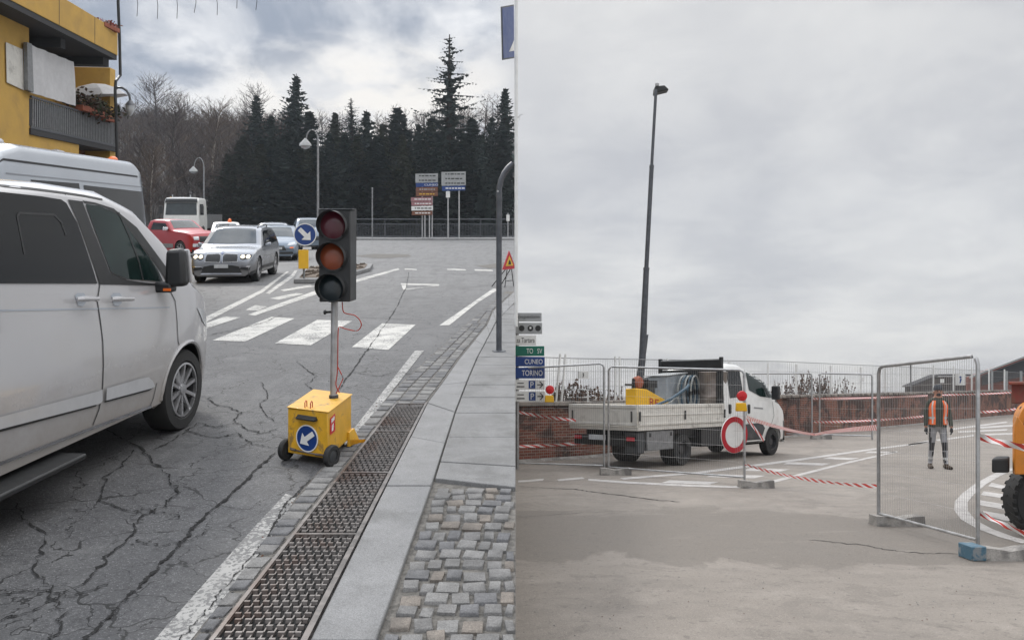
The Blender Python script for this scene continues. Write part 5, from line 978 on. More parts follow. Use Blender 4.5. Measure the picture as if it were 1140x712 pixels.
# direction signs
def dsign(name, px_posts, D, boards, lb, extra=None):
    xc = (px_posts[0] - 570) / F * D; fr = Fr(xc, D, 0, 0); rt = root(name, fr, lb, 'road sign'); L = lambda x, y: (lambda q: (q[0] - xc, 0, q[2]))(pL(x, y, D))
    for px, ty in zip(px_posts, [boards[0][2]] * 9):
        a = L(px, ty + 1); m = MB(); m.tube([(a[0], .06, 0), (a[0], .06, a[2])], .05, 8); m.build('post', 'galv', fr, rt)
    for (x0, x1, y0, y1, mt_, tm, txt, k) in boards:
        a, b = L(x0, y0), L(x1, y1); t = .025 * (x1 - x0) / 25; up = (x1 - x0) * .02 * D / F
        m = MB(); m.slab([(a[0], -.03, b[2]), (b[0], -.03, b[2] + up), (b[0], -.03, a[2] + up), (a[0], -.03, a[2])], (0, .05, 0)); bo = m.build('board', mt_, fr, rt)
        if txt and txt.startswith('-'):
            m = MB(); w_ = b[0] - a[0]; rows = int(txt[1]); hh = abs(a[2] - b[2]); rq_ = random.Random(int(x0 * 7 + y0)); zl = min(a[2], b[2])
            for k in range(rows):
                z = zl + hh * (k + .5) / rows; x = a[0] + w_ * .16
                while x < b[0] - w_ * .14: l_ = w_ * rq_.uniform(.06, .16); m.box(x, x + l_, -.036, -.032, z + up * .5 - hh * .13 / rows, z + up * .5 + hh * .13 / rows); x += l_ + w_ * .035
            m.build('lettering', tm, fr, bo)
        elif txt:
            m = MB(); m.text(txt, ((a[0] + b[0]) / 2 + (b[0] - a[0]) * k, -.038, (a[2] + b[2]) / 2 + up * .5), (1, 0, 0), (0, 0, 1), (b[0] - a[0]) * .62, abs(a[2] - b[2]) * .45); m.build('lettering', tm, fr, bo)
    return fr, rt
dsign('direction_sign', (470, 481), 60.5, [(462.5, 487.5, 193.5, 203.5, 'signg', 'signbk', '-2', .05), (463, 487.5, 203.8, 208.2, 'blue', 'signw', 'CUNEO', .2), (463, 487.5, 208.6, 213.4, 'brown', 'signg', '-1', .08), (463, 487.5, 213.8, 218.6, 'brown', 'sign_y', '-1', .1)], 'left stack of town direction boards: grey, blue and brown, on two posts')
dsign('direction_sign', (473, 478), 60.2, [(457.5, 481.5, 219.8, 224.2, 'salmon', 'signw', '-1', .0), (458, 481.5, 224.6, 229, 'salmon', 'signw', '-1', .0), (458, 482, 229.6, 234.4, 'signw', 'signbk', '-1', .05), (458.5, 481.5, 235, 239.6, 'brown', 'signw', '-1', .1)], 'small lower stack of pink, white and brown direction boards')
dsign('direction_sign', (498.7, 511), 60.0, [(491.5, 518.5, 191.5, 206.8, 'signg', 'signbk', '-3', -.08), (492, 518, 207.2, 212.4, 'blue', 'signw', '-1', -.1), (496.5, 501, 213, 220, 'signw', None, None, 0)], 'right direction sign with grey top and blue bottom band on two posts')
D = 60; b = pL(565.5, 0, D); f2 = Fr(b[0], D, 0, 0); rt = root('marker_post', f2, 'tiny post with a white plate just right of the curved steel post', 'post'); m = MB(); m.tube([(0, 0, 0), (0, 0, 2.0)], .04, 6); m.build('post', 'galv', f2, rt); m = MB(); m.box(-.12, .12, -.06, -.04, pL(0, 246, D)[2], pL(0, 239, D)[2]); m.build('plate', 'signw', f2, rt)
# curved steel post on the pavement
D = F * (EYL - KZ) / (391 - HL); b = pL(555.5, 0, D); f2 = Fr(b[0], D, 0, KZ); rt = root('curved_steel_post', f2, 'thick grey steel post curving over at the top, standing on the pavement', 'post')
P = []
for x, y in ((555.5, 391), (555.5, 300), (555.7, 218), (556, 208), (558, 200), (561.5, 192.5), (566.5, 186), (571.2, 182)): q = pL(x, y, D); P.append(f2.loc(*q))
P[0] = (0, 0, 0); m = MB(); m.tube(P, .037, 14); m.build('tube', 'pole', f2, rt); m = MB(); m.lathe((0, 0, 0), (0, 0, 1), [(.09, 0), (.085, .012), (.042, .016)], 16); m.build('base_plate', 'pole', f2, rt); c = f2.loc(*pL(555, 213, D)); m = MB(); m.lathe((c[0] - .01, c[1] - .036, c[2]), (0, -1, 0), [(.014, 0), (.012, .008), (.002, .01)], 10); m.build('bolt', 'galv', f2, rt)
# blue pedestrian sign and its post
D = 13.; b = pL(574.6, 0, D); f2 = Fr(b[0], D, 0, KZ - .03); rt = root('pedestrian_sign', f2, 'blue square sign seen at a slant high on a pale post at the pavement edge', 'road sign')
m = MB(); m.tube([(0, .0, 0), (0, .0, pL(0, -30, D)[2])], .026, 12); m.build('post', 'signw', f2, rt)
c = [Vector(f2.loc(*pL(x, y, D + o))) for x, y, o in ((560, 67, -.05), (572.6, 65, .6), (572.2, 5, .6), (558.5, 7.5, -.05))]; nn = (c[1] - c[0]).cross(c[3] - c[0]).normalized() * .02
if nn.y < 0: nn = -nn
cc = sum(c, Vector()) / 4; m = MB(); m.slab([tuple(p) for p in c], tuple(nn)); pn = m.build('panel', 'pole', f2, rt, bev=.005)
m = MB(); m.slab([tuple(cc + (p - cc) * .94 - nn * .12) for p in c], tuple(-nn * .1)); m.build('blue_face', 'blue', f2, pn)
m = MB(); m.slab([tuple(c[0].lerp(c[1], a).lerp(c[3].lerp(c[2], a), b_) - nn * .3) for a, b_ in ((.5, .14), (.95, .14), (.95, .34))], tuple(-nn * .1)); m.build('white_triangle', 'signw', f2, pn)
# roadworks triangle
D = 20.4; b = pL(567, 0, D); f2 = Fr(b[0], D, R(56), KZ - .04); rt = root('roadworks_sign', f2, 'red and yellow triangular roadworks sign on thin black legs beside the curved post', 'road sign')
zb_, zt_ = EYL - (300 - HL) * D / F, EYL - (279.5 - HL) * D / F; hw = .30
m = MB(); m.slab([(-hw, 0, zb_), (hw, 0, zb_), (.0, 0, zt_)], (0, .02, 0)); pn = m.build('panel', 'red', f2, rt)
m = MB(); m.slab([(-hw * .58, -.006, zb_ + .085), (hw * .58, -.006, zb_ + .085), (0, -.006, zt_ - .12)], (0, .004, 0)); m.build('yellow_field', 'sign_y', f2, pn)
m = MB(); m.slab([(-.06, -.012, zb_ + .12), (.07, -.012, zb_ + .12), (.04, -.012, zb_ + .2), (-.02, -.012, zb_ + .24)], (0, .004, 0)); m.build('digging_figure', 'signbk', f2, pn)
for s_ in (-1, 1): m = MB(); m.tube([(s_ * .2, 0, 0), (s_ * .1, .0, zb_)], .012, 6); m.tube([(s_ * .2, .4, 0), (s_ * .1, .0, zb_ + .05)], .012, 6); m.build('leg', 'blackpl', f2, rt)
m = MB(); m.tube([(-.17, 0, .15), (.17, 0, .15)], .01, 6); m.build('crossbar', 'blackpl', f2, rt)
#RIGHTSIDE
# ================================================================ RIGHT: yard with fences
m = MB(); m.add([(0, -6, 0), (380, -6, 0), (380, 400, 0), (-380, 400, -.0), (-380, 95, 0), (0, .8, 0)], [(0, 1, 2, 3, 4, 5)]); m.build('ground', 'asphalt_pale', GR, kind='structure')
m = MB()
polys(m, gR, [[(620, 533.2), (648, 530.6), (651, 532.6), (622, 535.2)], [(577, 534.5), (606, 532.3), (604, 534.5), (577, 536.6)], [(655, 532.4), (700, 535.6), (770, 539), (829, 541), (829, 543), (768, 541.2), (700, 537.8), (655, 534.6)],
 [(769, 525.6), (892, 509.8), (970, 499), (1037, 490.6), (1037, 492), (970, 500.8), (894, 511.9), (772, 527.6)], [(829, 542), (892, 526.4), (945, 513.2), (999, 501.6), (999, 503), (946, 515), (893, 528.6), (836, 543.6)],
 [(690, 531.5), (768, 525.5), (772, 527), (694, 533.6)],
 [(878, 514), (925, 515.6), (915, 517.8), (872, 516.2)], [(923, 508.4), (957, 509.6), (948, 511.6), (916, 510.4)], [(968, 502), (999, 502.6), (990, 504), (962, 503.8)], [(835, 520.5), (880, 522), (868, 524.6), (826, 523.4)], [(800, 527.4), (852, 529), (840, 532), (786, 530.4)], [(746, 534), (800, 536), (790, 539), (736, 537)],
 [(1010, 494.4), (1034, 489.6), (1036, 491), (1014, 496)], [(1042, 489), (1084, 483.6), (1085, 485), (1044, 490.6)],
 [(1058, 476.8), (1120, 468.8), (1122, 470.2), (1060, 478.2)], [(1066, 479.6), (1122, 477.2), (1120, 479), (1068, 481.2)], [(1090, 474.8), (1140, 471.6), (1140, 473.4), (1092, 476.8)], [(1096, 482.6), (1140, 481), (1140, 482.8), (1097, 484.4)],
 [(1104, 536.8), (1118, 540), (1140, 543), (1140, 546.8), (1116, 543.8), (1100, 540.6)], [(1095, 546.4), (1117, 549.6), (1140, 551), (1140, 556), (1116, 554), (1092, 550.6)], [(1089, 556), (1117, 560.6), (1140, 563), (1140, 569), (1116, 566.4), (1089, 561.4)], [(1094, 568), (1117, 572), (1140, 574), (1140, 581), (1117, 578.6), (1097, 573.4)]], .004)
m.build('road_marking', 'paint_r', GR, kind='structure')
m = MB()
cv = [(1126, 521), (1108, 529), (1092, 538), (1078, 549), (1070, 558), (1070, 568), (1078, 578), (1096, 588), (1120, 597), (1145, 604)]
for q in strip([gR(x, y, .004) for x, y in cv], .17): m.add(q, [(0, 1, 2, 3)])
m.build('curved_line', 'paint_r', GR, kind='structure')
m = MB()
for pts, w in (([(612, 543), (640, 544), (660, 547), (700, 552), (730, 556), (757, 558)], .035), ([(900, 600), (960, 606), (1000, 613), (1030, 615), (1075, 616)], .02), ([(577, 541), (600, 542), (614, 543)], .02), ([(577, 575), (640, 571), (700, 568)], .012)):
    q = jag([gR(x, y, .005) for x, y in pts], 8, .03)
    for a in strip(q, [w * random.uniform(.4, 1.3) for _ in q]): m.add(a, [(0, 1, 2, 3)])
m.build('ground_cracks', 'crack', GR, kind='structure')
# brick wall
WL = [(seamx(19.2), 19.2), (1.9, 20.6), (10.4, 30.3), (34, 56.5), (52, 74)]; WH = [1.38, 1.38, 1.52, 1.78, 1.9]
def wall_at(px):   # wall point under a pixel column
    u = (px - 570) / F
    for i in range(4):
        (xa, ya), (xb, yb) = WL[i], WL[i + 1]; t = (u * ya - xa) / ((xb - xa) - u * (yb - ya))
        if -1e-6 <= t <= 1 + 1e-6: return Vector((xa + (xb - xa) * t, ya + (yb - ya) * t, 0)), WH[i] + (WH[i + 1] - WH[i]) * t, Vector((xb - xa, yb - ya, 0)).normalized()
    return Vector((*WL[-1], 0)), WH[-1], Vector((.7, .7, 0))
fw = Fr(0, 20, 0, 0, False); rw = root('brick_wall', fw, 'long old brick wall with concrete coping behind the yard', 'wall')
m = MB(); s0 = 0; cp = MB(); ft = MB()
for i in range(4):
    (xa, ya), (xb, yb) = WL[i], WL[i + 1]; d = Vector((xb - xa, yb - ya, 0)); L_ = d.length; d.normalize(); n_ = Vector((-d.y, d.x, 0)); ha, hb = WH[i], WH[i + 1]; N = max(2, int(L_ / .8))
    P = lambda t, o, z: fw.loc(xa + (xb - xa) * t + n_.x * o, ya + (yb - ya) * t + n_.y * o, z)
    m.grid(lambda u, v: P(u, .02 * math.sin(u * L_ * 1.7) * v, (ha + (hb - ha) * u - .06) * v), N, 4, uv=lambda u, v: (s0 + u * L_, v * ha))
    m.grid(lambda u, v: P(1 - u, .45, (ha + (hb - ha) * (1 - u) - .06) * v), N, 1, uv=lambda u, v: (s0 + u * L_, v * ha))
    r = random.Random(i)
    for k in range(N):
        t0, t1 = k / N + .002, (k + 1) / N - .002; h0 = ha + (hb - ha) * t0 + r.uniform(-.012, .012)
        cp.hexa([P(t0, -.07, h0 - .06), P(t1, -.07, h0 - .06), P(t1, .5, h0 - .06), P(t0, .5, h0 - .06)], [P(t0, -.06, h0 + .04), P(t1, -.06, h0 + .04), P(t1, .5, h0 + .06), P(t0, .5, h0 + .06)])
    ft.grid(lambda u, v: P(u, -.16 * (1 - v), .06 * v), N, 2)
    s0 += L_
m.build('brickwork', 'brick', fw, rw); cp.build('coping', 'concwall', fw, rw, bev=.015); ft.build('footing', 'conc', fw, rw)
# security fence on the wall
fm = Fr(0, 20.5, 0, 0, False); rm = root('wall_fence', fm, 'tall thin wire mesh fence running along the top of the brick wall', 'fence')
m = MB(); tp = MB()
for i in range(4):
    (xa, ya), (xb, yb) = WL[i], WL[i + 1]; d = Vector((xb - xa, yb - ya, 0)); L_ = d.length; n_ = Vector((-d.y, d.x, 0)) / L_
    P = lambda t, z: fm.loc(xa + (xb - xa) * t + n_.x * .3, ya + (yb - ya) * t + n_.y * .3, z)
    ha, hb = WH[i], WH[i + 1]; N = int(L_ / (.11 if i < 2 else .2)); rr_ = .0035 if i < 2 else .005
    top = lambda t: 2.55 + (.30 * (0 if i == 0 else t if i == 1 else 1)) + (.35 * t if i == 2 else .35 if i > 2 else 0)
    for k in range(N):
        t = (k + .5) / N; a, b = Vector(P(t, ha + (hb - ha) * t)), Vector(P(t, top(t))); q = (d / L_) * rr_; m.add([a - q, a + q, b + q, b - q], [(0, 1, 2, 3)])
        q2 = n_ * rr_; m.add([a - q2, a + q2, b + q2, b - q2], [(0, 1, 2, 3)])
    for f in (.08, .36, .7, .985): tp.tube([P(t / 4, (ha + (hb - ha) * t / 4) * (1 - f) + top(t / 4) * f) for t in range(5)], .011 if f > .9 else .005, 5)
m.build('mesh_wires', 'wire', fm, rm); tp.build('rails', 'galvd', fm, rm)
for px in (627, 633, 694, 699, 752, 820, 863, 894, 932, 965, 992, 1020, 1045, 1067, 1087, 1106, 1123):
    p, h, d = wall_at(px); n_ = Vector((-d.y, d.x, 0)); p = p + n_ * .27; tz = 2.62 + max(0, p.y - 20) * .011 + (.3 if p.y > 40 else 0); ln = .10 if px < 640 else 0
    m = MB(); a = fm.loc(p.x, p.y, h + .05); b = fm.loc(p.x + ln, p.y, tz); m.tube([a, b], .03 if p.y < 30 else .045, 6); m.build('post', 'signw' if px < 1000 or px > 1040 else 'galvd', fm, rm)
def shrub(name, px, dD, h, w, n, seed, lb, mt_='dead'):
    p, hh, d = wall_at(px); n_ = Vector((-d.y, d.x, 0)); p = p + n_ * dD; fr = Fr(p.x, p.y, 0, hh - .3, False); rt = root('dry_shrub', fr, lb, 'shrub', 'dry shrubs above the brick wall'); r = random.Random(seed)
    m = MB(); lf = MB()
    for i in range(n):
        b = Vector((r.uniform(-w, w) * .7, r.uniform(-.3, .3), 0)); e = b + Vector((r.uniform(-.3, .3) * w, r.uniform(-.2, .2), h * r.uniform(.5, 1))); md_ = b.lerp(e, .5) + Vector((r.uniform(-.08, .08), 0, 0)); m.tube([b, md_, e], [.012, .008, .003], 4, 0, False)
        for k in range(7):
            c = b.lerp(e, r.uniform(.4, 1)); s_ = r.uniform(.02, .06); a = Vector((r.uniform(-1, 1), r.uniform(-.5, .5), r.uniform(-1, 1))).normalized() * s_; q = Vector((a.z, 0, -a.x)) * .6; lf.add([c - a, c + q, c + a, c - q], [(0, 1, 2, 3)])
    m.build('stems', 'bark', fr, rt); lf.build('leaves', mt_, fr, rt, ang=80)
for a in ((648, .6, .95, .7, 46, 1, 'dry brown shrub with curled leaves left of the leaning white fence posts'), (675, .6, .8, .7, 40, 2, 'low dry shrub behind the rear end of the flatbed truck'), (905, .9, 1.0, 1.0, 36, 3, 'dry shrub just right of the truck above the wall'), (926, .9, 1.35, 1.1, 52, 4, 'tallest dry shrub above the wall, between truck and big fence panel'), (950, .9, 1.15, 1.1, 46, 5, 'dry shrub above the wall just left of the big fence panel'), (700, .7, .75, .6, 26, 6, 'dark dry shrub behind the breaker on the truck')): shrub('s', *a)
# plant box strip behind the wall and two bike-hoop like barriers
for i, px in enumerate((650, 676)):
    p, hh, d = wall_at(px); n_ = Vector((-d.y, d.x, 0)); p = p + n_ * .35; fr = Fr(p.x, p.y, 0, hh, False); q = MB(); w = .34
    q.tube([(-w, 0, 0), (-w, 0, .30), (-w + .06, 0, .36), (w - .06, 0, .36), (w, 0, .30), (w, 0, 0)], .022, 6); q.tube([(-w, 0, .15), (w, 0, .15)], .012, 6); q.build('hoop_barrier', 'signw', fr, label=['small white hoop barrier on the wall left of the truck', 'small white hoop barrier on the wall behind the truck tail'][i], cat='barrier', group='hoop barriers on the wall')
# notices
for px, y0, y1, w, lb, fig in ((657, 413, 421, .28, 'small white notice wired to the mesh fence above the dry shrubs', 1), (1073.5, 415.5, 428.5, .62, 'white notice with a blue figure on the fence near the worker', 2), (1053.5, 421.5, 426, .22, 'tiny white notice on the fence just above the worker', 0), (965, 420, 424.5, .2, 'small white notice on the far fence above the wall', 0)):
    p, hh, d = wall_at(px); n_ = Vector((-d.y, d.x, 0)); p = p + n_ * .22; D = p.y; b = pR(px, y1, D); t = pR(px, y0, D); fr = Fr(p.x, p.y, 0, b[2], False); m = MB(); h = t[2] - b[2]; m.box(-w / 2 * 1., w / 2, -.01, .01, 0, h); q = m.build('notice', 'signw', fr, label=lb, cat='notice')
    if fig:
        m = MB(); c = 'blue' if fig == 2 else 'signbk'
        m.lathe((0, -.012, h * .68), (0, -1, 0), [(h * .1, 0), (h * .1, .004)], 12); m.slab([(-h * .1, -.016, h * .15), (h * .02, -.016, h * .15), (h * .12, -.016, h * .55), (-h * .04, -.016, h * .55)], (0, .003, 0)); m.build('symbol', c, fr, q)
# buildings beyond the wall on the right
f2 = Fr(*pR(1140, 437, 85)[:2], R(0), 0, False); rt = root('tiled_shed', f2, 'brick shed with pale sloping roof edge at the far right', 'building'); L = lambda x, y, D=85: f2.loc(*pR(x, y, D))
m = MB(); g_ = [L(1078, 428), L(1165, 428), L(1165, 389), L(1142, 396.5), L(1090, 415), L(1078, 420)]; g_ = [(a, b, c) for a, b, c in g_]; m.slab([(g_[0][0], 0, -.5), (g_[1][0], 0, -.5)] + g_[2:], (0, .5, 0)); m.build('wall', 'brick', f2, rt)
m = MB(); a, b = Vector(L(1076, 421)), Vector(L(1168, 386)); m.slab([tuple(a + Vector((0, -.8, 0))), tuple(b + Vector((0, -.8, 0))), tuple(b + Vector((0, -.8, .2))), tuple(a + Vector((0, -.8, .18)))], (0, .35, 0)); m.build('roof', 'signg', f2, rt)
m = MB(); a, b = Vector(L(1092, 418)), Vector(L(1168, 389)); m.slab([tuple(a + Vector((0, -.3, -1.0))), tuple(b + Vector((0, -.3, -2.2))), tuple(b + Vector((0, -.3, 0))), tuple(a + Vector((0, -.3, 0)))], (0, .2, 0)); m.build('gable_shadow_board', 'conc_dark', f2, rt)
for px in (1098, 1114, 1130): m = MB(); a, b = Vector(L(px, 434)), Vector(L(px, 413)); m.tube([a + Vector((0, -1, -1)), b + Vector((0, -1, 0))], .12, 6); m.build('column', 'signg', f2, rt)
f3 = Fr(*pR(1050, 437, 90)[:2], 0, 0, False); rt = root('low_roofed_building', f3, 'low dark-roofed building beyond the wall behind the worker', 'building'); L3 = lambda x, y: f3.loc(*pR(x, y, 90))
m = MB(); m.slab([(L3(1016, 430)[0], 0, -.2), (L3(1088, 430)[0], 0, -.2), L3(1088, 419), L3(1050, 419), L3(1030, 425), L3(1016, 430)], (0, 1.8, 0)); m.build('wall', 'roof', f3, rt)
m = MB(); a, b, c = L3(1014, 430.5), L3(1046, 418), L3(1090, 418); m.slab([a, b, c, (c[0], c[1], c[2] + .18), (b[0], b[1], b[2] + .18), (a[0], a[1], a[2] + .15)], (0, 2, 0)); m.build('roof', 'conc_dark', f3, rt)
# leaning street lamp
D = 24.; b = gR(703.5, HR + F * EYE / D); fr = Fr(b[0], D, 0, 0, False); rt = root('street_lamp', fr, 'very tall slightly leaning street lamp with a flat black head behind the flatbed truck', 'street lamp'); L = lambda x, y: fr.loc(*pR(x, y, D))
m = MB(); m.tube([(0, 0, 0), L(715, 400), L(719.5, 300)], [.14, .105, .085], 14); m.tube([L(719.5, 300), L(719.6, 298)], .095, 12); m.tube([L(719.5, 300), L(725.5, 185)], .066, 12); m.tube([L(725.4, 187), L(725.6, 184)], .07, 12); m.tube([L(725.5, 185), L(730.3, 100)], .045, 12); m.build('pole', 'pole', fr, rt)
m = MB(); a, b = Vector(L(716, 374)), Vector(L(719, 378)); m.slab([L(717.5, 373), L(722, 372), L(719.5, 393), L(716.5, 395)], (0, .12, 0)); m.build('bracket', 'pole', fr, rt, bev=.01)
m = MB(); a, b = Vector(L(727, 99)), Vector(L(747, 97)); m.hexa([L(728.5, 103.5), L(745, 99.5), tuple(Vector(L(745, 99.5)) + Vector((0, .3, 0))), tuple(Vector(L(728.5, 103.5)) + Vector((0, .3, 0)))], [L(729, 96), L(740, 94.5), tuple(Vector(L(740, 94.5)) + Vector((0, .3, 0))), tuple(Vector(L(729, 96)) + Vector((0, .3, 0)))]); m.build('lamp_head', 'blackpl', fr, rt, bev=.03)
m = MB(); m.lathe(L(731.5, 96), (0, 0, 1), [(.06, 0), (.06, .07), (.02, .1)], 10); m.build('sensor', 'signg', fr, rt)
# mesh fence panels
def panel(pa, pb, da, db, za, zb_, lb, top0=.0, bot=.13, r=.021, wires=None, cat='fence panel', wr=.0022, sp=.045, posts=(1, 1)):
    A, B_ = pR(pa, 0, da), pR(pb, 0, db); A = Vector((A[0], da, 0)); B_ = Vector((B_[0], db, 0)); d = (B_ - A); L_ = d.length; d.normalize(); fr = Fr(A.x, A.y, math.atan2(d.y, d.x), 0, False); rt = root('mesh_fence', fr, lb, cat, 'mobile mesh fence panels round the yard'); c = .09
    Z = lambda t: za + (zb_ - za) * t
    m = MB(); q = []
    if posts[0]: q += [(0, 0, top0), (0, 0, Z(0) - c), (c * .3, 0, Z(0) - c * .3)]
    q += [(c, 0, Z(0)), (L_ - c, 0, Z(1))]
    if posts[1]: q += [(L_ - c * .3, 0, Z(1) - c * .3), (L_, 0, Z(1) - c), (L_, 0, top0)]
    m.tube(q, r, 10); m.tube([(r, 0, bot + .0), (L_ - r, 0, bot)], r * .8, 8); m.build('frame', 'galv', fr, rt)
    m = MB(); n = int(L_ / sp)
    for k in range(1, n): t = k / n; m.tube([(t * L_, .008, bot), (t * L_, .008, Z(t))], wr, 3, 0, False)
    for k in range(1, 7): z = bot + (Z(0) - bot) * k / 7; m.tube([(0, -.004, z), (L_, -.004, z + (Z(1) - Z(0)) * k / 7)], wr * .9, 3, 0, False)
    m.build('mesh', 'wire', fr, rt); return fr, rt
def foot(px0, px1, py, D, lb, mt_='conc', ang=0., k=1.0, L=None, end=None):
    a = pR(px0, 0, D); w = L or (px1 - px0) * D / F; fr = Fr(a[0], D, ang, 0, False, 1); rt = root('concrete_block', fr, lb, 'fence foot', 'blocks holding the mesh fence panels'); h = .13 * k; dd = .12
    m = MB(); n = 12
    prof_ = [h * (1 - .22 * math.exp(-((x / n - .5) ** 2) / .02)) * (1 - .10 * math.sin(x / n * 3.14)) for x in range(n + 1)]
    for i in range(n): x0, x1 = w * i / n, w * (i + 1) / n; m.hexa([(x0, -dd, 0), (x1, -dd, 0), (x1, dd, 0), (x0, dd, 0)], [(x0, -dd * .85, prof_[i]), (x1, -dd * .85, prof_[i + 1]), (x1, dd * .85, prof_[i + 1]), (x0, dd * .85, prof_[i])])
    m.build('block', mt_, fr, rt, ang=60)
    if end: m = MB(); m.box(-.012, w * .17, -dd * 1.06, dd * 1.06, -.0, h * 1.1); m.build('painted_end', end, fr, rt, bev=.01)
panel(560, 672.5, 17.6, 16.9, 2.16, 2.26, 'fence panel at the left edge of the yard in front of the direction boards', posts=(0, 1))
panel(677.5, 828.8, 16.55, 14.55, 2.18, 2.06, 'fence panel with the round no-entry sign in front of the flatbed truck')
panel(978, 1088.6, 10.2, 8.35, 1.98, 2.03, 'big near fence panel standing across the view of the worker', wr=.0018, sp=.037)
panel(835, 903.8, 31., 29.5, 2.38, 2.36, 'far fence panel directly behind the truck cab', r=.03, wr=.003, sp=.09, posts=(0, 1))
panel(912.5, 971, 29.6, 28.4, 2.36, 2.3, 'far fence panel between the truck and the big near panel', r=.03, wr=.003, sp=.09)
foot(668, 702, 530, 16.3, 'stubby concrete foot between the two left fence panels', L=.62, k=1.1); foot(823, 860, 545, 14.1, 'dark concrete foot under the no-entry sign panel', L=.58); foot(971.5, 1026, 580, 10.1, 'grey concrete foot at the left end of the big near panel', L=.6, k=.95)
foot(1075.5, 1150, 625, 8.05, 'blue-ended foot at the right edge under the big near panel', L=.78, k=1.0, end='bluepl'); foot(903, 925, 487, 28.8, 'far small foot between the two far fence panels', L=.7, k=1.3)
# tape
def tape(a, b, sag, lb, wd=.075, tw=1.5, n=28):
    A, B_ = Vector(a), Vector(b); fr = Fr(A.x, A.y, 0, 0, False); m = MB(); L_ = (B_ - A).length
    def P(u, v): p = A.lerp(B_, u); p.z -= sag * 4 * u * (1 - u); an = tw * math.sin(u * 9 + A.x) * .5; return Vector((p.x - A.x, p.y - A.y + (v - .5) * wd * math.sin(an), p.z + (v - .5) * wd * math.cos(an)))
    m.grid(P, n, 1, uv=lambda u, v: (u * L_, v)); m.build('barrier_tape', 'tape', fr, label=lb, cat='tape', group='red and white tapes')
tape(pR(570.5 + 4, 458, 19.0), pR(641, 467.5, 17.6), .02, 'upper tape from the left edge to the truck tail'); tape(pR(574.5, 496.5, 18.9), pR(656, 492, 18.6), .02, 'lower tape in front of the left end of the brick wall')
tape(pR(831, 464.5, 14.5), pR(909, 483.5, 28.5), .05, 'tape running from the no-entry panel behind to the truck front', tw=.6); tape(pR(905, 484, 28.6), pR(977.5, 475.5, 10.25), -.03, 'tape rising to the left post of the big near panel', tw=.6)
tape(pR(832, 466, 14.5), pR(850, 489.5, 14.3), .0, 'short loose tape end hanging beside the no-entry sign', tw=.4)
tape(pR(905, 443.5, 29.3), pR(1033, 440, 38), .03, 'upper far tape along the brick wall', wd=.09); tape(pR(906, 469.5, 29.3), pR(1033, 462.5, 34), .06, 'lower far tape along the brick wall', wd=.09)
tape(pR(1044, 439.5, 38), pR(1130, 436.5, 40), .02, 'upper tape right of the worker towards the red box', wd=.09); tape(pR(1090, 458.5, 30), pR(1131, 455, 31), .02, 'lower tape right of the worker towards the red box', wd=.09)
tape(pR(829.5, 516.5, 14.5), pR(978, 541, 10.25), .07, 'low sagging tape across the yard between two panels', wd=.05, n=60, tw=1.6); tape(pR(1089.5, 485.5, 8.4), pR(1150, 499.5, 8.3), .01, 'tape from the big near panel to the yellow machine', wd=.075)
tape(pR(1089, 569.5, 8.35), pR(1150, 597, 8.0), .012, 'low tape from the big near panel past the black tyre', wd=.06, tw=2)
# round no-entry sign and lamps on the panel
D = 14.95; c = pR(813.5, 483, D); fr = Fr(c[0], D - .22, R(31), 0, False); rt = root('no_entry_sign', fr, 'round white sign with a thick red ring tied to the fence panel', 'road sign')
m = MB(); m.disc((0, 0, c[2]), (0, -1, 0), .335, .014, 44); q = m.build('disc', 'signw', fr, rt)
m = MB(); m.lathe((0, -.016, c[2]), (0, -1, 0), [(.33, 0), (.33, .004), (.235, .004), (.235, 0)], 44, closed=True); m.build('red_ring', 'red', fr, q)
def wlamp(px, y0, y1, D, lb, k=1.):
    a = pR(px, y1, D); h = (y1 - y0) * D / F; fr = Fr(a[0], D - .05, 0, a[2], False); rt = root('warning_lamp', fr, lb, 'warning lamp', 'warning lamps hung on the fences')
    m = MB(); m.hexa([(-.1 * k, -.04, 0), (.1 * k, -.04, 0), (.1 * k, .05, 0), (-.1 * k, .05, 0)], [(-.09 * k, -.04, h * .38), (.08 * k, -.04, h * .38), (.08 * k, .05, h * .38), (-.09 * k, .05, h * .38)]); m.build('battery_case', 'amberp', fr, rt, bev=.015)
    m = MB(); m.lathe((0.01, 0, h * .68), (0, -1, 0), [(.02, -.05), (.085 * k, -.04), (.095 * k, 0), (.085 * k, .035), (.03, .05)], 24); m.build('lens', 'redp', fr, rt)
wlamp(824.5, 432.5, 457.5, 14.6, 'red warning lamp with yellow base beside the no-entry sign'); wlamp(611.5, 427, 447.5, 17.1, 'red warning lamp with yellow base beside the direction boards', 1.0)
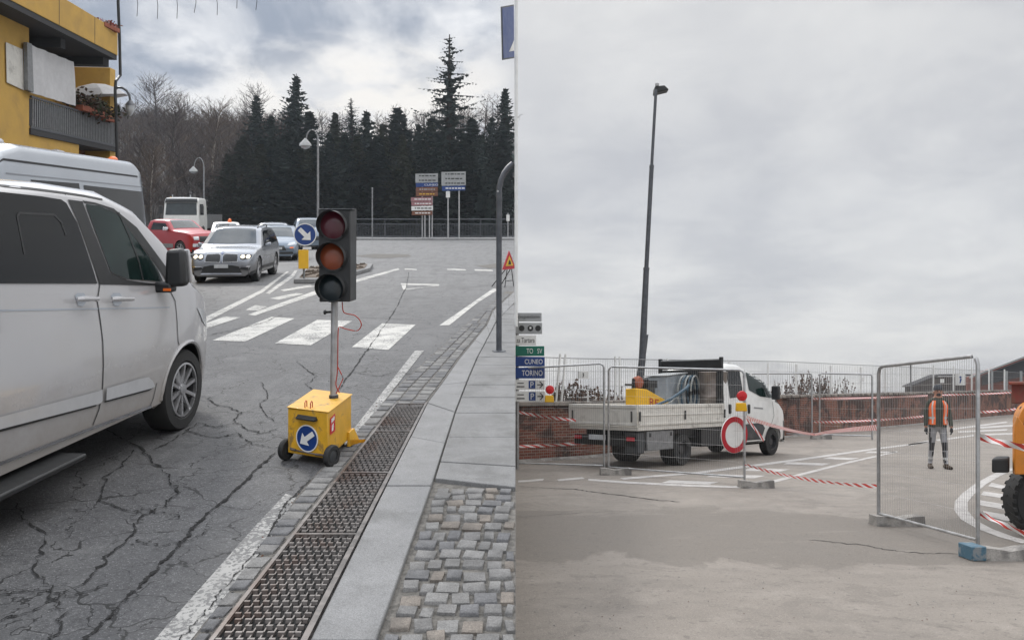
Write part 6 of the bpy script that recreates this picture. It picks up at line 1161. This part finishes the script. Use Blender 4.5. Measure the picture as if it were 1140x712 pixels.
# direction boards at the left edge of the yard
D = 17.4; a = pR(577, 0, D); fr = Fr(a[0], D, R(0), 0, False); rt = root('direction_boards', fr, 'stack of town direction boards: grey, white, green, blue and two parking boards', 'road sign'); L = lambda x, y: fr.loc(*pR(x, y, D))
bs = [(571, 603, 348, 357.5, 'signg', 'signbk', 'ospedale', .84), (571, 603.5, 359, 371.5, 'signg', None, None, 0), (571, 597, 373, 384, 'signw', 'signbk', 'za Tartara', .86), (571, 606, 385, 396, 'green', 'signw', 'TO   SV', .55), (571, 606.5, 397, 407.6, 'blue', 'signw', 'CUNEO', .62), (571, 606.5, 409, 421, 'blue', 'signw', 'TORINO', .72), (571, 606.5, 422.5, 433.5, 'signw', None, 'P', 0), (571, 607, 435, 447, 'signw', None, 'P', 0)]
for x0, x1, y0, y1, mt_, tm, tx, fw_ in bs:
    p, q = Vector(L(x0, y1)), Vector(L(x1, y0)); tl = .005
    m = MB(); m.slab([(p.x, 0, p.z), (q.x, 0, p.z), (q.x, 0, q.z), (p.x, 0, q.z)], (0, .03, 0)); bo = m.build('board', mt_, fr, rt, bev=.008); w, h = q.x - p.x, q.z - p.z
    if tm: m = MB(); tw_ = w * fw_ * .9; m.text(tx, (q.x - tw_ / 2 - w * .07, -.004, (p.z + q.z) / 2), (1, 0, 0), (0, 0, 1), tw_, h * .5); m.build('lettering', tm, fr, bo)
    elif tx == 'P':
        m = MB(); cx = p.x + w * .60; m.box(cx - w * .105, cx + w * .105, -.006, -.002, p.z + h * .12, q.z - h * .1); b2 = m.build('parking_square', 'blue', fr, bo); m = MB(); m.text('P', (cx, -.009, (p.z + q.z) / 2), (1, 0, 0), (0, 0, 1), w * .1, h * .58); m.build('lettering', 'signw', fr, b2)
        m = MB(); zc = (p.z + q.z) / 2; ax = p.x + w * .76; m.slab([(ax, -.005, zc - h * .05), (ax + w * .14, -.005, zc - h * .05), (ax + w * .14, -.005, zc + h * .05), (ax, -.005, zc + h * .05)], (0, .003, 0))
        for s_ in (1, -1): m.slab([(ax + w * .10, -.005, zc + s_ * h * .34), (ax + w * .20, -.005, zc), (ax + w * .15, -.005, zc), (ax + w * .07, -.005, zc + s_ * h * .30)][::s_], (0, .003, 0))
        m.build('arrow', 'signbk', fr, bo); m = MB(); m.box(p.x + w * .14, p.x + w * .34, -.006, -.003, zc + h * .12, zc + h * .2); m.box(p.x + w * .12, p.x + w * .36, -.006, -.003, zc - h * .24, zc - h * .14); m.build('lettering', 'signbk', fr, bo)
    else:
        m = MB(); 
        for f in (.3, .6, .86): m.lathe((p.x + w * f, -.0, (p.z + q.z) / 2), (0, -1, 0), [(h * .26, 0), (h * .26, .006)], 12)
        m.build('symbol', 'signbk', fr, bo); m = MB(); zc = (p.z + q.z) / 2
        m.slab([(p.x + w * .57, -.009, zc - h * .06), (p.x + w * .63, -.009, zc - h * .06), (p.x + w * .63, -.009, zc + h * .12), (p.x + w * .57, -.009, zc + h * .12)], (0, .002, 0)); m.build('symbol_centre', 'signw', fr, bo)
m = MB(); z1 = Vector(L(577, 349)).z; xq = Vector(L(580, 0)).x; m.tube([(xq, .07, 0), (xq, .07, z1)], .035, 8); m.tube([(xq - .35, .07, 0), (xq - .35, .07, z1)], .035, 8); 
m = MB(); m.tube([(-.02, .07, 0), (-.02, .07, z1)], .035, 8); m.build('post', 'galv', fr, rt)

# ---- flatbed truck
A1, A2 = Vector(gR(762, 517.8)), Vector(gR(861.4, 506.4)); d = (A2 - A1).normalized(); hd = math.atan2(d.y, d.x); WB = (A2 - A1).length; nL = Vector((-d.y, d.x, 0)); TW = 1.9
o_ = A1 + nL * (TW / 2 - .02); ft_ = Fr(o_.x, o_.y, hd, 0, False); rt = root('flatbed_truck', ft_, 'white light truck with grey dropside bed parked behind the fence, facing away right', 'truck')
def tr(px, py, y=-TW / 2): P = ft_.w((0, y, 0)); X, Y, Z = pln(pR, px, py, (P.x, P.y), (d.x, d.y)); l = ft_.loc(X, Y, Z); return (l[0], l[2])
xb0, xb1 = tr(710, 460)[0], tr(806.5, 460)[0]; zb0, zb1 = .93, 1.395; nose = tr(878, 470)[0]
m = MB(); m.box(xb0, xb1, -TW / 2, TW / 2, zb0 - .09, zb0); m.build('bed_floor', 'bed', ft_, rt, bev=.01)
for s_ in (-1, 1):
    m = MB(); y = s_ * (TW / 2 - .02); y0, y1 = sorted((y, y + s_ * .03)); m.box(xb0 + .02, xb1, y0, y1, zb0 + .003, zb1)
    for z, h in ((zb0 + .02, .05), (zb1 - .075, .07), ((zb0 + zb1) / 2 - .01, .03)): yy = sorted((y + s_ * .03, y + s_ * .045)); m.box(xb0 + .04, xb1 - .03, yy[0], yy[1], z, z + h)
    m.build('dropside', 'bed', ft_, rt, bev=.006)
    for xx in (xb0 + .04, (xb0 + xb1) / 2, xb1 - .04): m = MB(); yy = sorted((y + s_ * .045, y + s_ * .065)); m.box(xx - .02, xx + .02, yy[0], yy[1], zb0 + .12, zb0 + .32); m.build('latch', 'blackpl', ft_, rt)
m = MB(); m.box(xb0 - .03, xb0, -TW / 2, TW / 2, zb0 + .003, zb1); 
for z, h in ((zb0 + .02, .05), (zb1 - .075, .07)): m.box(xb0 - .045, xb0 - .031, -TW / 2 + .04, TW / 2 - .04, z, z + h)
m.build('tailgate', 'bed', ft_, rt, bev=.006)
for s_ in (-1, 1): m = MB(); m.box(xb0 - .06, xb0 - .045, s_ * .82 - .015, s_ * .82 + .015, zb0 + .1, zb0 + .33); m.build('latch', 'blackpl', ft_, rt)
m = MB(); m.box(xb0 + .15, nose - .9, -.42, -.32, .55, zb0 - .1); m.box(xb0 + .15, nose - .9, .32, .42, .55, zb0 - .1); m.box(xb0 + .05, xb0 + .15, -.85, .85, .5, .72); m.box(xb0 + .3, xb1 - .4, -.7, .7, .62, .82); m.build('chassis', 'blackpl', ft_, rt)
m = MB(); q0, q1 = tr(722, 490)[0], tr(751, 490)[0]; m.box(q0, q1, -TW / 2 + .03, -TW / 2 + .45, .40, .82); tb = m.build('tool_box', 'galvd', ft_, rt, bev=.015); m = MB(); m.box(q0 + .08, q0 + .12, -TW / 2 + .015, -TW / 2 + .03, .7, .78); m.box(q1 - .12, q1 - .08, -TW / 2 + .015, -TW / 2 + .03, .7, .78); m.build('clasp', 'blackpl', ft_, tb)
m = MB(); m.box(xb1 - .9, xb1 + .2, -TW / 2 + .08, -.4, .38, .85); m.build('side_skirt', 'blackpl', ft_, rt, bev=.02)
m = MB(); m.box(xb0 + .06, xb0 + .30, -TW / 2 + .04, -TW / 2 + .4, .35, .8); m.build('mudguard', 'darkmetal', ft_, rt, bev=.02)
m = MB(); m.box(xb0 - .02, xb0 + .05, -.84, -.66, .62, .70); m.build('tail_lamp', 'red', ft_, rt, bev=.01); m = MB(); m.box(xb0 - .02, xb0 + .05, .62, .8, .62, .70); m.build('tail_lamp', 'red', ft_, rt, bev=.01)
m = MB(); m.box(xb0 - .03, xb0 - .01, -.1, .36, .62, .73); m.build('number_plate', 'plate', ft_, rt)
m = MB(); m.box(xb0 + .5, xb0 + .9, -.86, -.84, .5, .85); 
# cab
CB = Car(ft_, rt, [(xb1 + .06, .45), (xb1 + .06, 2.2), (xb1 + .16, 2.32), (xb1 + .5, 2.38), (xb1 + 1.0, 2.36), (xb1 + 1.3, 2.27), (nose - 1.15, 1.98), (nose - .62, 1.50), (nose - .45, 1.40), (nose - .15, 1.22), (nose - .03, 1.0), (nose, .75), (nose - .01, .4)], TW - .04, .36, 1.38, .12, nose=.7, nin=.15, tail=.05, tin=.0, wheels=(WB,), wr=.35, paint='white_cab', sh=.11, name='cab', arch=1.2)
sk = lambda pts: [tr(a, b, -TW / 2 + .06) for a, b in pts]
CB.skin('rear_side_window', sk([(811, 411.5), (826, 412), (827, 441), (812, 443)]), 'R', .008, 'glass'); CB.skin('door_glass', sk([(832.5, 411.5), (845, 412.5), (857, 430), (862, 443), (846, 441), (834, 434)]), 'R', .008, 'glass_g')
CB.skin('quarter_trim', sk([(845, 412), (848, 413), (860, 433), (873, 447), (874, 453), (862, 447), (862, 443), (857, 430)]), 'R', .007, 'blackpl'); CB.line('window_divider', sk([(846, 414), (855, 441)]), .03, 'R', .012, 'blackpl')
CB.line('door_seam', sk([(829.5, 409), (829.5, 462), (832, 474)]), .014, 'R', .006, 'blackpl'); CB.line('door_seam', sk([(859, 447), (860, 462), (857, 472)]), .014, 'R', .006, 'blackpl')
CB.skin('lower_cladding', sk([(808, 474), (846, 470), (850, 476), (845, 494), (808, 499)]), 'R', .012, 'darkmetal'); CB.skin('windscreen', [(nose - 1.5, -.68), (nose - .7, -.8), (nose - .7, .8), (nose - 1.5, .68)], 'T', .01, 'glass_l')
CB.skin('front_bumper', sk([(872, 468), (880, 466), (880, 488), (874, 490)]), 'R', .014, 'blackpl'); CB.skin('headlamp', sk([(869, 445), (874, 449), (877, 457), (872, 455)]), 'R', .012, 'blackpl')
for px in (813.5, 834.5): q = tr(px, 455); m = MB(); m.hexa([(q[0] - .05, -TW / 2 - .01, q[1] - .12), (q[0] + .05, -TW / 2 - .01, q[1] - .12), (q[0] + .05, -TW / 2 + .06, q[1] - .12), (q[0] - .05, -TW / 2 + .06, q[1] - .12)], [(q[0] - .05, -TW / 2 - .01, q[1] + .12), (q[0] + .05, -TW / 2 - .01, q[1] + .12), (q[0] + .05, -TW / 2 + .06, q[1] + .12), (q[0] - .05, -TW / 2 + .06, q[1] + .12)]); m.build('door_handle', 'blackpl', ft_, rt, bev=.03)
CB.line('side_lettering', sk([(838, 453.4), (848, 454.4)]), .03, 'R', .009, 'galvd'); CB.line('arch_trim', [(WB + .44 * math.cos(R(a)), .36 + .44 * math.sin(R(a))) for a in range(0, 181, 15)], .05, 'R', .012, 'blackpl')
q = tr(864, 436, -1.1); m = MB(); m.box(q[0] - .08, q[0] + .05, -1.2, -1.0, q[1] - .2, q[1] + .16); m.build('door_mirror', 'blackpl', ft_, rt, bev=.03)
def wheel_at(x, side, twin=False):
    CB.wheel(x, side, .355, .22, 'steel', ins=.03, rim=.6)
    if twin: CB.W -= .5; CB.wheel(x, side, .355, .2, 'steel', ins=.0, rim=.6); CB.W += .5
for s_ in (-1, 1): wheel_at(0, s_, True); wheel_at(WB, s_)
# headboard frame
m = MB(); x = xb1 - .03
for s_ in (-1, 1): m.box(x - .04, x + .04, s_ * .88 - .04, s_ * .88 + .04, zb0, 2.52)
m.box(x - .03, x + .03, -.84, .84, 2.24, 2.45); m.build('headboard_frame', 'blackpl', ft_, rt, bev=.008); m = MB(); m.box(x - .035, x + .035, -.84, .84, 2.453, 2.475); m.build('rail_top', 'signg', ft_, rt)
m = MB(); m.box(x - .015, x + .015, -.84, .84, zb1 - .3, 2.22); m.build('headboard_panel', 'blackpl', ft_, rt)
# load
def load(name, x, y, z, lb, cat, grp=None): P = ft_.w((x, y, z)); f = Fr(P.x, P.y, hd, P.z, False); return f, root(name, f, lb, cat, grp)
def ax_(px, y): return tr(px, 450, y)[0]
f, r_ = load('steel_drum', ax_(793.5, -.5), -.5, zb0, 'tall brownish steel drum standing at the front of the truck bed', 'drum'); m = MB(); m.lathe((0, 0, 0), (0, 0, 1), [(.0, 0), (.36, 0), (.37, .02), (.36, .05), (.36, .6), (.372, .62), (.36, .64), (.36, 1.2), (.37, 1.22), (.36, 1.24), (.33, 1.23), (.33, 1.2), (0, 1.2)], 32); m.build('shell', 'tank', f, r_)
f, r_ = load('generator_box', ax_(742, .3), .3, zb0, 'grey steel box with sloping lid in the middle of the truck bed', 'box'); m = MB(); m.hexa([(-.42, -.3, 0), (.42, -.3, 0), (.42, .35, 0), (-.42, .35, 0)], [(-.42, -.3, 1.12), (.42, -.3, 1.2), (.42, .35, 1.2), (-.42, .35, 1.1)]); m.build('casing', 'genset', f, r_, bev=.02); m = MB(); m.hexa([(-.45, -.33, 1.125), (.45, -.33, 1.205), (.45, .38, 1.205), (-.45, .38, 1.125)], [(-.45, -.33, 1.14), (.45, -.33, 1.23), (.45, .38, 1.23), (-.45, .38, 1.14)]); m.build('lid', 'signg', f, r_)
f, r_ = load('breaker_attachment', ax_(716, -.5), -.5, zb0, 'yellow machine attachment with red lettering at the rear of the truck bed', 'machine'); m = MB(); m.slab([(-.25, 0, .15), (1.0, 0, .25), (1.0, 0, .52), (.15, 0, .8), (-.25, 0, .82)], (0, .3, 0)); bd_ = m.build('plate_body', 'amberp', f, r_, bev=.02)
m = MB(); m.text('RE', (.42, -.006, .5), (1, 0, -.1), (0, 0, 1), .36, .17); m.build('lettering', 'red', f, bd_); m = MB(); m.lathe((-.05, 0, .0), (0, -1, 0), [(.03, 0), (.03, .01)], 10); m.tube([(-.15, .15, .8), (-.15, .15, 1.0), (.3, .15, 1.02), (.5, .15, .9)], .05, 8); m.build('hood_tube', 'blackpl', f, r_); m = MB(); m.box(.2, .55, .0, .3, .83, 1.0); m.build('engine', 'blackpl', f, r_); m = MB(); m.tube([(-.45, .15, .9), (.5, .15, .9)], .025, 6); m.build('cross_bar', 'blackpl', f, r_); m = MB(); m.lathe((-.02, .12, .95), (0, -1, 0), [(.02, -.1), (.13, -.08), (.15, 0), (.12, .06), (.02, .08)], 16); m.build('drum_end', 'terracotta', f, r_)
m = MB(); m.box(.5, .9, .31, .5, .6, 1.0); m.build('side_box', 'darkmetal', f, r_)
f, r_ = load('suction_hose', ax_(738, -.62), -.62, zb0 + .0, 'dark blue hose lying slanted over the truck bed side', 'hose'); m = MB(); m.tube([(-.35, 0, .42), (.3, -.02, .58), (1.0, .02, .83), (1.15, .06, .90)], .035, 8); m.build('hose', 'hose', f, r_); m = MB(); m.tube([(.0, .05, .42), (.4, .05, .5), (.75, .08, .68)], .02, 8); m.build('lance', 'hose_g', f, r_)
f, r_ = load('hose_coil', ax_(770, -.2), -.2, zb0, 'loops of pale and dark hose hanging beside the steel drum', 'hose')
for i in range(5):
    m = MB(); k = .22 + .03 * i; m.tube([(k * math.cos(a) * .9 - .04 * i, .05 * i - .1, .72 + .42 * math.sin(a)) for a in [R(x_) for x_ in range(-60, 245, 18)]], .022, 6); m.build('hose_loop', 'hose_g' if i % 2 == 0 else 'hose', f, r_)

# ---- yellow machine at the right edge
fr = Fr(5.6, 8.95, R(8), 0, False); rt = root('dumper', fr, 'yellow site dumper with black tyre cut off by the right edge', 'machine'); L = lambda x, y, D=9.0: fr.loc(*pR(x, y, D))
def tyre(px, py, D, r_, w):
    c = Vector(L(px, py, D)); c.z = r_; ax = Vector((-.2, -1, 0)).normalized(); m = MB()
    m.lathe(c - ax * w / 2, ax, [(r_ * .55, 0), (r_ * .9, -.0), (r_, w * .14), (r_, w * .86), (r_ * .9, w), (r_ * .58, w * .98), (r_ * .55, w * .8)], 48, closed=True)
    a = ax.cross(Vector((0, 0, 1))).normalized(); b = Vector((0, 0, 1))
    for k in range(26):
        t = 6.2832 * k / 26; u = a * math.cos(t) + b * math.sin(t); v = -a * math.sin(t) + b * math.cos(t)
        for s_ in (0, 1):
            p0 = c + ax * (w * (.48 if s_ else -.5)); p1 = c + ax * (w * .02 * (1 if s_ else -1)); u2 = (u + v * (.12)).normalized(); h = .003
            m.hexa([p0 + u * (r_ - .03) - v * .022, p1 + u2 * (r_ - .01) - v * .022, p1 + u2 * (r_ - .01) + v * .022, p0 + u * (r_ - .03) + v * .022], [p0 + u * (r_ + h * .3) - v * .018, p1 + u2 * (r_ + h) - v * .018, p1 + u2 * (r_ + h) + v * .018, p0 + u * (r_ + h * .3) + v * .018])
    t = m.build('wheel', 'rubber', fr, rt); m = MB(); m.lathe(c - ax * w * .2, ax, [(r_ * .56, 0), (r_ * .52, w * .4), (r_ * .3, w * .5), (.06, w * .55), (.001, w * .6)], 28); m.build('rim', 'machine', fr, t)
tyre(1163, 560, 9.3, .415, .28); tyre(1260, 540, 11.2, .40, .3)
m = MB(); p = L(1121, 527), L(1136, 527), L(1134, 474), L(1129, 468), L(1124, 462), L(1121, 474); m.slab([(a[0], -.05, a[2]) for a in p], (.09, .14, 0)); m.build('loader_arm', 'machine', fr, rt, bev=.012)
m = MB(); c = Vector(L(1150, 472)); P = []; 
for a in range(60, 190, 10): P.append((c.x + .20 * math.cos(R(a)), .0, c.z + .25 * math.sin(R(a))))
for a in range(180, 50, -10): P.append((c.x + .13 * math.cos(R(a)), .0, c.z + .17 * math.sin(R(a))))
m.slab(P, (.22, .35, 0)); m.build('mudguard', 'machine', fr, rt, bev=.01)
def sbox(mb, x0, x1, y0, y1, D0, D1):    # box whose side runs away along the machine's heading
    mb.hexa([fr.loc(*pR(x0, y0, D0)), fr.loc(*pR(x1, y0, D0)), (fr.loc(*pR(x1, 0, D1))[:2] + (fr.loc(*pR(x1, y0, D0))[2],)), (fr.loc(*pR(x0 + 4, 0, D1))[:2] + (fr.loc(*pR(x0, y0, D0))[2],))], [fr.loc(*pR(x0, y1, D0)), fr.loc(*pR(x1, y1, D0)), (fr.loc(*pR(x1, 0, D1))[:2] + (fr.loc(*pR(x1, y1, D0))[2],)), (fr.loc(*pR(x0 + 4, 0, D1))[:2] + (fr.loc(*pR(x0, y1, D0))[2],))])
m = MB(); sbox(m, 1135, 1260, 530, 452, 9.1, 11.5); m.build('chassis', 'blackpl', fr, rt, bev=.02)
m = MB(); sbox(m, 1104, 1124, 526, 510, 8.95, 9.3); m.build('step_box', 'blackpl', fr, rt, bev=.02)
m = MB(); sbox(m, 1126, 1290, 449, 426, 9.6, 11.2); sbox(m, 1123, 1290, 428, 424.5, 9.5, 11.4); m.build('skip', 'skip_red', fr, rt, bev=.008)
m = MB(); sbox(m, 1140, 1148, 500, 449, 9.9, 10.1); m.build('tipping_ram', 'galvd', fr, rt)

# ---- worker
fp = Fr(gR(1044, 521)[0], gR(1044, 521)[1], R(-90 - 12), 0, False, 1.03); rp = root('person', fp, 'worker in orange hi-vis vest, dark jacket, beanie and grey trousers standing in the yard', 'person')
KX = .9
def skinned(name, verts, edges, rad, mat, parent, sub=2, rootv=0):
    me = bpy.data.meshes.new(name); me.from_pydata([tuple(v) for v in verts], edges, []); o = bpy.data.objects.new(name, me); COL.objects.link(o)
    md = o.modifiers.new('skin', 'SKIN'); md.use_smooth_shade = True
    for i, r_ in enumerate(rad):
        sv = me.skin_vertices[0].data[i]; sv.radius = r_ if isinstance(r_, tuple) else (r_, r_); sv.use_root = (i == rootv)
    o.modifiers.new('s', 'SUBSURF').levels = sub; bpy.context.view_layer.update(); dg = bpy.context.evaluated_depsgraph_get(); ev = o.evaluated_get(dg); mm = ev.to_mesh(); m = MB(); m.add([v.co.copy() for v in mm.vertices], [tuple(p.vertices) for p in mm.polygons]); ev.to_mesh_clear(); bpy.data.objects.remove(o)
    if isinstance(mat, tuple): 
        mats, fn = mat
        for i, f in enumerate(m.f): c = sum((Vector(m.v[j]) for j in f), Vector()) / len(f); m.m[i] = fn(c)
    else: mats = [mat]
    return m.build(name, mats, fp, parent, ang=180)
if not bpy.data.meshes.new('probe').skin_vertices: pass
# local: X forward (towards camera), Y person's left
J = dict(pelvis=(0, 0, .95), waist=(0, 0, 1.08), chest=(.0, 0, 1.28), neck0=(0, 0, 1.46), neck=(.01, 0, 1.53), head=(.03, 0, 1.62), top=(.02, 0, 1.71))
names = list(J); V0 = [J[k] for k in names]; E = [(0, 1), (1, 2), (2, 3), (3, 4), (4, 5), (5, 6)]; RD = [(.125, .155), (.115, .15), (.125, .18), (.07, .085), (.055, .055), (.088, .08), (.062, .058)]
for s_ in (-1, 1):
    b = len(V0); V0 += [(0, s_ * .165, 1.415), (-.02, s_ * .225, 1.16), (.05 + .03 * s_, s_ * .235, .92), (.06 + .04 * s_, s_ * .235, .85)]; E += [(3, b), (b, b + 1), (b + 1, b + 2), (b + 2, b + 3)]; RD += [.068, .056, .042, .034]
    b = len(V0); V0 += [(0, s_ * .095, .86), (.03 + .04 * s_, s_ * .115, .50), (.01 + .07 * s_, s_ * .13, .11), (.10 + .07 * s_, s_ * .15, .05)]; E += [(0, b), (b, b + 1), (b + 1, b + 2), (b + 2, b + 3)]; RD += [(.09, .09), .062, .045, .04]
def body_mat(c):
    if c.z > 1.50: return 0
    if c.z < .11: return 3
    if abs(c.y) > .19 and c.z < .90: return 0
    if c.z > .93 or (abs(c.y) > .2): return 1
    if .38 < c.z < .56 and c.x > .0: return 4
    if c.z > .56 and abs(c.y) > .145 and c.z < .85: return 4
    if .19 < c.z < .24: return 5
    if .12 < c.z < .36 and c.x > .0 and abs(c.y) < .12: return 4
    return 2
try:
    skinned('body', V0, E, RD, (['skinm', 'olive', 'trouser', 'boot', 'dark_cloth', 'reflect'], body_mat), rp)
except Exception as e: print('SKIN FAIL', e)
# jacket volume and vest
m = MB()
def torso(z, k=1.): 
    T = [(.90, .125, .18), (1.05, .115, .165), (1.2, .125, .18), (1.34, .13, .185), (1.43, .10, .145), (1.5, .06, .07)]
    for (a, x0, y0), (b, x1, y1) in zip(T, T[1:]):
        if z <= b: t = (z - a) / (b - a); return (x0 + (x1 - x0) * t) * k, (y0 + (y1 - y0) * t) * k
    return T[-1][1] * k, T[-1][2] * k
def ring(z, a, k): rx_, ry_ = torso(z, k); return Vector((rx_ * math.cos(a), ry_ * math.sin(a), z))
m.grid(lambda u, v: ring(.88 + .60 * v, 6.2832 * u, 1.0) + Vector((0, 0, .006 * math.sin(u * 40) * (1 - v))), 36, 14); m.build('jacket', 'olive', fp, rp, ang=180)
m = MB()
for a0, a1 in ((R(24), R(160)), (R(200), R(336))): m.grid(lambda u, v: ring(.93 + .51 * v, a0 + (a1 - a0) * u, 1.08), 16, 12)
m.grid(lambda u, v: ring(.93 + .50 * v, R(155) + R(50) * u, 1.08), 6, 12)
m.build('hivis_vest', 'hivis', fp, rp, ang=180)
m = MB()
for s_ in (1, -1): m.grid(lambda u, v: ring(.95 + .48 * v, s_ * (R(38) + R(10) * u), 1.10), 2, 10)
m.grid(lambda u, v: ring(1.05 + .045 * v, R(30) + R(300) * u, 1.10), 24, 1); m.build('reflective_strip', 'reflect', fp, rp, ang=180)
m = MB(); m.lathe((.02, 0, 1.672), (0.02, 0, 1), [(.001, .11), (.042, .104), (.074, .08), (.09, .04), (.094, .0), (.092, -.015), (.085, -.015)], 24); m.build('beanie', 'beanie', fp, rp, ang=180)
m = MB(); m.hexa([(.10, -.012, 1.605), (.10, .012, 1.605), (.128, .014, 1.60), (.128, -.014, 1.60)], [(.105, -.006, 1.645), (.105, .006, 1.645), (.112, .006, 1.645), (.112, -.006, 1.645)]); 
for s_ in (-1, 1): m.lathe((.02, s_ * .082, 1.62), (0, s_, 0), [(.026, 0), (.022, .012), (.001, .014)], 10)
m.build('face', 'skinm', fp, rp, bev=.004)
m = MB()
for s_ in (-1, 1): m.lathe((.098, s_ * .03, 1.635), (1, 0, 0), [(.011, 0), (.008, .006), (.001, .008)], 8)
m.box(.100, .110, -.022, .022, 1.572, 1.579); m.build('eyes_and_mouth', 'eye', fp, rp)
m = MB(); m.lathe((.05, 0, 1.562), (.6, 0, -.8), [(.05, -.0), (.05, .015), (.035, .035), (.001, .045)], 16); m.build('beard', 'dark_cloth', fp, rp, ang=180)
for s_ in (-1, 1):
    hc = Vector((.065 + .04 * s_, s_ * .235, .82)); vs = [hc + Vector((0, 0, .05)), hc, hc + Vector((.0, 0, -.045))]; ed = [(0, 1), (1, 2)]; rd = [.028, (.022, .042), (.018, .04)]
    for i in range(4): b = len(vs); x = -.03 + i * .02; vs += [hc + Vector((x + .0, 0, -.055)), hc + Vector((x + .003, -s_ * .008, -.085)), hc + Vector((x, -s_ * .022, -.105 + abs(i - 1.4) * .008))]; ed += [(2, b), (b, b + 1), (b + 1, b + 2)]; rd += [.0095, .009, .008]
    b = len(vs); vs += [hc + Vector((.035, -s_ * .01, -.01)), hc + Vector((.048, -s_ * .018, -.045)), hc + Vector((.045, -s_ * .022, -.068))]; ed += [(1, b), (b, b + 1), (b + 1, b + 2)]; rd += [.012, .011, .009]
    try: skinned('glove', vs, ed, rd, 'dark_cloth', rp, 1, 1)
    except Exception as e: print('GLOVE', e)
    m = MB(); a = Vector((-.01, s_ * .115, 0)); yw = s_ * .09
    m.grid(lambda u, v: (lambda t, ph: Vector((-.05 + .07 * s_ + .30 * t, s_ * .13 + yw * t * .5 + math.cos(ph) * (.045 + .008 * math.sin(t * 3.1)) * (1 if 0 < t < 1 else .3), max(0.0, (.055 + .055 * math.sin(ph) * 1.0) * (1 - .45 * t)))))(u, 6.2832 * v), 10, 14); m.build('boot', 'boot', fp, rp, ang=60)

# ---- thin winter haze
hz = bpy.data.materials.new('haze'); hz.use_nodes = True; hn = hz.node_tree; hn.nodes.clear(); ho = hn.nodes.new('ShaderNodeOutputMaterial'); hv = hn.nodes.new('ShaderNodeVolumePrincipled')
hv.inputs['Density'].default_value = .00042; hv.inputs['Color'].default_value = (.80, .87, .95, 1); hv.inputs['Anisotropy'].default_value = .3; hn.links.new(hv.outputs[0], ho.inputs['Volume'])
MT['haze'] = hz; m = MB(); m.box(-400, 400, -30, 420, -32, 100); m.build('haze', 'haze', GR, kind='stuff')
